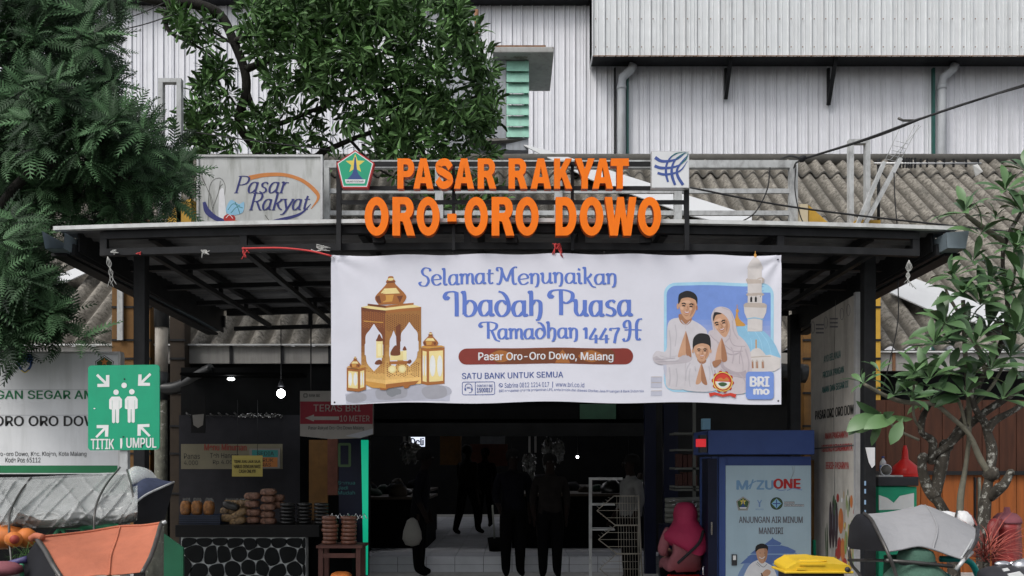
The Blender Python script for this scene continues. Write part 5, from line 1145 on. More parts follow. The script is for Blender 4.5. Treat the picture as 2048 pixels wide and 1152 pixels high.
# frangipani at the right: bare knuckled branches, broad leaves at their tips
t3 = thing('tree', 'frangipani tree with knuckled pale-blotched branches and broad leaves at the right edge', 'tree', P(1900, 1200, 8.0))
b = B(); K = lambda *a: [P(x, y, Y) for x, y, Y in a]
br = [(K((1912, 1200, 8), (1902, 1060, 8), (1880, 1010, 8), (1868, 987, 8), (1851, 965, 8), (1846, 935, 8), (1845, 916, 8)), .066, .045), (K((1869, 990, 8), (1880, 950, 7.98), (1886, 915, 7.98), (1892, 890, 8)), .06, .05),
      (K((1863, 925, 8), (1866, 908, 7.95), (1900, 889, 7.93), (1960, 832, 7.9), (2020, 790, 7.9), (2080, 745, 7.9)), .042, .032), (K((1892, 892, 8), (1915, 862, 8.05), (1945, 810, 8.1), (1972, 745, 8.1), (2004, 690, 8.1), (2012, 620, 8.1), (2006, 530, 8.1), (2012, 480, 8.1), (2042, 425, 8.1)), .036, .018),
      (K((1864, 912, 7.98), (1864, 885, 7.95), (1845, 865, 7.9), (1840, 850, 7.9), (1850, 822, 7.9), (1862, 805, 7.9)), .04, .022), (K((1978, 948, 7.8), (1958, 915, 7.8), (1935, 870, 7.78), (1905, 835, 7.76), (1870, 812, 7.74), (1830, 806, 7.7), (1785, 795, 7.6), (1728, 768, 7.5)), .03, .016),
      (K((1965, 1200, 7.8), (1968, 1060, 7.8), (1976, 1000, 7.8), (1980, 950, 7.8), (1984, 905, 7.8), (1974, 870, 7.8), (1969, 845, 7.8), (1950, 810, 7.7), (1940, 760, 7.7)), .062, .026), (K((1980, 995, 7.8), (1998, 978, 7.72), (2010, 970, 7.7), (2020, 948, 7.7)), .05, .035),
      (K((1921, 1080, 7.9), (1923, 1000, 7.9), (1930, 935, 7.9), (1938, 870, 7.9), (1942, 780, 7.9), (1930, 700, 7.85), (1926, 600, 7.8)), .03, .02), (K((2010, 487, 8.1), (1990, 470, 8), (1965, 450, 7.95), (1932, 430, 7.9)), .028, .02),
      (K((1700, 838, 7.85), (1760, 838, 7.8), (1800, 862, 7.8), (1838, 880, 7.8)), .01, .014), (K((2004, 690, 8.1), (2040, 640, 8.0), (2080, 600, 8)), .03, .02), (K((1972, 745, 8.1), (1955, 700, 8.2), (1935, 660, 8.2)), .025, .018), (K((1975, 865, 7.8), (1990, 845, 7.8), (2020, 820, 7.85), (2060, 800, 7.9)), .035, .025), (K((2012, 620, 8.1), (1985, 600, 8.0), (1975, 570, 7.95)), .02, .016), (K((1945, 810, 8.1), (1925, 770, 8.0), (1900, 745, 7.8)), .018, .013), (K((1950, 808, 7.75), (1985, 770, 7.7), (2010, 725, 7.7)), .02, .014), (K((1845, 862, 7.9), (1825, 830, 7.8), (1828, 760, 7.6)), .016, .012), (K((1935, 870, 7.85), (1915, 800, 7.8), (1880, 770, 7.7)), .016, .012), (K((2012, 620, 8.1), (2030, 560, 7.9), (2032, 505, 7.75)), .02, .013), (K((1926, 640, 7.85), (1900, 600, 7.9), (1890, 575, 8.0)), .016, .012)]
for q, r0, r1 in br:
    n = len(q); rr = [.86 * (r0 + (r1 - r0) * i / (n - 1)) for i in range(n)]
    for i in range(1, n - 1):
        rr[i] *= rg.uniform(.85, 1.25); q[i] = q[i] + Vector((rg.uniform(-.015, .015), rg.uniform(-.02, .02), rg.uniform(-.015, .015)))
    b.tube(q, rr, 'bark' if r0 > .032 else 'twig', 9, curve=5)
for x, y, Y, r in ((1846, 916, 8, .048), (1866, 987, 8, .065), (2021, 946, 7.7, .034), (1982, 948, 7.8, .068), (1892, 892, 7.98, .06)): b.ball(P(x, y, Y), r, 'bark', 10, 7, .1, 5)
b.done('trunk', t3)
lp_ = Leaves(*paddle())
def whorl(px, py, Y, n, L, lean=(0, 0, 1), wob=.35):
    c = P(px, py, Y); ax = Vector(lean).normalized()
    for k in range(n):
        a = k * 2.4 + rg.uniform(-.3, .3); e = ax.orthogonal().normalized(); f = ax.cross(e)
        rad = e * math.cos(a) + f * math.sin(a); el = rg.uniform(-.15, .75) if k < n * .7 else rg.uniform(.8, 1.6)
        dd = (rad + ax * el).normalized(); lp_.put(c + ax * .02 * (k / n), dd, ax + rad * -.2 + Vector((rg.uniform(-wob, wob), rg.uniform(-wob, wob), 0)), L * rg.uniform(.7, 1.15), rg.uniform(.7, .95))
for (x, y, Y, n, L, ln) in ((1931, 428, 7.88, 11, .30, (-.3, -.4, 1)), (2042, 425, 8.1, 11, .34, (0, -.3, 1)), (2052, 345, 8.0, 9, .32, (-.2, -.3, 1)), (1990, 440, 7.8, 8, .27, (.1, -.5, 1)), (1924, 592, 7.78, 13, .33, (-.15, -.5, 1)), (1976, 568, 7.9, 12, .32, (.1, -.5, 1)), (2040, 560, 7.8, 11, .36, (-.1, -.5, 1)), (1934, 660, 8.2, 11, .32, (-.2, -.4, 1)),
                            (1905, 690, 7.9, 11, .32, (-.4, -.4, .8)), (1975, 660, 7.9, 11, .33, (.1, -.5, .8)), (2040, 640, 7.9, 10, .34, (0, -.5, 1)), (1862, 803, 7.88, 8, .26, (-.5, -.3, .8)), (1940, 758, 7.7, 10, .30, (0, -.4, 1)), (2020, 715, 7.8, 10, .32, (.1, -.4, .9)),
                            (1728, 768, 7.5, 7, .17, (-.6, -.2, .6)), (1788, 792, 7.58, 10, .25, (.2, -.3, 1)), (1810, 770, 7.6, 9, .22, (.3, -.3, 1)), (1770, 830, 7.6, 5, .30, (-.5, -.5, -.3)), (2056, 500, 8.0, 10, .34, (0, -.4, 1)), (2046, 760, 7.9, 9, .3, (0, -.5, .8)), (1900, 745, 7.8, 8, .28, (-.2, -.5, .6)), (1960, 610, 7.75, 11, .33, (0, -.6, .8)), (2010, 590, 7.7, 11, .35, (.1, -.6, .9)), (1950, 690, 7.65, 11, .33, (-.1, -.6, .7)), (1890, 650, 7.8, 11, .33, (-.3, -.5, .7)), (2045, 580, 7.6, 10, .35, (0, -.6, .9)), (2030, 670, 7.65, 11, .34, (0, -.6, .8)), (1980, 740, 7.6, 10, .32, (.1, -.5, .8)), (1930, 790, 7.7, 9, .3, (-.1, -.5, .7)), (2005, 800, 7.7, 9, .3, (.1, -.5, .6)), (1860, 760, 7.6, 9, .3, (-.4, -.4, .8)), (2048, 430, 7.8, 10, .33, (0, -.5, .9)), (2010, 385, 7.95, 10, .3, (-.2, -.5, .9)), (1960, 470, 7.8, 8, .27, (.2, -.5, .8)), (1830, 745, 7.55, 8, .24, (.1, -.4, 1)), (1760, 745, 7.5, 7, .2, (-.3, -.3, 1)), (1820, 800, 7.5, 7, .24, (.2, -.6, .5)), (1905, 555, 7.85, 9, .28, (-.4, -.4, 1)), (1945, 525, 7.9, 9, .28, (.1, -.5, 1)), (2030, 500, 7.75, 10, .3, (0, -.6, .9)), (1870, 690, 7.7, 9, .26, (-.5, -.4, .7))):
    whorl(x, y, Y, n, L * rg.uniform(.8, 1.0), ln)
for (x, y, Y, dx, dz, L) in ((1762, 825, 7.6, -.95, -.45, .36), (1800, 835, 7.55, -.8, -.2, .36), (1806, 836, 7.5, -.5, -.85, .26), (1740, 820, 7.65, -.7, -.7, .3), (1850, 770, 7.7, .9, -.2, .3), (1850, 806, 7.75, .95, .1, .28)):
    lp_.put(P(x, y, Y), (dx, -.25, dz), (0, -.75, .6), L, 1.25)
lp_.mesh('crown', 'leaf_plum', t3)

# little plants: red spiky cordyline, grass tuft under the covered cart
def tuft(name, lab, cat, px, py, Y, n, L, m, rg=random.Random(5), z0=0, wd=.35, spread=1.):
    T = [(0, .06, 0), (0, -.06, 0), (.35, .07, .06), (.35, -.07, .06), (.7, .045, .02), (.7, -.045, .02), (1, 0, -.12)]; Fc = [(0, 1, 3, 2), (2, 3, 5, 4), (4, 5, 6)]
    l = Leaves(T, Fc); c = P(px, py, Y)
    for i in range(n):
        dd = rnd_dir(rg, -.1, 1); dd = Vector((dd.x * spread, dd.y * spread, dd.z)); l.put(c + Vector((rg.uniform(-.04, .04), rg.uniform(-.04, .04), rg.uniform(-.05, .05))), dd, (rg.uniform(-.3, .3), -.3, 1), L * rg.uniform(.6, 1.15), wd)
    return l
cd = thing('spiky_plant', 'red spiky cordyline plant between the right pedicab and the red tank', 'plant', P(1972, 1140, 6.9))
tuft('leaf', '', '', 1972, 1112, 6.9, 95, .42, 'red_leaf', wd=.17).mesh('leaves', 'red_leaf', cd)
b = B(); b.tube([P(1973, 1330, 6.9), P(1972, 1200, 6.9), P(1972, 1112, 6.9)], .025, 'bark', 8); b.done('stem', cd)
gt = thing('grass_tuft', 'tuft of green grass blades under the plastic covered pedicab', 'plant', P(45, 1125, 6.0))
l = tuft('g', '', '', 30, 1132, 6.0, 200, .21, 'grass_leaf', random.Random(8), wd=.12, spread=.9)
l.I = [((o[0] + (i % 9) * .035, o[1], o[2]), d, u, L_, w_) for i, (o, d, u, L_, w_) in enumerate(l.I)]
l.mesh('blades', 'grass_leaf', gt)
b = B(); b.lathe(P(45, 1170, 6.0) - Vector((0, 0, .12)), [(.1, 0), (.14, .1), (.16, .24), (.13, .24), (.1, .2)], 'bin_body', 14, sx=1.3); b.done('pot', gt)
# ------------------------------------------------------------------ people
def skin_mesh(joints, edges, sub=2):
    """one continuous body grown over a skeleton; joints: name -> (point, rx, ry)"""
    names = list(joints); me = bpy.data.meshes.new('s'); me.from_pydata([joints[n][0] for n in names], [(names.index(a), names.index(c)) for a, c in edges], [])
    o = bpy.data.objects.new('s', me); COL.objects.link(o); sk = o.modifiers.new('k', 'SKIN'); sk.use_smooth_shade = True; sk.branch_smoothing = .4
    for i, n in enumerate(names):
        v = me.skin_vertices[0].data[i]; v.radius = joints[n][1:3]; v.use_root = (i == 0)
    sb = o.modifiers.new('u', 'SUBSURF'); sb.levels = sb.render_levels = sub
    dg = bpy.context.evaluated_depsgraph_get(); r = bpy.data.meshes.new_from_object(o.evaluated_get(dg)); bpy.data.objects.remove(o); return r
def person(lab, base, face, H=1.62, shirt='dark_shirt', legs='trouser', skin='skin_shaded', stride=.0, arms=(0, 0), hat=None, lean=0., seat=False, group=None, hair=True, skirt=False):
    """face: heading in degrees (0 looks away from the street, 180 towards it); arms: elbow bend of left and right"""
    t = thing('person', lab, 'person', base, group); k = H / 1.7; a = math.radians(face)
    fw = Vector((math.sin(a), math.cos(a), 0)); rt = Vector((fw.y, -fw.x, 0)); o = Vector(base)
    def W(r, f, z): return tuple(o + rt * r * k + fw * f * k + Vector((0, 0, z * k)))
    ln = lambda z: lean * max(0, z - .9)
    J = {}; E = []
    hip = .95
    J['pelvis'] = (W(0, 0, hip), .185 * k, .15 * k); J['waist'] = (W(0, ln(1.1), 1.1), .17 * k, .14 * k); J['chest'] = (W(0, ln(1.3), 1.3), .185 * k, .14 * k); J['collar'] = (W(0, ln(1.42), 1.43), .10 * k, .08 * k)
    J['neck'] = (W(0, ln(1.5) + .01, 1.5), .055 * k, .055 * k); J['jaw'] = (W(0, ln(1.55) + .03, 1.56), .068 * k, .075 * k); J['head'] = (W(0, ln(1.62) + .02, 1.63), .078 * k, .098 * k); J['top'] = (W(0, ln(1.68) + .01, 1.695), .055 * k, .065 * k)
    E += [('pelvis', 'waist'), ('waist', 'chest'), ('chest', 'collar'), ('collar', 'neck'), ('neck', 'jaw'), ('jaw', 'head'), ('head', 'top')]
    for s, n in ((-1, 'l'), (1, 'r')):
        st = stride * s; bend = arms[0 if s < 0 else 1]
        J[n + 'sh'] = (W(s * .19, ln(1.4), 1.39), .074 * k, .074 * k); J[n + 'el'] = (W(s * .245, ln(1.12) - st * .3 - .02, 1.12), .058 * k, .058 * k)
        hz = 1.12 - .26 * math.cos(bend); hf = .26 * math.sin(bend)
        J[n + 'wr'] = (W(s * .23, ln(1.1) - st * .35 + hf, hz), .03 * k, .034 * k); J[n + 'pa'] = (W(s * .228, ln(1.1) - st * .36 + hf + .075 * math.sin(bend) + .01, hz - .075 * math.cos(bend)), .022 * k, .04 * k)
        E += [('chest', n + 'sh'), (n + 'sh', n + 'el'), (n + 'el', n + 'wr'), (n + 'wr', n + 'pa')]
        for i in range(4):
            fo = -.03 + i * .02; f1 = n + 'f%d' % i; L_ = (.06, .075, .072, .055)[i]
            J[f1] = (W(s * .222, ln(1.1) - st * .36 + hf + (.075 + L_) * math.sin(bend) + fo + .01, hz - (.075 + L_) * math.cos(bend)), .009, .009); E.append((n + 'pa', f1))
        J[n + 'th'] = (W(s * .2, ln(1.1) - st * .36 + hf + .06, hz - .05 * math.cos(bend)), .01, .01); E.append((n + 'wr', n + 'th'))
        J[n + 'hp'] = (W(s * .095, st * .1, hip - .07), .125 * k, .125 * k); J[n + 'kn'] = (W(s * .1, st * .5 + abs(st) * .15, .5), .088 * k, .09 * k); J[n + 'an'] = (W(s * .1, st * .85 - abs(st) * .1, .09), .062 * k, .066 * k); J[n + 'to'] = (W(s * .115, st * .85 + .15, .035), .04 * k, .03 * k)
        E += [('pelvis', n + 'hp'), (n + 'hp', n + 'kn'), (n + 'kn', n + 'an'), (n + 'an', n + 'to')]
    me = skin_mesh(J, E); me.name = 'body'
    for m in (skin, shirt, legs): me.materials.append(MATS[m])
    for pl in me.polygons:
        c = pl.center; z = (c.z - o.z) / k; pl.use_smooth = True
        r = abs((c - o).dot(rt)) / k
        pl.material_index = 0 if z > 1.47 or (r > .18 and z < 1.02 and z > .6) else (1 if z > .93 else 2)
    bo = bpy.data.objects.new('body', me); COL.objects.link(bo); attach(bo, t)
    hc = Vector(W(0, ln(1.62) + .0, 1.64))
    b = B(); b.ball(tuple(Vector(W(0, ln(1.62) + .125, 1.615))), (.014 * k, .014 * k, .022 * k), skin)
    for s in (-1, 1): b.ball(W(s * .082, ln(1.62) + .01, 1.615), (.014, .02, .03), skin, 8, 6); b.ball(W(s * .033, ln(1.62) + .105, 1.64), .012, 'ink_black', 8, 6)
    b.done('face', t)
    if hair:
        b = B(); n = 16; prof = [(.088, -.04), (.1, .02), (.097, .06), (.075, .1), (.04, .122), (0.002, .127)]
        b.lathe(tuple(hc + fw * -.018), [(r * k, z * k) for r, z in prof], 'hair', n, sy=1.12, rot=Matrix.Rotation(-a, 3, 'Z')); b.done('hair', t)
    return t
Y0 = .317
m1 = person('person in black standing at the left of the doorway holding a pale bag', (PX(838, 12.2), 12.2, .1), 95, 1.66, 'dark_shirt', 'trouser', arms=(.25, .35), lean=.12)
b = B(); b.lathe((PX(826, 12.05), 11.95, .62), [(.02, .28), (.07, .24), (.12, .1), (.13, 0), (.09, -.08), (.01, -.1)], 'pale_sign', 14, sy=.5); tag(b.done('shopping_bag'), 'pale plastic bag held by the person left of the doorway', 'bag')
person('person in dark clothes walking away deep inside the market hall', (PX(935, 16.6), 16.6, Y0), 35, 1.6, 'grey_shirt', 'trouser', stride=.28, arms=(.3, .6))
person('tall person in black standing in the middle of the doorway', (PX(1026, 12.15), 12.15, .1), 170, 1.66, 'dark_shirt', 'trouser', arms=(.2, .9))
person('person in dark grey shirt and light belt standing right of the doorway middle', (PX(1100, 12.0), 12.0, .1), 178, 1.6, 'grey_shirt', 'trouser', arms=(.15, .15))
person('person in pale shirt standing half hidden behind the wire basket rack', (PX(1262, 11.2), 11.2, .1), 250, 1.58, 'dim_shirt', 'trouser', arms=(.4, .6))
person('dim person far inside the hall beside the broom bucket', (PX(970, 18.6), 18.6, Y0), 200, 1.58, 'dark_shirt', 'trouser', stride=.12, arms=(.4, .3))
b = B(); b.box(PX(1090, 11.8) - .07, PX(1090, 11.8) + .05, 11.83, 11.85, PZ(1042, 11.8), PZ(1036, 11.8), 'chrome')
# seated woman in the pink headscarf, seen from behind her left shoulder
wm = thing('person', 'seated person in bright pink headscarf and mauve top beside the blue kiosk', 'person', (PX(1370, 9.7), 9.7, .1))
wx, wy = PX(1372, 9.7), 9.7; wz = lambda py: PZ(py, 9.7); wxp = lambda px: PX(px, 9.7)
J = {'pelvis': ((wx + .02, wy, .50), .19, .15), 'waist': ((wx + .0, wy, .66), .175, .13), 'chest': ((wx - .0, wy + .0, .84), .18, .13), 'collar': ((wx, wy + .02, .96), .12, .09), 'neck': ((wx - .005, wy + .03, 1.0), .055, .055), 'head': ((wx - .005, wy + .05, 1.08), .085, .1), 'top': ((wx - .005, wy + .05, 1.14), .05, .06)}
E = [('pelvis', 'waist'), ('waist', 'chest'), ('chest', 'collar'), ('collar', 'neck'), ('neck', 'head'), ('head', 'top')]
for s, n in ((-1, 'l'), (1, 'r')):
    J[n + 'sh'] = ((wx + s * .19, wy + .02, .89), .075, .075); J[n + 'el'] = ((wx + s * .25, wy + .06, .66), .06, .06); J[n + 'wr'] = ((wx + s * .15, wy + .26, .62), .035, .035); J[n + 'pa'] = ((wx + s * .11, wy + .33, .62), .03, .04)
    for i in range(4): J[n + 'f%d' % i] = ((wx + s * (.06 + i * .012), wy + .40, .60 + i * .015), .01, .01); E.append((n + 'pa', n + 'f%d' % i))
    J[n + 'th'] = ((wx + s * .12, wy + .37, .67), .011, .011)
    J[n + 'kn'] = ((wx + s * .14, wy + .45, .52), .09, .08); J[n + 'an'] = ((wx + s * .14, wy + .45, .18), .05, .05); J[n + 'to'] = ((wx + s * .15, wy + .6, .14), .04, .035); J[n + 'hp'] = ((wx + s * .11, wy + .1, .5), .12, .11)
    E += [('chest', n + 'sh'), (n + 'sh', n + 'el'), (n + 'el', n + 'wr'), (n + 'wr', n + 'pa'), (n + 'pa', n + 'th'), ('pelvis', n + 'hp'), (n + 'hp', n + 'kn'), (n + 'kn', n + 'an'), (n + 'an', n + 'to')]
me = skin_mesh(J, E); me.name = 'body'
for m in ('mauve', 'skin', 'trouser'): me.materials.append(MATS[m])
for pl in me.polygons: pl.use_smooth = True; pl.material_index = 1 if pl.center.z > 1.02 or (pl.center.y > wy + .29 and .57 < pl.center.z < .7) else (2 if pl.center.z < .45 else 0)
bo = bpy.data.objects.new('body', me); COL.objects.link(bo); attach(bo, wm)
b = B(); n = 22; rows = []
for i, (r, ry, z, dx, dy) in enumerate(((.03, .03, 1.2, 0, .04), (.085, .1, 1.185, 0, .04), (.118, .135, 1.13, 0, .04), (.125, .14, 1.07, 0, .035), (.118, .13, 1.01, 0, .03), (.15, .14, .955, 0, .02), (.21, .165, .90, .0, .01), (.255, .185, .83, .01, 0), (.255, .19, .775, .02, 0), (.22, .185, .72, .05, 0), (.13, .18, .67, .08, 0))):
    rows.append([(wx + dx + (r + .011 * math.sin(6 * q + i * .9) * min(1, i / 4)) * math.cos(q), wy + dy + ry * math.sin(q), z + (.03 * math.sin(q * 2 + 1) if i > 6 else 0)) for q in [2 * math.pi * j / n for j in range(n + 1)]])
b.grid(rows, 'pink'); b.done('headscarf', wm)
b = B(); b.tube([(wx + .16, wy - .13, .90), (wx + .1, wy - .205, .78), (wx - .02, wy - .205, .66), (wx - .12, wy - .17, .56)], .016, 'black_cloth', 6, curve=5); b.done('bag_strap', wm)
b = B(); b.box(wx - .17, wx + .19, wy - .17, wy + .2, .36, .4, 'red_plastic')
for sx in (-.15, .15):
    for sy in (-.14, .16): b.box(wx + sx, wx + sx + .03, wy + sy, wy + sy + .03, .1, .36, 'red_plastic')
tag(b.done('stool', bevel=.01), 'low red stool under the seated person in the pink headscarf', 'stool')

# ------------------------------------------------------------------ left food stall
YK = 10.5
st = thing('stall_counter', 'food stall counter faced with black stones in white mortar', 'counter', P(490, 1150, YK))
b = B(); b.box(PX(362, YK), PX(612, YK), YK + .005, YK + .5, .1, PZ(1074, YK), 'mortar'); b.done('base', st)
b = B(); b.box(PX(352, YK), PX(640, YK), YK - .03, YK + .7, PZ(1074, YK), PZ(1050, YK), 'counter'); b.done('counter_top', st, bevel=.006)
b = B(); rg = random.Random(15); pts = []
for j in range(9):
    for i in range(9): pts.append((372 + i * 31 + (j % 2) * 15 + rg.uniform(-8, 8), 1080 + j * 30 + rg.uniform(-7, 7)))
x0, x1, y0, y1 = 364, 611, 1076, 1300
def clip(poly, a, c):   # keep the side of the bisector nearer to a
    mx, my = (a[0] + c[0]) / 2, (a[1] + c[1]) / 2; nx, ny = c[0] - a[0], c[1] - a[1]; f = lambda p: (p[0] - mx) * nx + (p[1] - my) * ny; o = []
    for i in range(len(poly)):
        p_, q_ = poly[i], poly[(i + 1) % len(poly)]; u, v = f(p_), f(q_)
        if u <= 0: o.append(p_)
        if u * v < 0: t = u / (u - v); o.append((p_[0] + (q_[0] - p_[0]) * t, p_[1] + (q_[1] - p_[1]) * t))
    return o
for a in pts:
    q = [(x0, y0), (x1, y0), (x1, y1), (x0, y1)]
    for c in pts:
        if c is not a and q: q = clip(q, a, c)
    if len(q) < 3: continue
    cx, cy = sum(p_[0] for p_ in q) / len(q), sum(p_[1] for p_ in q) / len(q)
    q = [(cx + (x - cx) * .86, cy + (y - cy) * .86) for x, y in q]; q = spl(q, 3, True); q2 = [(cx + (x - cx) * .9, cy + (y - cy) * .9) for x, y in q]
    n = len(q); v = [P(x, y, YK) for x, y in q] + [P(x, y, YK - .022) for x, y in q2]
    b.add(v, [(i, (i + 1) % n, n + (i + 1) % n, n + i) for i in range(n)] + [tuple(range(n, 2 * n))], 'stone_black')
b.done('stone_facing', st)
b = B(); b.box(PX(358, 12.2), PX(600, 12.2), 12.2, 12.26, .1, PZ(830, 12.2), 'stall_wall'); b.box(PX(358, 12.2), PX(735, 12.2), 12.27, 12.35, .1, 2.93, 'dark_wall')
for i in range(12): b.tube([P(372 + i * 16, 825 + (i % 2) * 2, 12.17), P(380 + i * 16, 832, 12.17)], .012, 'dark_pack', 5)
b.pbox(600, 870, 640, 1150, 12.1, .1, 'soot'); b.pbox(618, 880, 655, 1040, 11.6, .05, 'ochre'); b.pbox(655, 875, 675, 990, 11.55, .05, 'plum_wood')
tag(b.done('stall_wall'), 'dark back wall of the food stall behind the menu banner', 'wall')
def frame_post(px, y0, y1, Y, m='black_metal', hw=.03): return B().box(PX(px, Y) - hw, PX(px, Y) + hw, Y, Y + 2 * hw, .1, PZ(y0, Y), m)
mb = thing('menu_banner', 'dim yellowish drinks menu banner across the back of the stall', 'banner', P(460, 912, 11.8))
b = B(); b.pbox(362, 888, 565, 938, 11.8, .01, 'menu'); b.done('sheet', mb)
p = Pr(11.8, step=.002, start=.003); p.text('Menu Minuman', 409, 888, 493, 901, 'ink_maroon', .03); p.text('Panas', 368, 907, 400, 918, 'ink_black'); p.text('4.000', 368, 921, 396, 930, 'ink_black'); p.text('Teh Hangat', 420, 906, 477, 919, 'ink_black'); p.text('Rp 4.000', 426, 920, 472, 930, 'ink_black'); p.done('lettering', mb)
op = thing('offer_poster', 'small white framed poster with teal and orange bands at the menu end', 'poster', P(530, 915, 11.75))
b = B(); b.pbox(499, 897, 560, 937, 11.74, .015, 'pale_sign'); b.done('sheet', op); p = Pr(11.74, step=.002, start=.003); p.rect(504, 900, 556, 914, 'ink_teal'); p.rect(504, 915, 555, 934, 'ink_copper'); p.text('SEDIA', 514, 903, 548, 911, 'ink_black', .01); p.text('JERUK', 512, 917, 547, 924, 'ink_black', .01); p.text('PERAS', 512, 926, 542, 933, 'ink_black', .01); p.done('lettering', op)
yn = thing('paper_notice', 'yellow paper notice with three black lines hung above the counter', 'notice', P(495, 930, 11.2))
b = B(); b.pbox(464, 911, 525, 953, 11.2, .006, 'lemon'); b.done('sheet', yn); p = Pr(11.2, step=.002, start=.003)
for i, t in enumerate(('TIDAK JUAL LAUK SAJA,', 'HARUS DENGAN NASI', 'CASH ONLY!!!')): p.text(t, 468 + (i == 2) * 10, 920 + i * 9.5, 521 - (i == 2) * 10, 927 + i * 9.5, 'ink_black', .03)
p.done('lettering', yn); b = B(); b.tube([P(475, 912, 11.203), P(475, 800, 11.203)], .003, 'cable', 4); b.tube([P(515, 912, 11.203), P(515, 800, 11.203)], .003, 'cable', 4); b.done('hanger', yn)
lb = thing('bulb_lamp', 'lit round white bulb hanging over the food stall', 'lamp', P(562, 790, 11.4))
b = B(); b.ball(P(562, 787, 11.4), (.052, .052, .056), 'bulb', 28, 18); b.done('bulb', lb); b = B(); b.lathe(P(562, 778, 11.4), [(.04, .03), (.036, .05), (.02, .09), (.012, .11)], 'bin_body', 12); b.tube([P(562, 770, 11.4), P(562, 640, 11.4)], .006, 'cable', 5); b.done('socket', lb)
pl = bpy.data.lights.new('bulb_light', 'POINT'); pl.energy = 2.2; pl.shadow_soft_size = .06; pl.color = (.92, .97, 1); po = bpy.data.objects.new('bulb_light', pl); COL.objects.link(po); po.location = P(562, 796, 11.3); attach(po, lb)
b = B(); b.pbox(360, 745, 600, 750, 11.9, .5, 'soot'); b.ball(P(462, 758, 12.0), (.05, .05, .02), 'bulb', 10, 6); tag(b.done('ceiling_glow'), 'flat glowing disc as the light patch on the stall ceiling left of the bulb', 'lamp')  # glowing disc stands in for a patch of light on the ceiling
cup = thing('cup_poster', 'small black hanging poster with a white cup left of the menu banner', 'poster', P(396, 860, 11.5))
b = B(); b.pbox(382, 790, 411, 866, 11.5, .01, 'counter'); b.done('sheet', cup); p = Pr(11.5); p.poly([(385, 830), (408, 828), (406, 850), (396, 856), (387, 850)], 'pale_sign'); p.done('cup_print', cup)
b = B(); rg = random.Random(6)
for i in range(60): c = P(478 + i * 1.45 + rg.uniform(-1, 1), 831 + rg.uniform(-4, 4), 12.1); b.ball(c, (rg.uniform(.006, .016), .008, rg.uniform(.005, .014)), 'crinkle' if i % 3 else 'chrome', 6, 4)
b.tube([P(372, 829, 12.12), P(480, 832, 12.12), P(566, 829, 12.12)], .006, 'dark_pack', 4, curve=6); tag(b.done('glitter_garland'), 'glinting garland strung across the stall wall above the menu', 'garland')
# drain pipe and elbow
pp = thing('drain_pipe', 'stained pale plastic drain pipe with black elbow beside the orange pilaster', 'pipe', (PX(322, 12.4), 12.4, 0))
b = B(); b.tube([P(323, 650, 12.4), P(323, 750, 12.4)], .085, 'pvc', 14); b.done('pale_section', pp)
b = B(); b.tube([P(323, 560, 12.4), P(323, 655, 12.4)], .1, 'black_pvc', 14); b.done('collar', pp); b = B(); b.tube([P(322, 745, 12.4), P(322, 800, 12.4)], .1, 'black_pvc', 14); b.tube([P(322, 778, 12.38), P(350, 776, 12.36), P(376, 765, 12.34), P(395, 752, 12.33), P(425, 738, 12.3)], .085, 'black_pvc', 14, curve=5); b.done('elbow', pp)
b = B(); b.tube([P(322, 795, 12.4), (PX(322, 12.4), 12.4, 0)], .085, 'mossy', 14); b.done('lower_section', pp)
b = B(); b.tube([P(1590, 745, 12.4), P(1560, 742, 12.4), P(1520, 735, 12.4)], .11, 'black_pvc', 12); b.tube([P(1590, 745, 12.4), P(1612, 748, 12.4)], .13, 'black_pvc', 12); tag(b.done('drain_pipe'), 'black horizontal drain pipe just left of the tall painted panel', 'pipe')
# things on the counter
zt = PZ(1050, YK)
cr = thing('plastic_crate', 'blue plastic tray holding bread bags at the left counter end', 'crate', P(397, 1040, 10.6))
b = B(); x0, x1 = PX(358, 10.6), PX(440, 10.6)
b.box(x0, x1, 10.6, 10.615, zt, zt + .11, 'crate_blue'); b.box(x0, x1, 10.9, 10.915, zt, zt + .11, 'crate_blue'); b.box(x0, x0 + .015, 10.615, 10.9, zt, zt + .11, 'crate_blue'); b.box(x1 - .015, x1, 10.615, 10.9, zt, zt + .11, 'crate_blue'); b.box(x0 + .015, x1 - .015, 10.615, 10.9, zt, zt + .01, 'crate_blue')
for i in range(5): b.box(x0 - .004, x1 + .004, 10.596, 10.6, zt + .01 + i * .021, zt + .018 + i * .021, 'counter')
b.done('tray', cr)
def bag(name, c, r, m, lab, cat, grp, seed, flat=.0):
    rg = random.Random(seed); b = B(); sg = lambda v, e: math.copysign(abs(v) ** e, v)
    n, k = 22, 12
    rows = [[(r[0] * (sg(math.sin(math.pi * i / k), .55) * sg(math.cos(2 * math.pi * (j % n) / n), .6)) * (1 + .06 * math.sin(j * 2.1 + i * 1.7 + seed)), r[1] * sg(math.sin(math.pi * i / k), .55) * sg(math.sin(2 * math.pi * (j % n) / n), .6) * (1 + .07 * math.sin(j * 1.3 + i * 2.3 + seed)), r[2] * sg(math.cos(math.pi * i / k), .75) * (1 + .05 * math.sin(j * 1.9 + seed))) for j in range(n + 1)] for i in range(k + 1)]
    b.grid(rows, m)
    if flat:
        top = r[2] * .85; b.grid([[(r[0] * u * (.9 - .25 * v), .012 * math.sin(u * 9 + v * 4 + seed), top + v * r[2] * .55 + .008 * math.sin(u * 14)) for u in np.linspace(-1, 1, 12)] for v in (0, .35, .7, 1)], 'crinkle')
    o = b.done(name); o.location = c; tag(o, lab, cat, grp); return o
for i, x in enumerate((372, 394, 418)): bag('bread_bag', P(x, 1016, 10.72), (.06, .06, .085), 'bread', ('leftmost', 'middle', 'rightmost')[i] + ' of three clear bags of orange bread in the blue tray', 'snack bag', 'bread bags in the blue tray', 40 + i, 1)
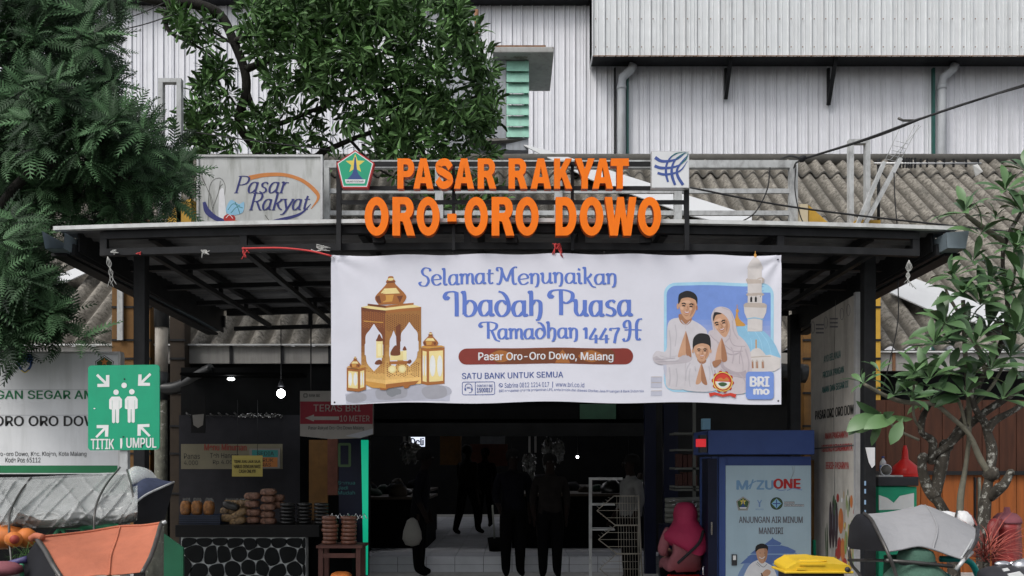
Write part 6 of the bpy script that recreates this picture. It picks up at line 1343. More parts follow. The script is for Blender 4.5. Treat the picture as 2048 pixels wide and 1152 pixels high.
pos = [(505, 992), (505, 1008), (507, 1025), (507, 1040), (537, 984), (537, 998), (537, 1014), (536, 1029), (537, 1042), (555, 996), (556, 1010)]
proto = None; nm = ['topmost', 'second', 'third', 'lowest', 'topmost', 'second', 'third', 'fourth', 'lowest', 'upper', 'lower']; stk = ['left snack stack', 'left snack stack', 'left snack stack', 'left snack stack'] + ['tall middle snack stack'] * 5 + ['short pair behind the tall snack stack'] * 2
for i, (x, y) in enumerate(pos):
    c = P(x, y, 10.75 + (.1 if i > 8 else 0))
    bag('snack_bag', c, (.082 if i % 2 else .092, .08, .042), 'snack', f'{nm[i]} glossy bag of brown snacks in the {stk[i]}', 'snack bag', 'snack bags on the stall counter', 60 + i)
for i, (x, y, a) in enumerate(((462, 1012, .3), (478, 1028, -.5), (476, 1042, -.2), (455, 1036, 0))):
    o = bag('snack_bag', P(x, y, 10.7), (.10, .06, .045), 'snack_tan' if i else 'dark_pack', ('topmost slanting tan snack bag between tray and stacks', 'tilted tan snack bag in the middle beside the stacks', 'lowest tan snack bag lying at the counter front', 'dark snack bag lying right behind the blue tray')[i], 'snack bag', 'loose tan snack bags', 80 + i); o.rotation_euler.y = a
for i in range(8):
    x = 452 + (i % 4) * 13 + (i // 4) * 6; o = bag('snack_bag', P(x, 1022 - (i // 4) * 14, 10.98), (.062, .06, .05), 'snack_tan', ('lower', 'upper')[i // 4] + ' row, ' + ('leftmost', 'second from left', 'third from left', 'rightmost')[i % 4] + ' tan snack bag behind the slanting ones', 'snack bag', 'tan snack bags at the back of the counter', 120 + i, 1); o.rotation_euler.z = R.uniform(-.4, .4)
for i in range(3):
    for k in range(6):
        b = B(); b.lathe((0, 0, 0), [(.04, .0), (.085, .004), (.09, .02), (.085, .035), (.04, .04)], 'dark_pack', 16); o = b.done('snack_pack') if (i, k) == (0, 0) else None
        if o: dp = o; dp.location = P(575, 1047, 10.7); dp.location.z = zt; tag(dp, 'lowest dark flat snack pack in the left of three counter piles', 'snack pack', 'dark snack packs piled on the counter')
        else:
            c = dp.copy(); COL.objects.link(c); c.location = P(575 + i * 34, 1047, 10.7 + .05 * (i % 2)); c.location.z = zt + .042 * k; c['label'] = '%s dark flat snack pack in the %s of three counter piles' % (('lowest', 'second lowest', 'third lowest', 'third highest', 'second highest', 'topmost')[k], ('left', 'middle', 'right')[i])
b = B(); b.box(PX(560, 10.9), PX(712, 10.9), 10.62, 11.0, .1, zt - .008, 'soot'); tag(b.done('stall_cupboard'), 'black cupboard under the dark snack packs right of the stone counter', 'cupboard')
sl_ = thing('wood_stool', 'reddish wooden stool carrying two stacks of round cracker packs', 'stool', P(685, 1150, 10.2))
zs = PZ(1088, 10.2); b = B(); b.box(PX(640, 10.2), PX(730, 10.2), 10.0, 10.42, zs - .03, zs, 'stool_wood'); b.done('seat', sl_)
for sx in (643, 717):
    for sy in (10.03, 10.35): b = B(); b.box(PX(sx, 10.2), PX(sx, 10.2) + .05, sy, sy + .05, .1, zs - .03, 'stool_wood'); b.done('leg', sl_)
b = B(); b.box(PX(648, 10.2), PX(716, 10.2), 10.035, 10.06, zs - .14, zs - .09, 'stool_wood'); b.done('apron', sl_)
tp = None
for j, x in enumerate((660, 698)):
    for k in range(7):
        if tp is None:
            b = B(); b.lathe((0, 0, 0), [(.02, 0), (.082, .002), (.09, .012), (.09, .032), (.082, .042), (.02, .044)], 'tin', 20); tp = b.done('cracker_pack'); o = tp
        else: o = tp.copy(); COL.objects.link(o)
        o.location = (PX(x, 10.2), 10.2, zs + k * .046); o.scale = (R.uniform(.93, 1.06), R.uniform(.93, 1.06), 1); o.location.x += R.uniform(-.008, .008)
        tag(o, '%s round brown cracker pack in the %s stack on the wooden stool' % (('lowest', 'second lowest', 'third lowest', 'middle', 'third highest', 'second highest', 'topmost')[k], ('left', 'right')[j]), 'cracker pack', ('left', 'right')[j] + ' stack of round cracker packs')
b = B()
for i in range(10): b.tube([P(650 + i * 8, 1036 + (i % 3) * 2, 10.15), P(656 + i * 8, 1030 - (i % 2) * 3, 10.2), P(662 + i * 8, 1037, 10.15)], .006, 'chrome', 4)
tag(b.done('plastic_wrap'), 'glinting clear plastic wrap over the round cracker packs', 'plastic wrap')
o = bag('pumpkin', P(682, 1160, 10.0), (.12, .12, .09), 'pumpkin', 'orange pumpkin on the ground under the wooden stool', 'pumpkin', None, 3)
bx = thing('bank_booth', 'dark teal booth with a glowing green light strip on its right edge', 'booth', (PX(706, 10.9), 10.9, .1))
b = B(); b.box(PX(676, 10.9), PX(726, 10.9), 10.95, 11.3, .1, PZ(868, 10.9), 'navy'); b.done('cabinet', bx)
b = B(); b.add([P(722, 880, 10.9), P(737, 880, 10.9), P(736, 1150, 10.9), P(727, 1150, 10.9), P(722, 880, 10.96), P(737, 880, 10.96), P(736, 1150, 10.96), P(727, 1150, 10.96)], [(0, 1, 2, 3), (4, 5, 6, 7), (0, 1, 5, 4), (1, 2, 6, 5), (2, 3, 7, 6), (3, 0, 4, 7)], 'neon'); b.done('light_strip', bx)
p = Pr(10.95, step=.002, start=.003); p.rrect(676, 886, 702, 934, 4, 'ink_leaf', 5)
for i, t in enumerate(('Semua', 'Jadi', 'Mudah')): p.text(t, 676, 962 + i * 10, 710 - (i == 1) * 14, 969 + i * 10, 'ink_teal', 0)
p.done('lettering', bx)

# ------------------------------------------------------------------ inside the doorway
dl = thing('lit_sign', 'small lit white and blue shop sign deep inside the doorway', 'sign', P(835, 884, 17.5)); b = B(); b.pbox(820, 874, 849, 893, 17.5, .08, 'deli'); b.done('panel', dl); p = Pr(17.5, step=.003, start=.004); p.text('Deli', 821.5, 876, 847, 891, 'ink_deep', .05); p.done('lettering', dl)
b = B(); b.pbox(880, 866, 922, 930, 18.5, .1, 'ochre'); b.pbox(960, 870, 1010, 888, 18.5, .1, 'old_grey'); b.pbox(940, 888, 1015, 932, 18.6, .1, 'plum_wood'); tag(b.done('shop_front'), 'dim brown shop front with grey name strip deep in the hall', 'shop front')
def inner_stall(x0, x1, y0, y1, h, lab, seed):  # dark stalls added to darken the floor on both sides of the aisle
    t = thing('added_stall', lab, 'stall', ((x0 + x1) / 2, (y0 + y1) / 2, Y0), 'added dark stalls inside the hall'); rg = random.Random(seed)
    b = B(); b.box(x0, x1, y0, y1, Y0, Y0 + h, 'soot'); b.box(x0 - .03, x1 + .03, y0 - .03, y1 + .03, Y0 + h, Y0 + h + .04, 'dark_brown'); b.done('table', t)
    b = B()
    for i in range(14): c = (rg.uniform(x0 + .12, x1 - .12), rg.uniform(y0 + .12, y1 - .12), Y0 + h + .08); b.ball(c, (rg.uniform(.1, .18), rg.uniform(.1, .18), rg.uniform(.06, .2)), rg.choice(('dark_pack', 'dim_green', 'dark_brown', 'stall_wall')), 10, 7, .12, seed * 20 + i)
    b.each('produce_heap', t)
for k, (a, c, e, f_, h, l_) in enumerate(((-4.2, -1.32, 13.9, 15.6, .75, 'added dark stall darkening the hall floor on the left, nearest the doorway'), (-4.2, -1.5, 16.2, 18.0, .8, 'added dark stall darkening the hall floor on the left, farther back'), (.0, 3.8, 13.9, 15.8, .8, 'added dark stall darkening the hall floor on the right, nearest the doorway'), (.05, 3.8, 16.4, 18.2, .85, 'added dark stall darkening the hall floor on the right, farther back'))): inner_stall(a, c, e, f_, h, l_, k + 3)
def crinkle(px, py, Y, rx, rz, seed, lab, m='white_flag'):
    rg = random.Random(seed); b = B(); c = P(px, py, Y)
    for i in range(5):
        b.ball((c.x + rg.uniform(-.45, .45) * rx, c.y + rg.uniform(-.05, .05), c.z + rg.uniform(-.5, .5) * rz), (rx * rg.uniform(.3, .6), .1, rz * rg.uniform(.3, .6)), 'crinkle', 18, 14, .3, seed * 9 + i)
    b.sm = [False] * len(b.sm)
    tag(b.done('plastic_bundle'), lab, 'bundle', 'plastic bundles hanging in the doorway')
crinkle(822, 918, 13.8, .2, .32, 1, 'crinkled clear plastic bundle hanging below the lit shop sign'); crinkle(1058, 925, 13.8, .13, .28, 2, 'left of two pale plastic bundles hanging right of the doorway middle'); crinkle(1105, 918, 13.8, .2, .34, 3, 'right larger plastic bundle hanging right of the doorway middle')
for i, x in enumerate((806, 817, 1057, 1069)): b = B(); b.pbox(x, 870, x + 4, 905, 15, .05, 'alu'); tag(b.done('hanging_pole'), 'pale short pole inside the hall, ' + ('left of the pair by the lit shop sign', 'right of the pair by the lit shop sign', 'left of the pair over the plastic bundles', 'right of the pair over the plastic bundles')[i], 'pole', 'pale poles deep in the hall')
for i, (x, y) in enumerate(((1023, 929), (1155, 914), (1124, 910), (1257, 930))): b = B(); b.ball(P(x, y, 15.5), .022, 'bulb', 10, 8); b.tube([P(x, y, 15.5) + Vector((0, 0, .02)), P(x, y, 15.5) + Vector((0, 0, .5))], .003, 'cable', 5); tag(b.done('bulb_lamp'), 'tiny lit bulb deep in the hall, ' + ('left of the plastic bundles', 'right of the plastic bundles', 'just above the larger plastic bundle', 'over the wire basket rack')[i], 'lamp', 'tiny bulbs deep in the hall')
bk = thing('bucket', 'dark bucket with leaning sticks on the tiled hall floor', 'bucket', P(995, 1095, 13.4)); b = B(); b.lathe((PX(992, 13.4), 13.4, .317), [(.10, 0), (.13, .2), (.12, .2), (.09, .02)], 'soot', 14); b.done('pail', bk); b = B(); b.tube([(PX(990, 13.4), 13.4, .4), P(985, 1010, 13.4)], .015, 'shelf', 5); b.tube([(PX(994, 13.4), 13.4, .4), P(1008, 1065, 13.3)], .012, 'shelf', 5); b.done('stick', bk)
# wire basket rack
wr = thing('wire_rack', 'tall cream wire basket rack standing right of the doorway', 'rack', P(1240, 1150, 10.6))
def basket(y0, y1, k):
    b = B(); Yb = 10.6
    L0 = [(1228 + k, y0), (1276 + k, y0), (1279 + k, y1), (1230 + k, y1), (1194 + k, (y0 + y1) / 2)]
    for dy in (0, .35): b.tube([P(*q, Yb + dy) for q in L0 + L0[:1]], .007, 'wire', 5)
    for q in L0: b.tube([P(*q, Yb), P(*q, Yb + .35)], .005, 'wire', 4)
    for i in range(1, 9):
        x = 1228 + k + i * 5.4; b.tube([P(x, y0, Yb), P(x + 1, y1, Yb)], .003, 'wire', 4)
    for i in range(1, 4):
        y = y0 + (y1 - y0) * i / 4; xl = 1228 - 34 * (1 - abs(i - 2) / 2) + k; b.tube([P(xl, y, Yb), P(1278 + k, y, Yb)], .004, 'wire', 4)
    for i in range(1, 6):
        t = i / 6; a = P(1228 + k, y0, Yb).lerp(P(1194 + k, (y0 + y1) / 2, Yb), t); b.tube([a, a + Vector((0, .35, 0))], .003, 'wire', 4); a = P(1194 + k, (y0 + y1) / 2, Yb).lerp(P(1230 + k, y1, Yb), t); b.tube([a, a + Vector((0, .35, 0))], .003, 'wire', 4)
    b.done('basket', wr)
basket(992, 1050, 0); basket(1051, 1107, 3); basket(1108, 1168, 5); basket(1169, 1230, 6)
b = B(); 
for dy in (.02, .33): b.tube([P(1277, 990, 10.6 + dy), (PX(1286, 10.6), 10.6 + dy, .1)], .01, 'wire', 6)
b.done('frame', wr)
gs = thing('display_shelf', 'dim grey shelf frame behind the wire basket rack', 'shelf', P(1210, 1150, 11.3)); b = B(); b.pbox(1178, 955, 1184, 1170, 11.3, .03, 'rail_grey'); b.pbox(1184.2, 955, 1245, 960, 11.3, .03, 'rail_grey'); b.pbox(1184.2, 1008, 1230, 1011, 11.3, .3, 'rail_grey'); b.pbox(1184.2, 1058, 1230, 1061, 11.3, .3, 'rail_grey'); b.done('frame', gs)
sh = thing('shelf_rack', 'dim shelf rack with stacked packets behind the pink headscarf', 'shelf', P(1370, 1100, 11.2)); b = B()
b.pbox(1386, 806, 1392, 1100, 11.2, .03, 'shelf')
for y in (865, 898, 935, 972, 978): b.pbox(1350, y, 1398, y + 4, 11.2, .4, 'shelf')
b.done('frame', sh); b = B(); rg = random.Random(3)
for y0 in (909, 947):
    for i in range(4): b.pbox(1356 + i * 10, y0 + rg.uniform(-3, 4), 1364.5 + i * 10, y0 + 25.5, 11.3, .2, 'stool_wood')
b.done('packet_row', sh)
mt = thing('rolled_mats', 'stack of pale rolled mats wrapped in clear plastic above the seated person', 'mats', P(1365, 1020, 10.9)); b = B()
for i in range(5): b.tube([P(1330, 1001 + i * 10, 10.9 + .02 * (i % 2)), P(1400, 999 + i * 10, 10.9)], .032, 'shelf', 8)
b.done('roll', mt); b = B(); 
for i in range(8): b.tube([P(1335 + i * 8, 1004 + (i * 7) % 30, 10.84), P(1350 + i * 6, 1000 + (i * 5) % 30, 10.84)], .004, 'chrome', 4)
b.done('wrap', mt)
b = B(); b.box(PX(1325, 10.9), PX(1405, 10.9), 10.86, 11.2, .1, PZ(1050, 10.9), 'navy'); tag(b.done('low_table'), 'dark low table under the rolled mats', 'table')

# ------------------------------------------------------------------ water kiosk
ki = thing('water_kiosk', 'blue drinking water kiosk with pale blue poster door', 'kiosk', (PX(1520, 9.5), 9.8, .1)); YW = 9.5
b = B(); b.box(PX(1424, YW), PX(1623, YW), YW + .02, YW + .62, .1, PZ(913, YW), 'blue'); b.pbox(1416, 917, 1434, 1240, YW - .06, .3, 'navy'); b.done('cabinet', ki)
b = B(); b.box(PX(1412, YW), PX(1623, YW), YW - .1, YW + .66, PZ(909, YW), PZ(861, YW), 'blue'); b.done('header', ki, bevel=.008)
b = B(); b.pbox(1438, 915, 1451, 1240, YW - .01, .02, 'blue'); b.done('door_frame', ki)
b = B(); b.pbox(1451.5, 931, 1622, 1240, YW - .012, .02, 'poster'); dr = b.done('poster_door', ki)
b = B(); b.pbox(1464, 1109, 1474, 1131, YW - .03, .02, 'bin_body'); b.pbox(1466, 1111, 1472, 1120, YW - .033, .003, 'sign_white'); b.done('coin_slot', ki)
b = B(); b.pbox(1400, 870, 1414, 905, YW - .1, .1, 'bin_body'); b.pbox(1392, 878, 1412, 894, YW - .115, .012, 'led_red'); b.done('red_display', ki)
b = B(); b.pbox(1406, 837, 1421, 859, YW + .1, .1, 'ink_dome'); b.done('pipe_stub', ki)
b = B(); b.tube([P(1409, 1132, YW - .1), P(1406, 1134, YW - .12), P(1406, 1148, YW - .12), P(1409, 1150, YW - .1)], .006, 'chrome', 6); b.pbox(1422, 1044, 1425, 1070, YW - .09, .02, 'chrome'); b.each('door_handle', ki)
p = Pr(YW - .012, step=.002, start=.003)
p.text('M', 1474, 961, 1495, 979, 'ink_mizu', .04); p.line([(1499, 978), (1503, 968), (1506, 959)], 3, 'ink_mizu'); p.line([(1496, 974), (1503, 967), (1512, 962)], 2, 'ink_mizu'); p.text('ZU', 1514, 961, 1546, 979, 'ink_mizu', .04); p.text('ONE', 1548, 958, 1600, 977, 'ink_red', .05); p.line([(1552, 978), (1562, 981), (1572, 979)], 1.4, 'ink_house2'); p.line([(1574, 981), (1586, 977), (1604, 980)], 1.6, 'ink_house2')
crest(p, 1486, 1008, .36, 'ink_yellow', 'ink_leaf', 'ink_brown', False)
p.line([(1515, 1000), (1519, 1006), (1523, 1000)], 2, 'ink_house2'); p.line([(1519, 1004), (1519, 1014)], 3, 'ink_house2'); p.text('MALANG', 1511, 1017, 1527, 1020, 'ink_house2', 0)
p.ell(1553, 1007, 12.5, 12.5, 'ink_black'); p.ell(1553, 1007, 11, 11, 'ink_leaf'); p.poly([(1553, 997), (1563, 1007), (1553, 1017), (1543, 1007)], 'ink_dome'); p.rect(1552, 999, 1554, 1015, 'ink_deep'); p.rect(1545, 1006, 1561, 1008, 'ink_deep')
p.rect(1568, 1003, 1589, 1007.5, 'ink_grey'); p.rect(1568, 1008.5, 1608, 1013, 'ink_grey'); p.text('PDAM KOTA', 1569, 1004, 1588, 1007, 'ink_white', 0); p.text('Kota Malang', 1569, 1009.2, 1607, 1012.6, 'ink_white', 0)
p.text('ANJUNGAN AIR MINUM', 1478, 1033, 1605, 1046, 'ink_shadow', .025); p.text('MANDIRI', 1518, 1055, 1566, 1068, 'ink_shadow', .03)
p.blob([(1484, 1165), (1488, 1128), (1510, 1104), (1545, 1094), (1590, 1104), (1612, 1140), (1614, 1165)], 'ink_house2')
p.poly([(1543, 1078), (1545, 1074), (1547, 1078), (1563, 1086), (1560, 1090), (1576, 1094), (1592, 1102), (1586, 1108), (1500, 1108), (1512, 1098), (1526, 1092), (1530, 1088)], 'ink_house'); p.line([(1526, 1091), (1562, 1091)], 1, 'ink_pale'); p.line([(1502, 1108), (1590, 1108)], 1.5, 'ink_pale'); p.rect(1495, 1112, 1600, 1160, 'ink_house2')
for i in range(6): p.rect(1500 + i * 17, 1114, 1510 + i * 17, 1130, 'ink_house'); p.rect(1512 + i * 17, 1110, 1515 + i * 17, 1160, 'ink_pale')
p.poly([(1480, 1128), (1500, 1110), (1600, 1110), (1612, 1124), (1600, 1126), (1494, 1126)], 'ink_house')
p.blob([(1490, 1165), (1496, 1134), (1516, 1120), (1534, 1126), (1548, 1138), (1550, 1165)], 'ink_white'); p.blob([(1512, 1104), (1514, 1092), (1524, 1088), (1534, 1093), (1535, 1106), (1532, 1120), (1524, 1127), (1516, 1120)], 'ink_face'); p.blob([(1528, 1092), (1535, 1096), (1534, 1112), (1527, 1126), (1529, 1108)], 'face_s'); p.blob([(1511, 1104), (1512, 1092), (1524, 1087), (1535, 1092), (1535, 1102), (1532, 1097), (1518, 1098)], 'ink_hair')
p.line([(1518, 1114), (1524, 1117), (1530, 1113)], 1.4, 'ink_white'); p.ell(1520, 1106, 1, .7, 'ink_hair', n=8); p.ell(1529, 1106, 1, .7, 'ink_hair', n=8); p.line([(1514, 1124), (1526, 1134), (1534, 1128)], 1.2, 'ink_grey'); p.line([(1512, 1127), (1520, 1134)], .8, 'ink_grey'); p.blob([(1522, 1150), (1532, 1139), (1541, 1142), (1538, 1150), (1526, 1156)], 'ink_face'); p.line([(1522, 1146), (1528, 1158)], 2, 'ink_hair')
p.line([(1584, 932), (1586, 945), (1582, 958), (1584, 966)], .7, 'ink_grey'); p.line([(1588, 932), (1588, 944), (1584, 954)], .6, 'ink_grey')
p.done('door_print', dr)
b = B(); b.pbox(1615, 920, 1628, 1170, 9.9, .05, 'ochre'); b.pbox(1627, 1080, 1634, 1130, 9.85, .04, 'sign_green'); tag(b.done('side_board'), 'narrow ochre board with green foot between kiosk and tall painted panel', 'board')
# yellow lidded bin
bi = thing('wheeled_bin', 'dark bin with bright yellow lid in front of the kiosk', 'bin', P(1630, 1300, 7.3)); Yb = 7.3
b = B(); b.box(PX(1580, Yb), PX(1692, Yb), Yb + .02, Yb + .34, .02, PZ(1146, Yb), 'bin_body'); b.done('body', bi, bevel=.02)
b = B(); v = []; 
prof = [(1572, 1146), (1573, 1138), (1580, 1133), (1588, 1129), (1594, 1125), (1640, 1124), (1656, 1127), (1698, 1130), (1702, 1136), (1699, 1146)]
b.prism([P(x, y, Yb) for x, y in prof], (0, .34, .03), 'yellow_lid'); b.box(PX(1568, Yb), PX(1706, Yb), Yb - .02, Yb + .36, PZ(1147, Yb), PZ(1142, Yb), 'yellow_lid'); b.box(PX(1604, Yb), PX(1660, Yb), Yb + .06, Yb + .26, PZ(1125, Yb), PZ(1121, Yb), 'yellow_lid'); b.done('lid', bi, bevel=.014)
b = B(); b.pbox(1594, 1136, 1612, 1140, Yb - .012, .02, 'yellow_lid'); b.tube([P(1695, 1139, Yb - .02), P(1695, 1139, Yb + .1)], .022, 'bin_body', 10); b.pbox(1600, 1128, 1650, 1131, Yb - .01, .02, 'yellow_lid'); b.each('lid_handle', bi)
b = B()
for x in (1585, 1680): b.tube([(PX(x, Yb) - .03, Yb + .3, .1), (PX(x, Yb) + .03, Yb + .3, .1)], .1, 'bin_body', 14)
b.done('wheel', bi)

# ------------------------------------------------------------------ right pedicab
rp = thing('pedicab', 'pedicab with a grey cloth hood, parked at the right under the frangipani', 'pedicab', P(1830, 1250, 6.4))
def surf(b, rows, m, up=4):
    """smooth sheet through a coarse net of points, with a little thickness"""
    g = [spl(r, up) for r in rows]; g = list(zip(*[spl(c, up) for c in zip(*g)])); b.grid([list(r) for r in g], m); b.grid([[(p[0], p[1] + .006, p[2] - .004) for p in r] for r in g], m)
b = B(); q = lambda *a: [tuple(P(x, y, Y)) for x, y, Y in a]
surf(b, [q((1731, 1028, 6.5), (1775, 1024, 6.7), (1828, 1014, 6.9), (1850, 1010, 6.95), (1900, 1030, 6.9), (1950, 1055, 6.8)),
         q((1742, 1037, 6.35), (1782, 1034, 6.5), (1830, 1026, 6.6), (1862, 1024, 6.62), (1908, 1040, 6.6), (1951, 1062, 6.55)),
         q((1756, 1065, 6.15), (1795, 1062, 6.25), (1840, 1056, 6.3), (1875, 1058, 6.3), (1912, 1070, 6.3), (1948, 1082, 6.3)),
         q((1774, 1103, 6.02), (1800, 1099, 6.06), (1836, 1092, 6.1), (1866, 1098, 6.1), (1900, 1110, 6.08), (1928, 1119, 6.05))], 'grey_cloth'); b.done('hood', rp, fix=False)
b = B(); b.tube(q((1774, 1103, 6.01), (1800, 1099, 6.05), (1836, 1092, 6.09), (1866, 1098, 6.09), (1900, 1110, 6.07), (1928, 1119, 6.04)), .008, 'grey_cloth', 6, curve=4); b.tube(q((1850, 1010, 6.94), (1862, 1024, 6.61), (1875, 1058, 6.29), (1866, 1098, 6.09)), .006, 'grey_cloth', 6, curve=5); b.tube(q((1946, 1058, 6.78), (1946, 1068, 6.5), (1942, 1084, 6.28), (1922, 1117, 6.04)), .007, 'rail_grey', 6, curve=5); b.each('hem', rp)
b = B(); surf(b, [q((1731, 1027, 6.5), (1742, 1037, 6.35), (1756, 1065, 6.16), (1772, 1102, 6.03)), q((1712, 1030, 6.62), (1718, 1042, 6.5), (1725, 1070, 6.4), (1735, 1100, 6.35)), q((1699, 1050, 6.75), (1698, 1065, 6.72), (1696, 1085, 6.7), (1697, 1096, 6.7))], 'black_cloth'); b.done('hood_lining', rp, fix=False)
b = B(); surf(b, [q((1950, 1056, 6.8), (1951, 1066, 6.55), (1944, 1090, 6.3), (1930, 1118, 6.06)), q((1958, 1046, 6.85), (1960, 1062, 6.65), (1955, 1085, 6.45), (1943, 1104, 6.3))], 'bin_body'); b.done('hood_edge', rp, fix=False)
b = B(); b.tube(q((1728, 1026, 6.5), (1742, 1038, 6.34), (1757, 1066, 6.14), (1775, 1104, 6.0), (1792, 1150, 6.0), (1800, 1200, 6.0)), .012, 'rod', 7, curve=4); b.tube(q((1697, 1094, 6.68), (1703, 1128, 6.68), (1722, 1155, 6.66), (1730, 1210, 6.6)), .012, 'rod', 7, curve=4); b.tube(q((1950, 1056, 6.78), (1949, 1080, 6.4), (1929, 1118, 6.03)), .012, 'rod', 7, curve=5)
b.each('hood_rod', rp); b = B(); b.tube(q((1697, 1120, 6.66), (1775, 1121, 6.3), (1772, 1122, 6.05)), .011, 'rod', 7); b.tube(q((1772, 1121, 6.02), (1830, 1125, 6.04), (1905, 1133, 6.06)), .013, 'rod', 7); b.tube(q((1929, 1118, 6.04), (1912, 1140, 6.04)), .014, 'alu', 7); b.tube(q((1929, 1118, 6.04), (1944, 1105, 6.3)), .014, 'alu', 7); b.each('side_rail', rp)
b = B(); b.tube(q((1880, 1118, 6.3), (1935, 1121, 6.3), (1955, 1150, 6.35), (1962, 1180, 6.4)), .022, 'teal_paint', 8, curve=4); b.tube(q((1876, 1140, 6.5), (1960, 1200, 6.5)), .02, 'teal_paint', 8)
zf = .55
for x in (1740, 1930): b.tube([(PX(x, 6.4), 5.9, zf), (PX(x, 6.4), 7.4, zf)], .025, 'teal_paint', 8)
for y in (5.9, 6.6, 7.4): b.tube([(PX(1740, 6.4), y, zf), (PX(1930, 6.4), y, zf)], .025, 'teal_paint', 8)
b.each('chassis_tube', rp)
b = B(); surf(b, [q((1768, 1110, 6.3), (1820, 1108, 6.32), (1870, 1112, 6.3)), q((1766, 1190, 6.35), (1820, 1190, 6.36), (1880, 1190, 6.35)), q((1766, 1290, 6.2), (1820, 1290, 6.2), (1880, 1290, 6.2))], 'green_hat'); b.done('backrest', rp, fix=False)
def wheel(c, r, rp, axis='x'):
    b = B(); n = 28; c = Vector(c); f = lambda a: c + (Vector((0, math.cos(a), math.sin(a))) if axis == 'x' else Vector((math.cos(a), 0, math.sin(a)))) * r
    b.tube([f(i * 2 * math.pi / n) for i in range(n + 1)], .022, 'bin_body', 8); o = b.done('wheel', rp)
    b = B()
    for i in range(14): b.tube([c, c + (f(i * 2 * math.pi / 14) - c) * .97], .003, 'chrome', 4)
    b.tube([c - Vector((.05, 0, 0)), c + Vector((.05, 0, 0))] if axis == 'x' else [c - Vector((0, .05, 0)), c + Vector((0, .05, 0))], .03, 'chrome', 8); b.done('spoke', o)
wheel((PX(1730, 6.4), 6.7, .33), .31, rp); wheel((PX(1950, 6.4), 6.7, .33), .31, rp); wheel((PX(1840, 6.4), 5.75, .33), .31, rp)
ht = thing('bucket_hat', 'green crumpled bucket hat under the grey pedicab hood', 'hat', P(1830, 1140, 6.15))
b = B(); prof = [(.215, -.115), (.2, -.10), (.145, -.045), (.128, -.03), (.125, .02), (.112, .055), (.07, .078), (.002, .082)]
b.lathe(P(1832, 1119, 6.17), prof, 'green_hat', 28, sy=.85); v = b.v; b.v = [(x, y, z + .012 * math.sin(x * 40) * math.cos(y * 30)) for x, y, z in v]; b.done('crown', ht); b = B(); b.lathe(P(1832, 1119, 6.17), [(.131, -.035), (.134, -.012), (.131, -.008)], 'bin_body', 28, sy=.85); b.done('band', ht)
ws = thing('white_sack', 'white cloth bundle tied with a dark strap behind the grey pedicab hood', 'sack', P(1910, 1050, 7.05))
b = B(); b.ball(P(1888, 1044, 7.1), (.14, .1, .085), 'white_sack', 30, 14, .05, 2); b.ball(P(1924, 1046, 7.08), (.085, .09, .095), 'white_sack', 30, 14, .05, 3); b.tube(q((1890, 1044, 7.1), (1922, 1046, 7.08)), .08, 'white_sack', 16); b.done('bundle', ws); b = B(); b.tube(q((1914, 1022, 7.06), (1911, 1034, 6.98), (1908, 1048, 6.97), (1906, 1064, 7.02)), .008, 'rod', 6, curve=4); b.done('strap', ws)
# drink cart with funnel behind the pedicab
dc = thing('drink_cart', 'green and white drink cart with black top behind the right pedicab', 'cart', P(1795, 1150, 9.6)); YD = 9.4
b = B(); b.pbox(1756, 954, 1838, 972, YD, .5, 'bin_body'); b.done('top', dc, bevel=.01); b = B(); b.pbox(1757, 973, 1834, 1200, YD + .03, .45, 'sign_green'); b.done('body', dc, bevel=.01)
b = B(); b.prism([P(x, y, YD + .02) for x, y in ((1758, 1020), (1758, 990), (1775, 996), (1788, 1006), (1800, 992), (1828, 986), (1828, 1018))], (0, .01, 0), 'sign_white'); b.done('label_plate', dc)
b = B(); b.pbox(1758, 950.5, 1806, 953.5, YD + .05, .2, 'trim_white'); tag(b.done('tray'), 'thin white tray lying on the black cart top', 'tray')
fn = thing('funnel', 'big upturned red plastic funnel on the black cart top', 'funnel', P(1810, 953, YD + .25)); b = B(); b.lathe(P(1810, 953.5, YD + .25), [(.145, 0), (.15, .02), (.148, .07), (.12, .115), (.04, .185), (.036, .19), (.03, .27), (.016, .335), (.012, .335)], 'red_plastic', 24); b.done('cone', fn); b = B(); b.lathe(P(1810, 953.5, YD + .25), [(.152, 0), (.157, .008), (.152, .016)], 'red_plastic', 24); b.done('rim', fn)
bt = thing('water_bottle', 'clear water bottle with blue cap beside the yellow pilaster', 'bottle', P(1765, 920, YD + .3)); b = B(); b.lathe(P(1766, 953, YD + .32), [(.03, 0), (.034, .02), (.034, .14), (.03, .16), (.012, .19), (.012, .2)], 'ink_white', 14); b.done('body', bt); b = B(); b.lathe(P(1766, 953, YD + .32), [(.0355, .06), (.0355, .12)], 'ink_sky', 14); b.done('wrapper', bt); b = B(); b.lathe(P(1766, 953, YD + .32) + Vector((0, 0, .198)), [(.015, 0), (.015, .02)], 'ink_deep', 10); b.done('cap', bt)
gl = thing('glass_jar', 'round clear glass jar lying next to the red funnel', 'jar', P(1772, 945, YD + .1)); b = B(); b.tube([P(1772, 940, YD + .1), P(1772, 940, YD + .2)], .055, 'pale_sign', 18); b.done('body', gl); b = B(); b.tube([P(1772 + 11 * math.cos(a), 940 + 11 * math.sin(a), YD + .095) for a in [i * .3142 for i in range(21)]], .006, 'chrome', 5); b.done('rim', gl)
b = B(); b.prism([P(x, y, 8.385) for x, y in ((1731, 895), (1750, 895), (1750, 930), (1744, 936), (1738, 925))], (0, .006, 0), 'ink_white'); tag(b.done('sticker'), 'torn white sticker on the right canopy post', 'sticker'); 
b = B()
for y in (962, 978, 1000, 1020): b.pbox(1729, y, 1732, y + 9, 8.385, .006, 'ink_pale')
tag(b.done('price_strip'), 'column of small blue marks low on the right canopy post', 'sticker')
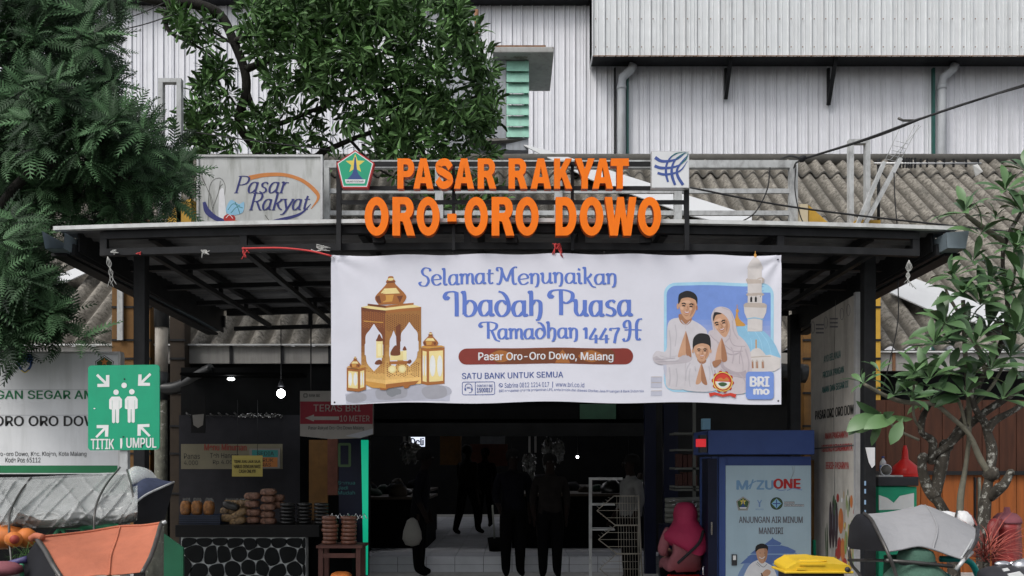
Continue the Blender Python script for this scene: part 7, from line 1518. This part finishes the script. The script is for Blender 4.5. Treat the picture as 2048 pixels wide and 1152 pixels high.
# red tank
tk = thing('red_tank', 'stained red metal tank with pale cap before the orange shutters', 'tank', P(2012, 1130, 7.9)); b = B(); b.lathe((PX(2014, 7.9), 7.9, .1), [(.11, 0), (.12, .05), (.118, .8), (.11, .94), (.112, .99)], 'red_tank', 20); b.done('body', tk)
b = B(); b.lathe((PX(2014, 7.9), 7.9, 1.09), [(.118, 0), (.12, .015), (.11, .05), (.075, .085), (.03, .095), (.022, .14), (.015, .14)], 'mauve', 20); b.done('cap', tk); b = B(); b.tube([P(1998, 1048, 7.8), P(1986, 1050, 7.75), P(1984, 1075, 7.74)], .05, 'red_tank', 10, curve=4); b.done('spout', tk)
# motorbike corner
mo = thing('motorbike', 'front corner of a parked motorbike with chrome parts at the right edge', 'motorbike', P(2030, 1250, 5.9)); YM = 5.9
b = B(); b.ball(P(2020, 1158, YM), (.16, .3, .085), 'bin_body', 20, 12); b.ball(P(2040, 1195, YM + .1), (.2, .4, .12), 'bin_body', 20, 12); b.done('tank', mo)
b = B(); b.ball(P(2042, 1132, YM + .05), (.06, .05, .045), 'chrome', 16, 10); b.tube(q((2020, 1128, 6.0), (2060, 1118, 6.05), (2100, 1112, 6.0)), .014, 'chrome', 8, curve=4); b.ball(P(2005, 1128, 6.0), (.055, .03, .022), 'chrome', 14, 8); b.done('headlight', mo)
b = B(); b.prism(q((2005, 1138, 5.66), (2016, 1136, 5.66), (2020, 1141, 5.66), (2008, 1143, 5.66)), (0, .01, 0), 'sign_white'); b.prism(q((2016, 1148, 5.6), (2040, 1143, 5.6), (2050, 1152, 5.6), (2020, 1158, 5.6)), (0, .01, 0), 'sign_white'); b.done('sticker', mo)
wheel((PX(2060, YM), YM, .32), .29, mo); wheel((PX(2060, YM), YM + 1.25, .32), .29, mo)

# ------------------------------------------------------------------ left: covered pedicab and orange hood pedicab
cp_ = thing('covered_pedicab', 'pedicab wrapped in wrinkled clear plastic sheet with dark blue hood end', 'pedicab', P(150, 1250, 6.5))
rg = random.Random(33)
b = B(); rows = []; nx, ny = 150, 50
for j in range(ny):
    t = j / (ny - 1); row = []
    for i in range(nx):
        u = i / (nx - 1); px = -60 + u * 335
        top = np.interp(px, [-60, 60, 140, 230, 275], [956, 954, 950, 944, 943]); bot = np.interp(px, [-60, 20, 120, 200, 275], [1066, 1058, 1054, 1050, 1040])
        y = top + (bot - top) * t; Y = 6.95 - .75 * math.sin(t * math.pi / 2) ** .8 + (.12 * (t - .85) / .15 if t > .85 else 0)
        s = px * .8 + y * .9; s2 = px * .35 - y * .6
        rd = lambda v, p=3: (1 - abs(math.sin(v))) ** p
        w_ = .035 * rd(s * .045 + 1.2 * math.sin(y * .02 + px * .008)) + .03 * rd(s * .09 + px * .03 + 1.5 * math.sin(px * .02), 4) * (.4 + .6 * math.sin(px * .03 + 1) ** 2) + .022 * rd(s2 * .08 + math.sin(px * .04), 4) + .022 * rd(y * .14 + math.sin(px * .05) * 1.2, 3) * max(0, t - .5) * 2 + .012 * math.sin(s * .05)
        row.append(tuple(P(px, y, Y - w_ * 2.0)))
    rows.append(row)
b.grid(rows, 'plastic'); b.done('plastic_sheet', cp_, fix=False)
b = B(); b.grid([[(p_[0], p_[1] + .06, p_[2] - .02) for p_ in r[::6]] for r in rows[::4]], 'grey_tarp'); b.done('inner_cover', cp_, fix=False)
b = B(); surf(b, [q((262, 942, 6.8), (285, 940, 6.85), (318, 958, 6.85), (348, 964, 6.9)), q((264, 975, 6.55), (285, 970, 6.6), (312, 972, 6.7), (330, 970, 6.8)), q((268, 1008, 6.35), (275, 1002, 6.4), (295, 988, 6.55), (315, 975, 6.7))], 'denim'); b.done('hood', cp_, fix=False)
b = B(); surf(b, [q((268, 1010, 6.4), (295, 990, 6.6), (348, 966, 6.92)), q((268, 1045, 6.5), (300, 1040, 6.7), (330, 1035, 6.95)), q((266, 1052, 6.6), (300, 1052, 6.8), (328, 1050, 7.0))], 'black_cloth'); b.tube(q((268, 1008, 6.35), (295, 988, 6.54), (348, 964, 6.88)), .008, 'rail_grey', 6, curve=4); b.done('hood_lining', cp_, fix=False)
b = B(); surf(b, [q((255, 940, 6.75), (272, 932, 6.8), (300, 940, 6.85), (316, 958, 6.85)), q((258, 970, 6.5), (262, 968, 6.52), (266, 968, 6.55), (268, 966, 6.58))], 'plastic'); b.done('plastic_flap', cp_, fix=False)
b = B(); b.tube(q((240, 935, 6.8), (215, 965, 6.52), (196, 1000, 6.28), (189, 1030, 6.14), (188, 1066, 6.1)), .008, 'rod', 6, curve=5); b.tube(q((62, 955, 6.85), (40, 985, 6.5), (22, 1020, 6.25), (18, 1045, 6.15), (20, 1090, 6.0), (26, 1160, 5.9)), .008, 'rod', 6, curve=5); b.tube(q((254, 940, 6.75), (262, 970, 6.5), (268, 1010, 6.3), (255, 1030, 6.25), (238, 1050, 6.25)), .008, 'rod', 6, curve=5); b.done('rope', cp_)
b = B(); b.tube(q((120, 1054, 6.35), (240, 1052, 6.35)), .022, 'green_paint', 8); 
for a, c in ((120, 102), (122, 138), (166, 158), (205, 220)): b.tube(q((a, 1056, 6.35), (c, 1078, 6.35), (c, 1200, 6.35)), .014, 'green_paint', 6)
for y in (6.2, 7.0): b.tube([(PX(-80, 6.5), y, .6), (PX(300, 6.5), y, .6)], .022, 'green_paint', 8)
b.done('chassis', cp_)
wheel((PX(60, 6.6), 6.6, .34), .32, cp_); wheel((PX(290, 6.6), 6.9, .34), .32, cp_)
op_ = thing('orange_pedicab', 'pedicab with a stretched orange cloth hood at the lower left', 'pedicab', P(200, 1250, 5.8))
b = B(); surf(b, [q((76, 1074, 5.75), (120, 1070, 5.85), (180, 1063, 6.0), (240, 1053, 6.1), (285, 1051, 6.1), (322, 1046, 6.0)), q((92, 1102, 5.6), (130, 1098, 5.65), (185, 1092, 5.75), (232, 1082, 5.85), (275, 1078, 5.85), (313, 1074, 5.8)),
         q((106, 1128, 5.48), (140, 1126, 5.5), (190, 1120, 5.56), (222, 1112, 5.62), (262, 1106, 5.64), (300, 1112, 5.6)), q((122, 1154, 5.4), (150, 1156, 5.4), (195, 1150, 5.42), (218, 1150, 5.44), (250, 1148, 5.46), (285, 1144, 5.45))], 'orange_cloth'); b.done('hood', op_, fix=False)
b = B(); b.tube(q((76, 1074, 5.74), (120, 1070, 5.84), (180, 1063, 5.99), (240, 1053, 6.09), (285, 1051, 6.09), (322, 1046, 5.99)), .009, 'orange_cloth', 6, curve=5); b.tube(q((240, 1053, 6.09), (232, 1082, 5.84), (222, 1112, 5.61), (218, 1150, 5.43)), .006, 'orange_cloth', 6, curve=5); b.each('hem', op_)
b = B(); b.tube(q((72, 1074, 5.74), (92, 1104, 5.58), (106, 1130, 5.46), (124, 1158, 5.38)), .016, 'rod', 7, curve=4); b.tube(q((330, 1043, 6.0), (322, 1048, 5.98), (314, 1076, 5.78), (301, 1114, 5.58), (284, 1146, 5.44)), .014, 'rod', 7, curve=4); b.tube(q((322, 1048, 5.98), (332, 1043, 6.0)), .012, 'trim_white', 6); b.each('hood_rod', op_)
b = B(); b.tube(q((62, 1078, 5.73), (72, 1072, 5.72), (86, 1075, 5.7)), .022, 'orange_cloth', 8, curve=4); b.done('cloth_corner', op_)
b = B(); surf(b, [q((74, 1080, 5.78), (60, 1100, 5.8), (44, 1130, 5.8)), q((90, 1106, 5.7), (72, 1130, 5.75), (50, 1150, 5.8)), q((120, 1170, 5.5), (90, 1175, 5.6), (50, 1180, 5.7))], 'black_cloth'); b.done('hood_lining', op_, fix=False)
b = B(); b.tube(q((44, 1128, 5.75), (42, 1140, 5.75), (46, 1160, 5.75)), .014, 'green_paint', 7); b.tube(q((-30, 1142, 5.9), (20, 1128, 5.85), (54, 1118, 5.8)), .022, 'purple', 8)
for y in (5.5, 6.2): b.tube([(PX(50, 5.8), y, .5), (PX(320, 5.8), y, .5)], .024, 'green_paint', 8)
b.done('chassis', op_); b = B(); b.box(PX(90, 5.8), PX(300, 5.8), 5.55, 6.1, .52, .6, 'black_cloth'); b.done('seat', op_)
wheel((PX(70, 5.8), 5.9, .32), .3, op_); wheel((PX(305, 5.8), 5.9, .32), .3, op_)
pk = thing('orange_jars', 'orange clay water jar lying under the plastic covered pedicab', 'jar', P(20, 1075, 6.05)); b = B(); b.ball(P(8, 1074, 6.25), (.16, .12, .085), 'pumpkin', 20, 12, .02, 4); b.tube(q((24, 1078, 6.12), (29, 1079, 5.98)), .05, 'pumpkin', 16); b.done('body', pk); b = B(); b.tube(q((29, 1079, 5.98), (29.2, 1079, 5.97)), .03, 'ink_tomato', 14); b.done('mouth', pk)
b = B(); b.ball(P(52, 1076, 6.2), (.07, .07, .07), 'pumpkin', 16, 10, .03, 5); tag(b.done('clay_pot'), 'small orange clay pot right of the lying orange jar', 'pot')
b = B(); b.box(PX(-80, 6), PX(60, 6), 6.0, 6.5, .0, .55, 'soot'); tag(b.done('low_stand'), 'low dark stand under the lying orange jar', 'stand')
b = B(); b.ball(P(-5, 1138, 5.7), (.16, .1, .05), 'mauve', 16, 8, .08, 6); tag(b.done('cloth_bundle'), 'mauve cloth bundle at the lower left corner beside the orange pedicab', 'cloth')
b = B(); b.prism(q((316, 1062, 8.0), (330, 1070, 8.0), (366, 1096, 8.0), (366, 1330, 8.0), (316, 1330, 8.0)), (0, .03, 0), 'green_board'); tag(b.done('green_plank'), 'dark green board with slanted top left of the stone counter', 'board')
b = B(); b.tube([P(310, 1045, 7.4), P(308, 1340, 7.4)], .07, 'mossy', 12); tag(b.done('concrete_post'), 'short mossy post behind the orange pedicab hood', 'post')
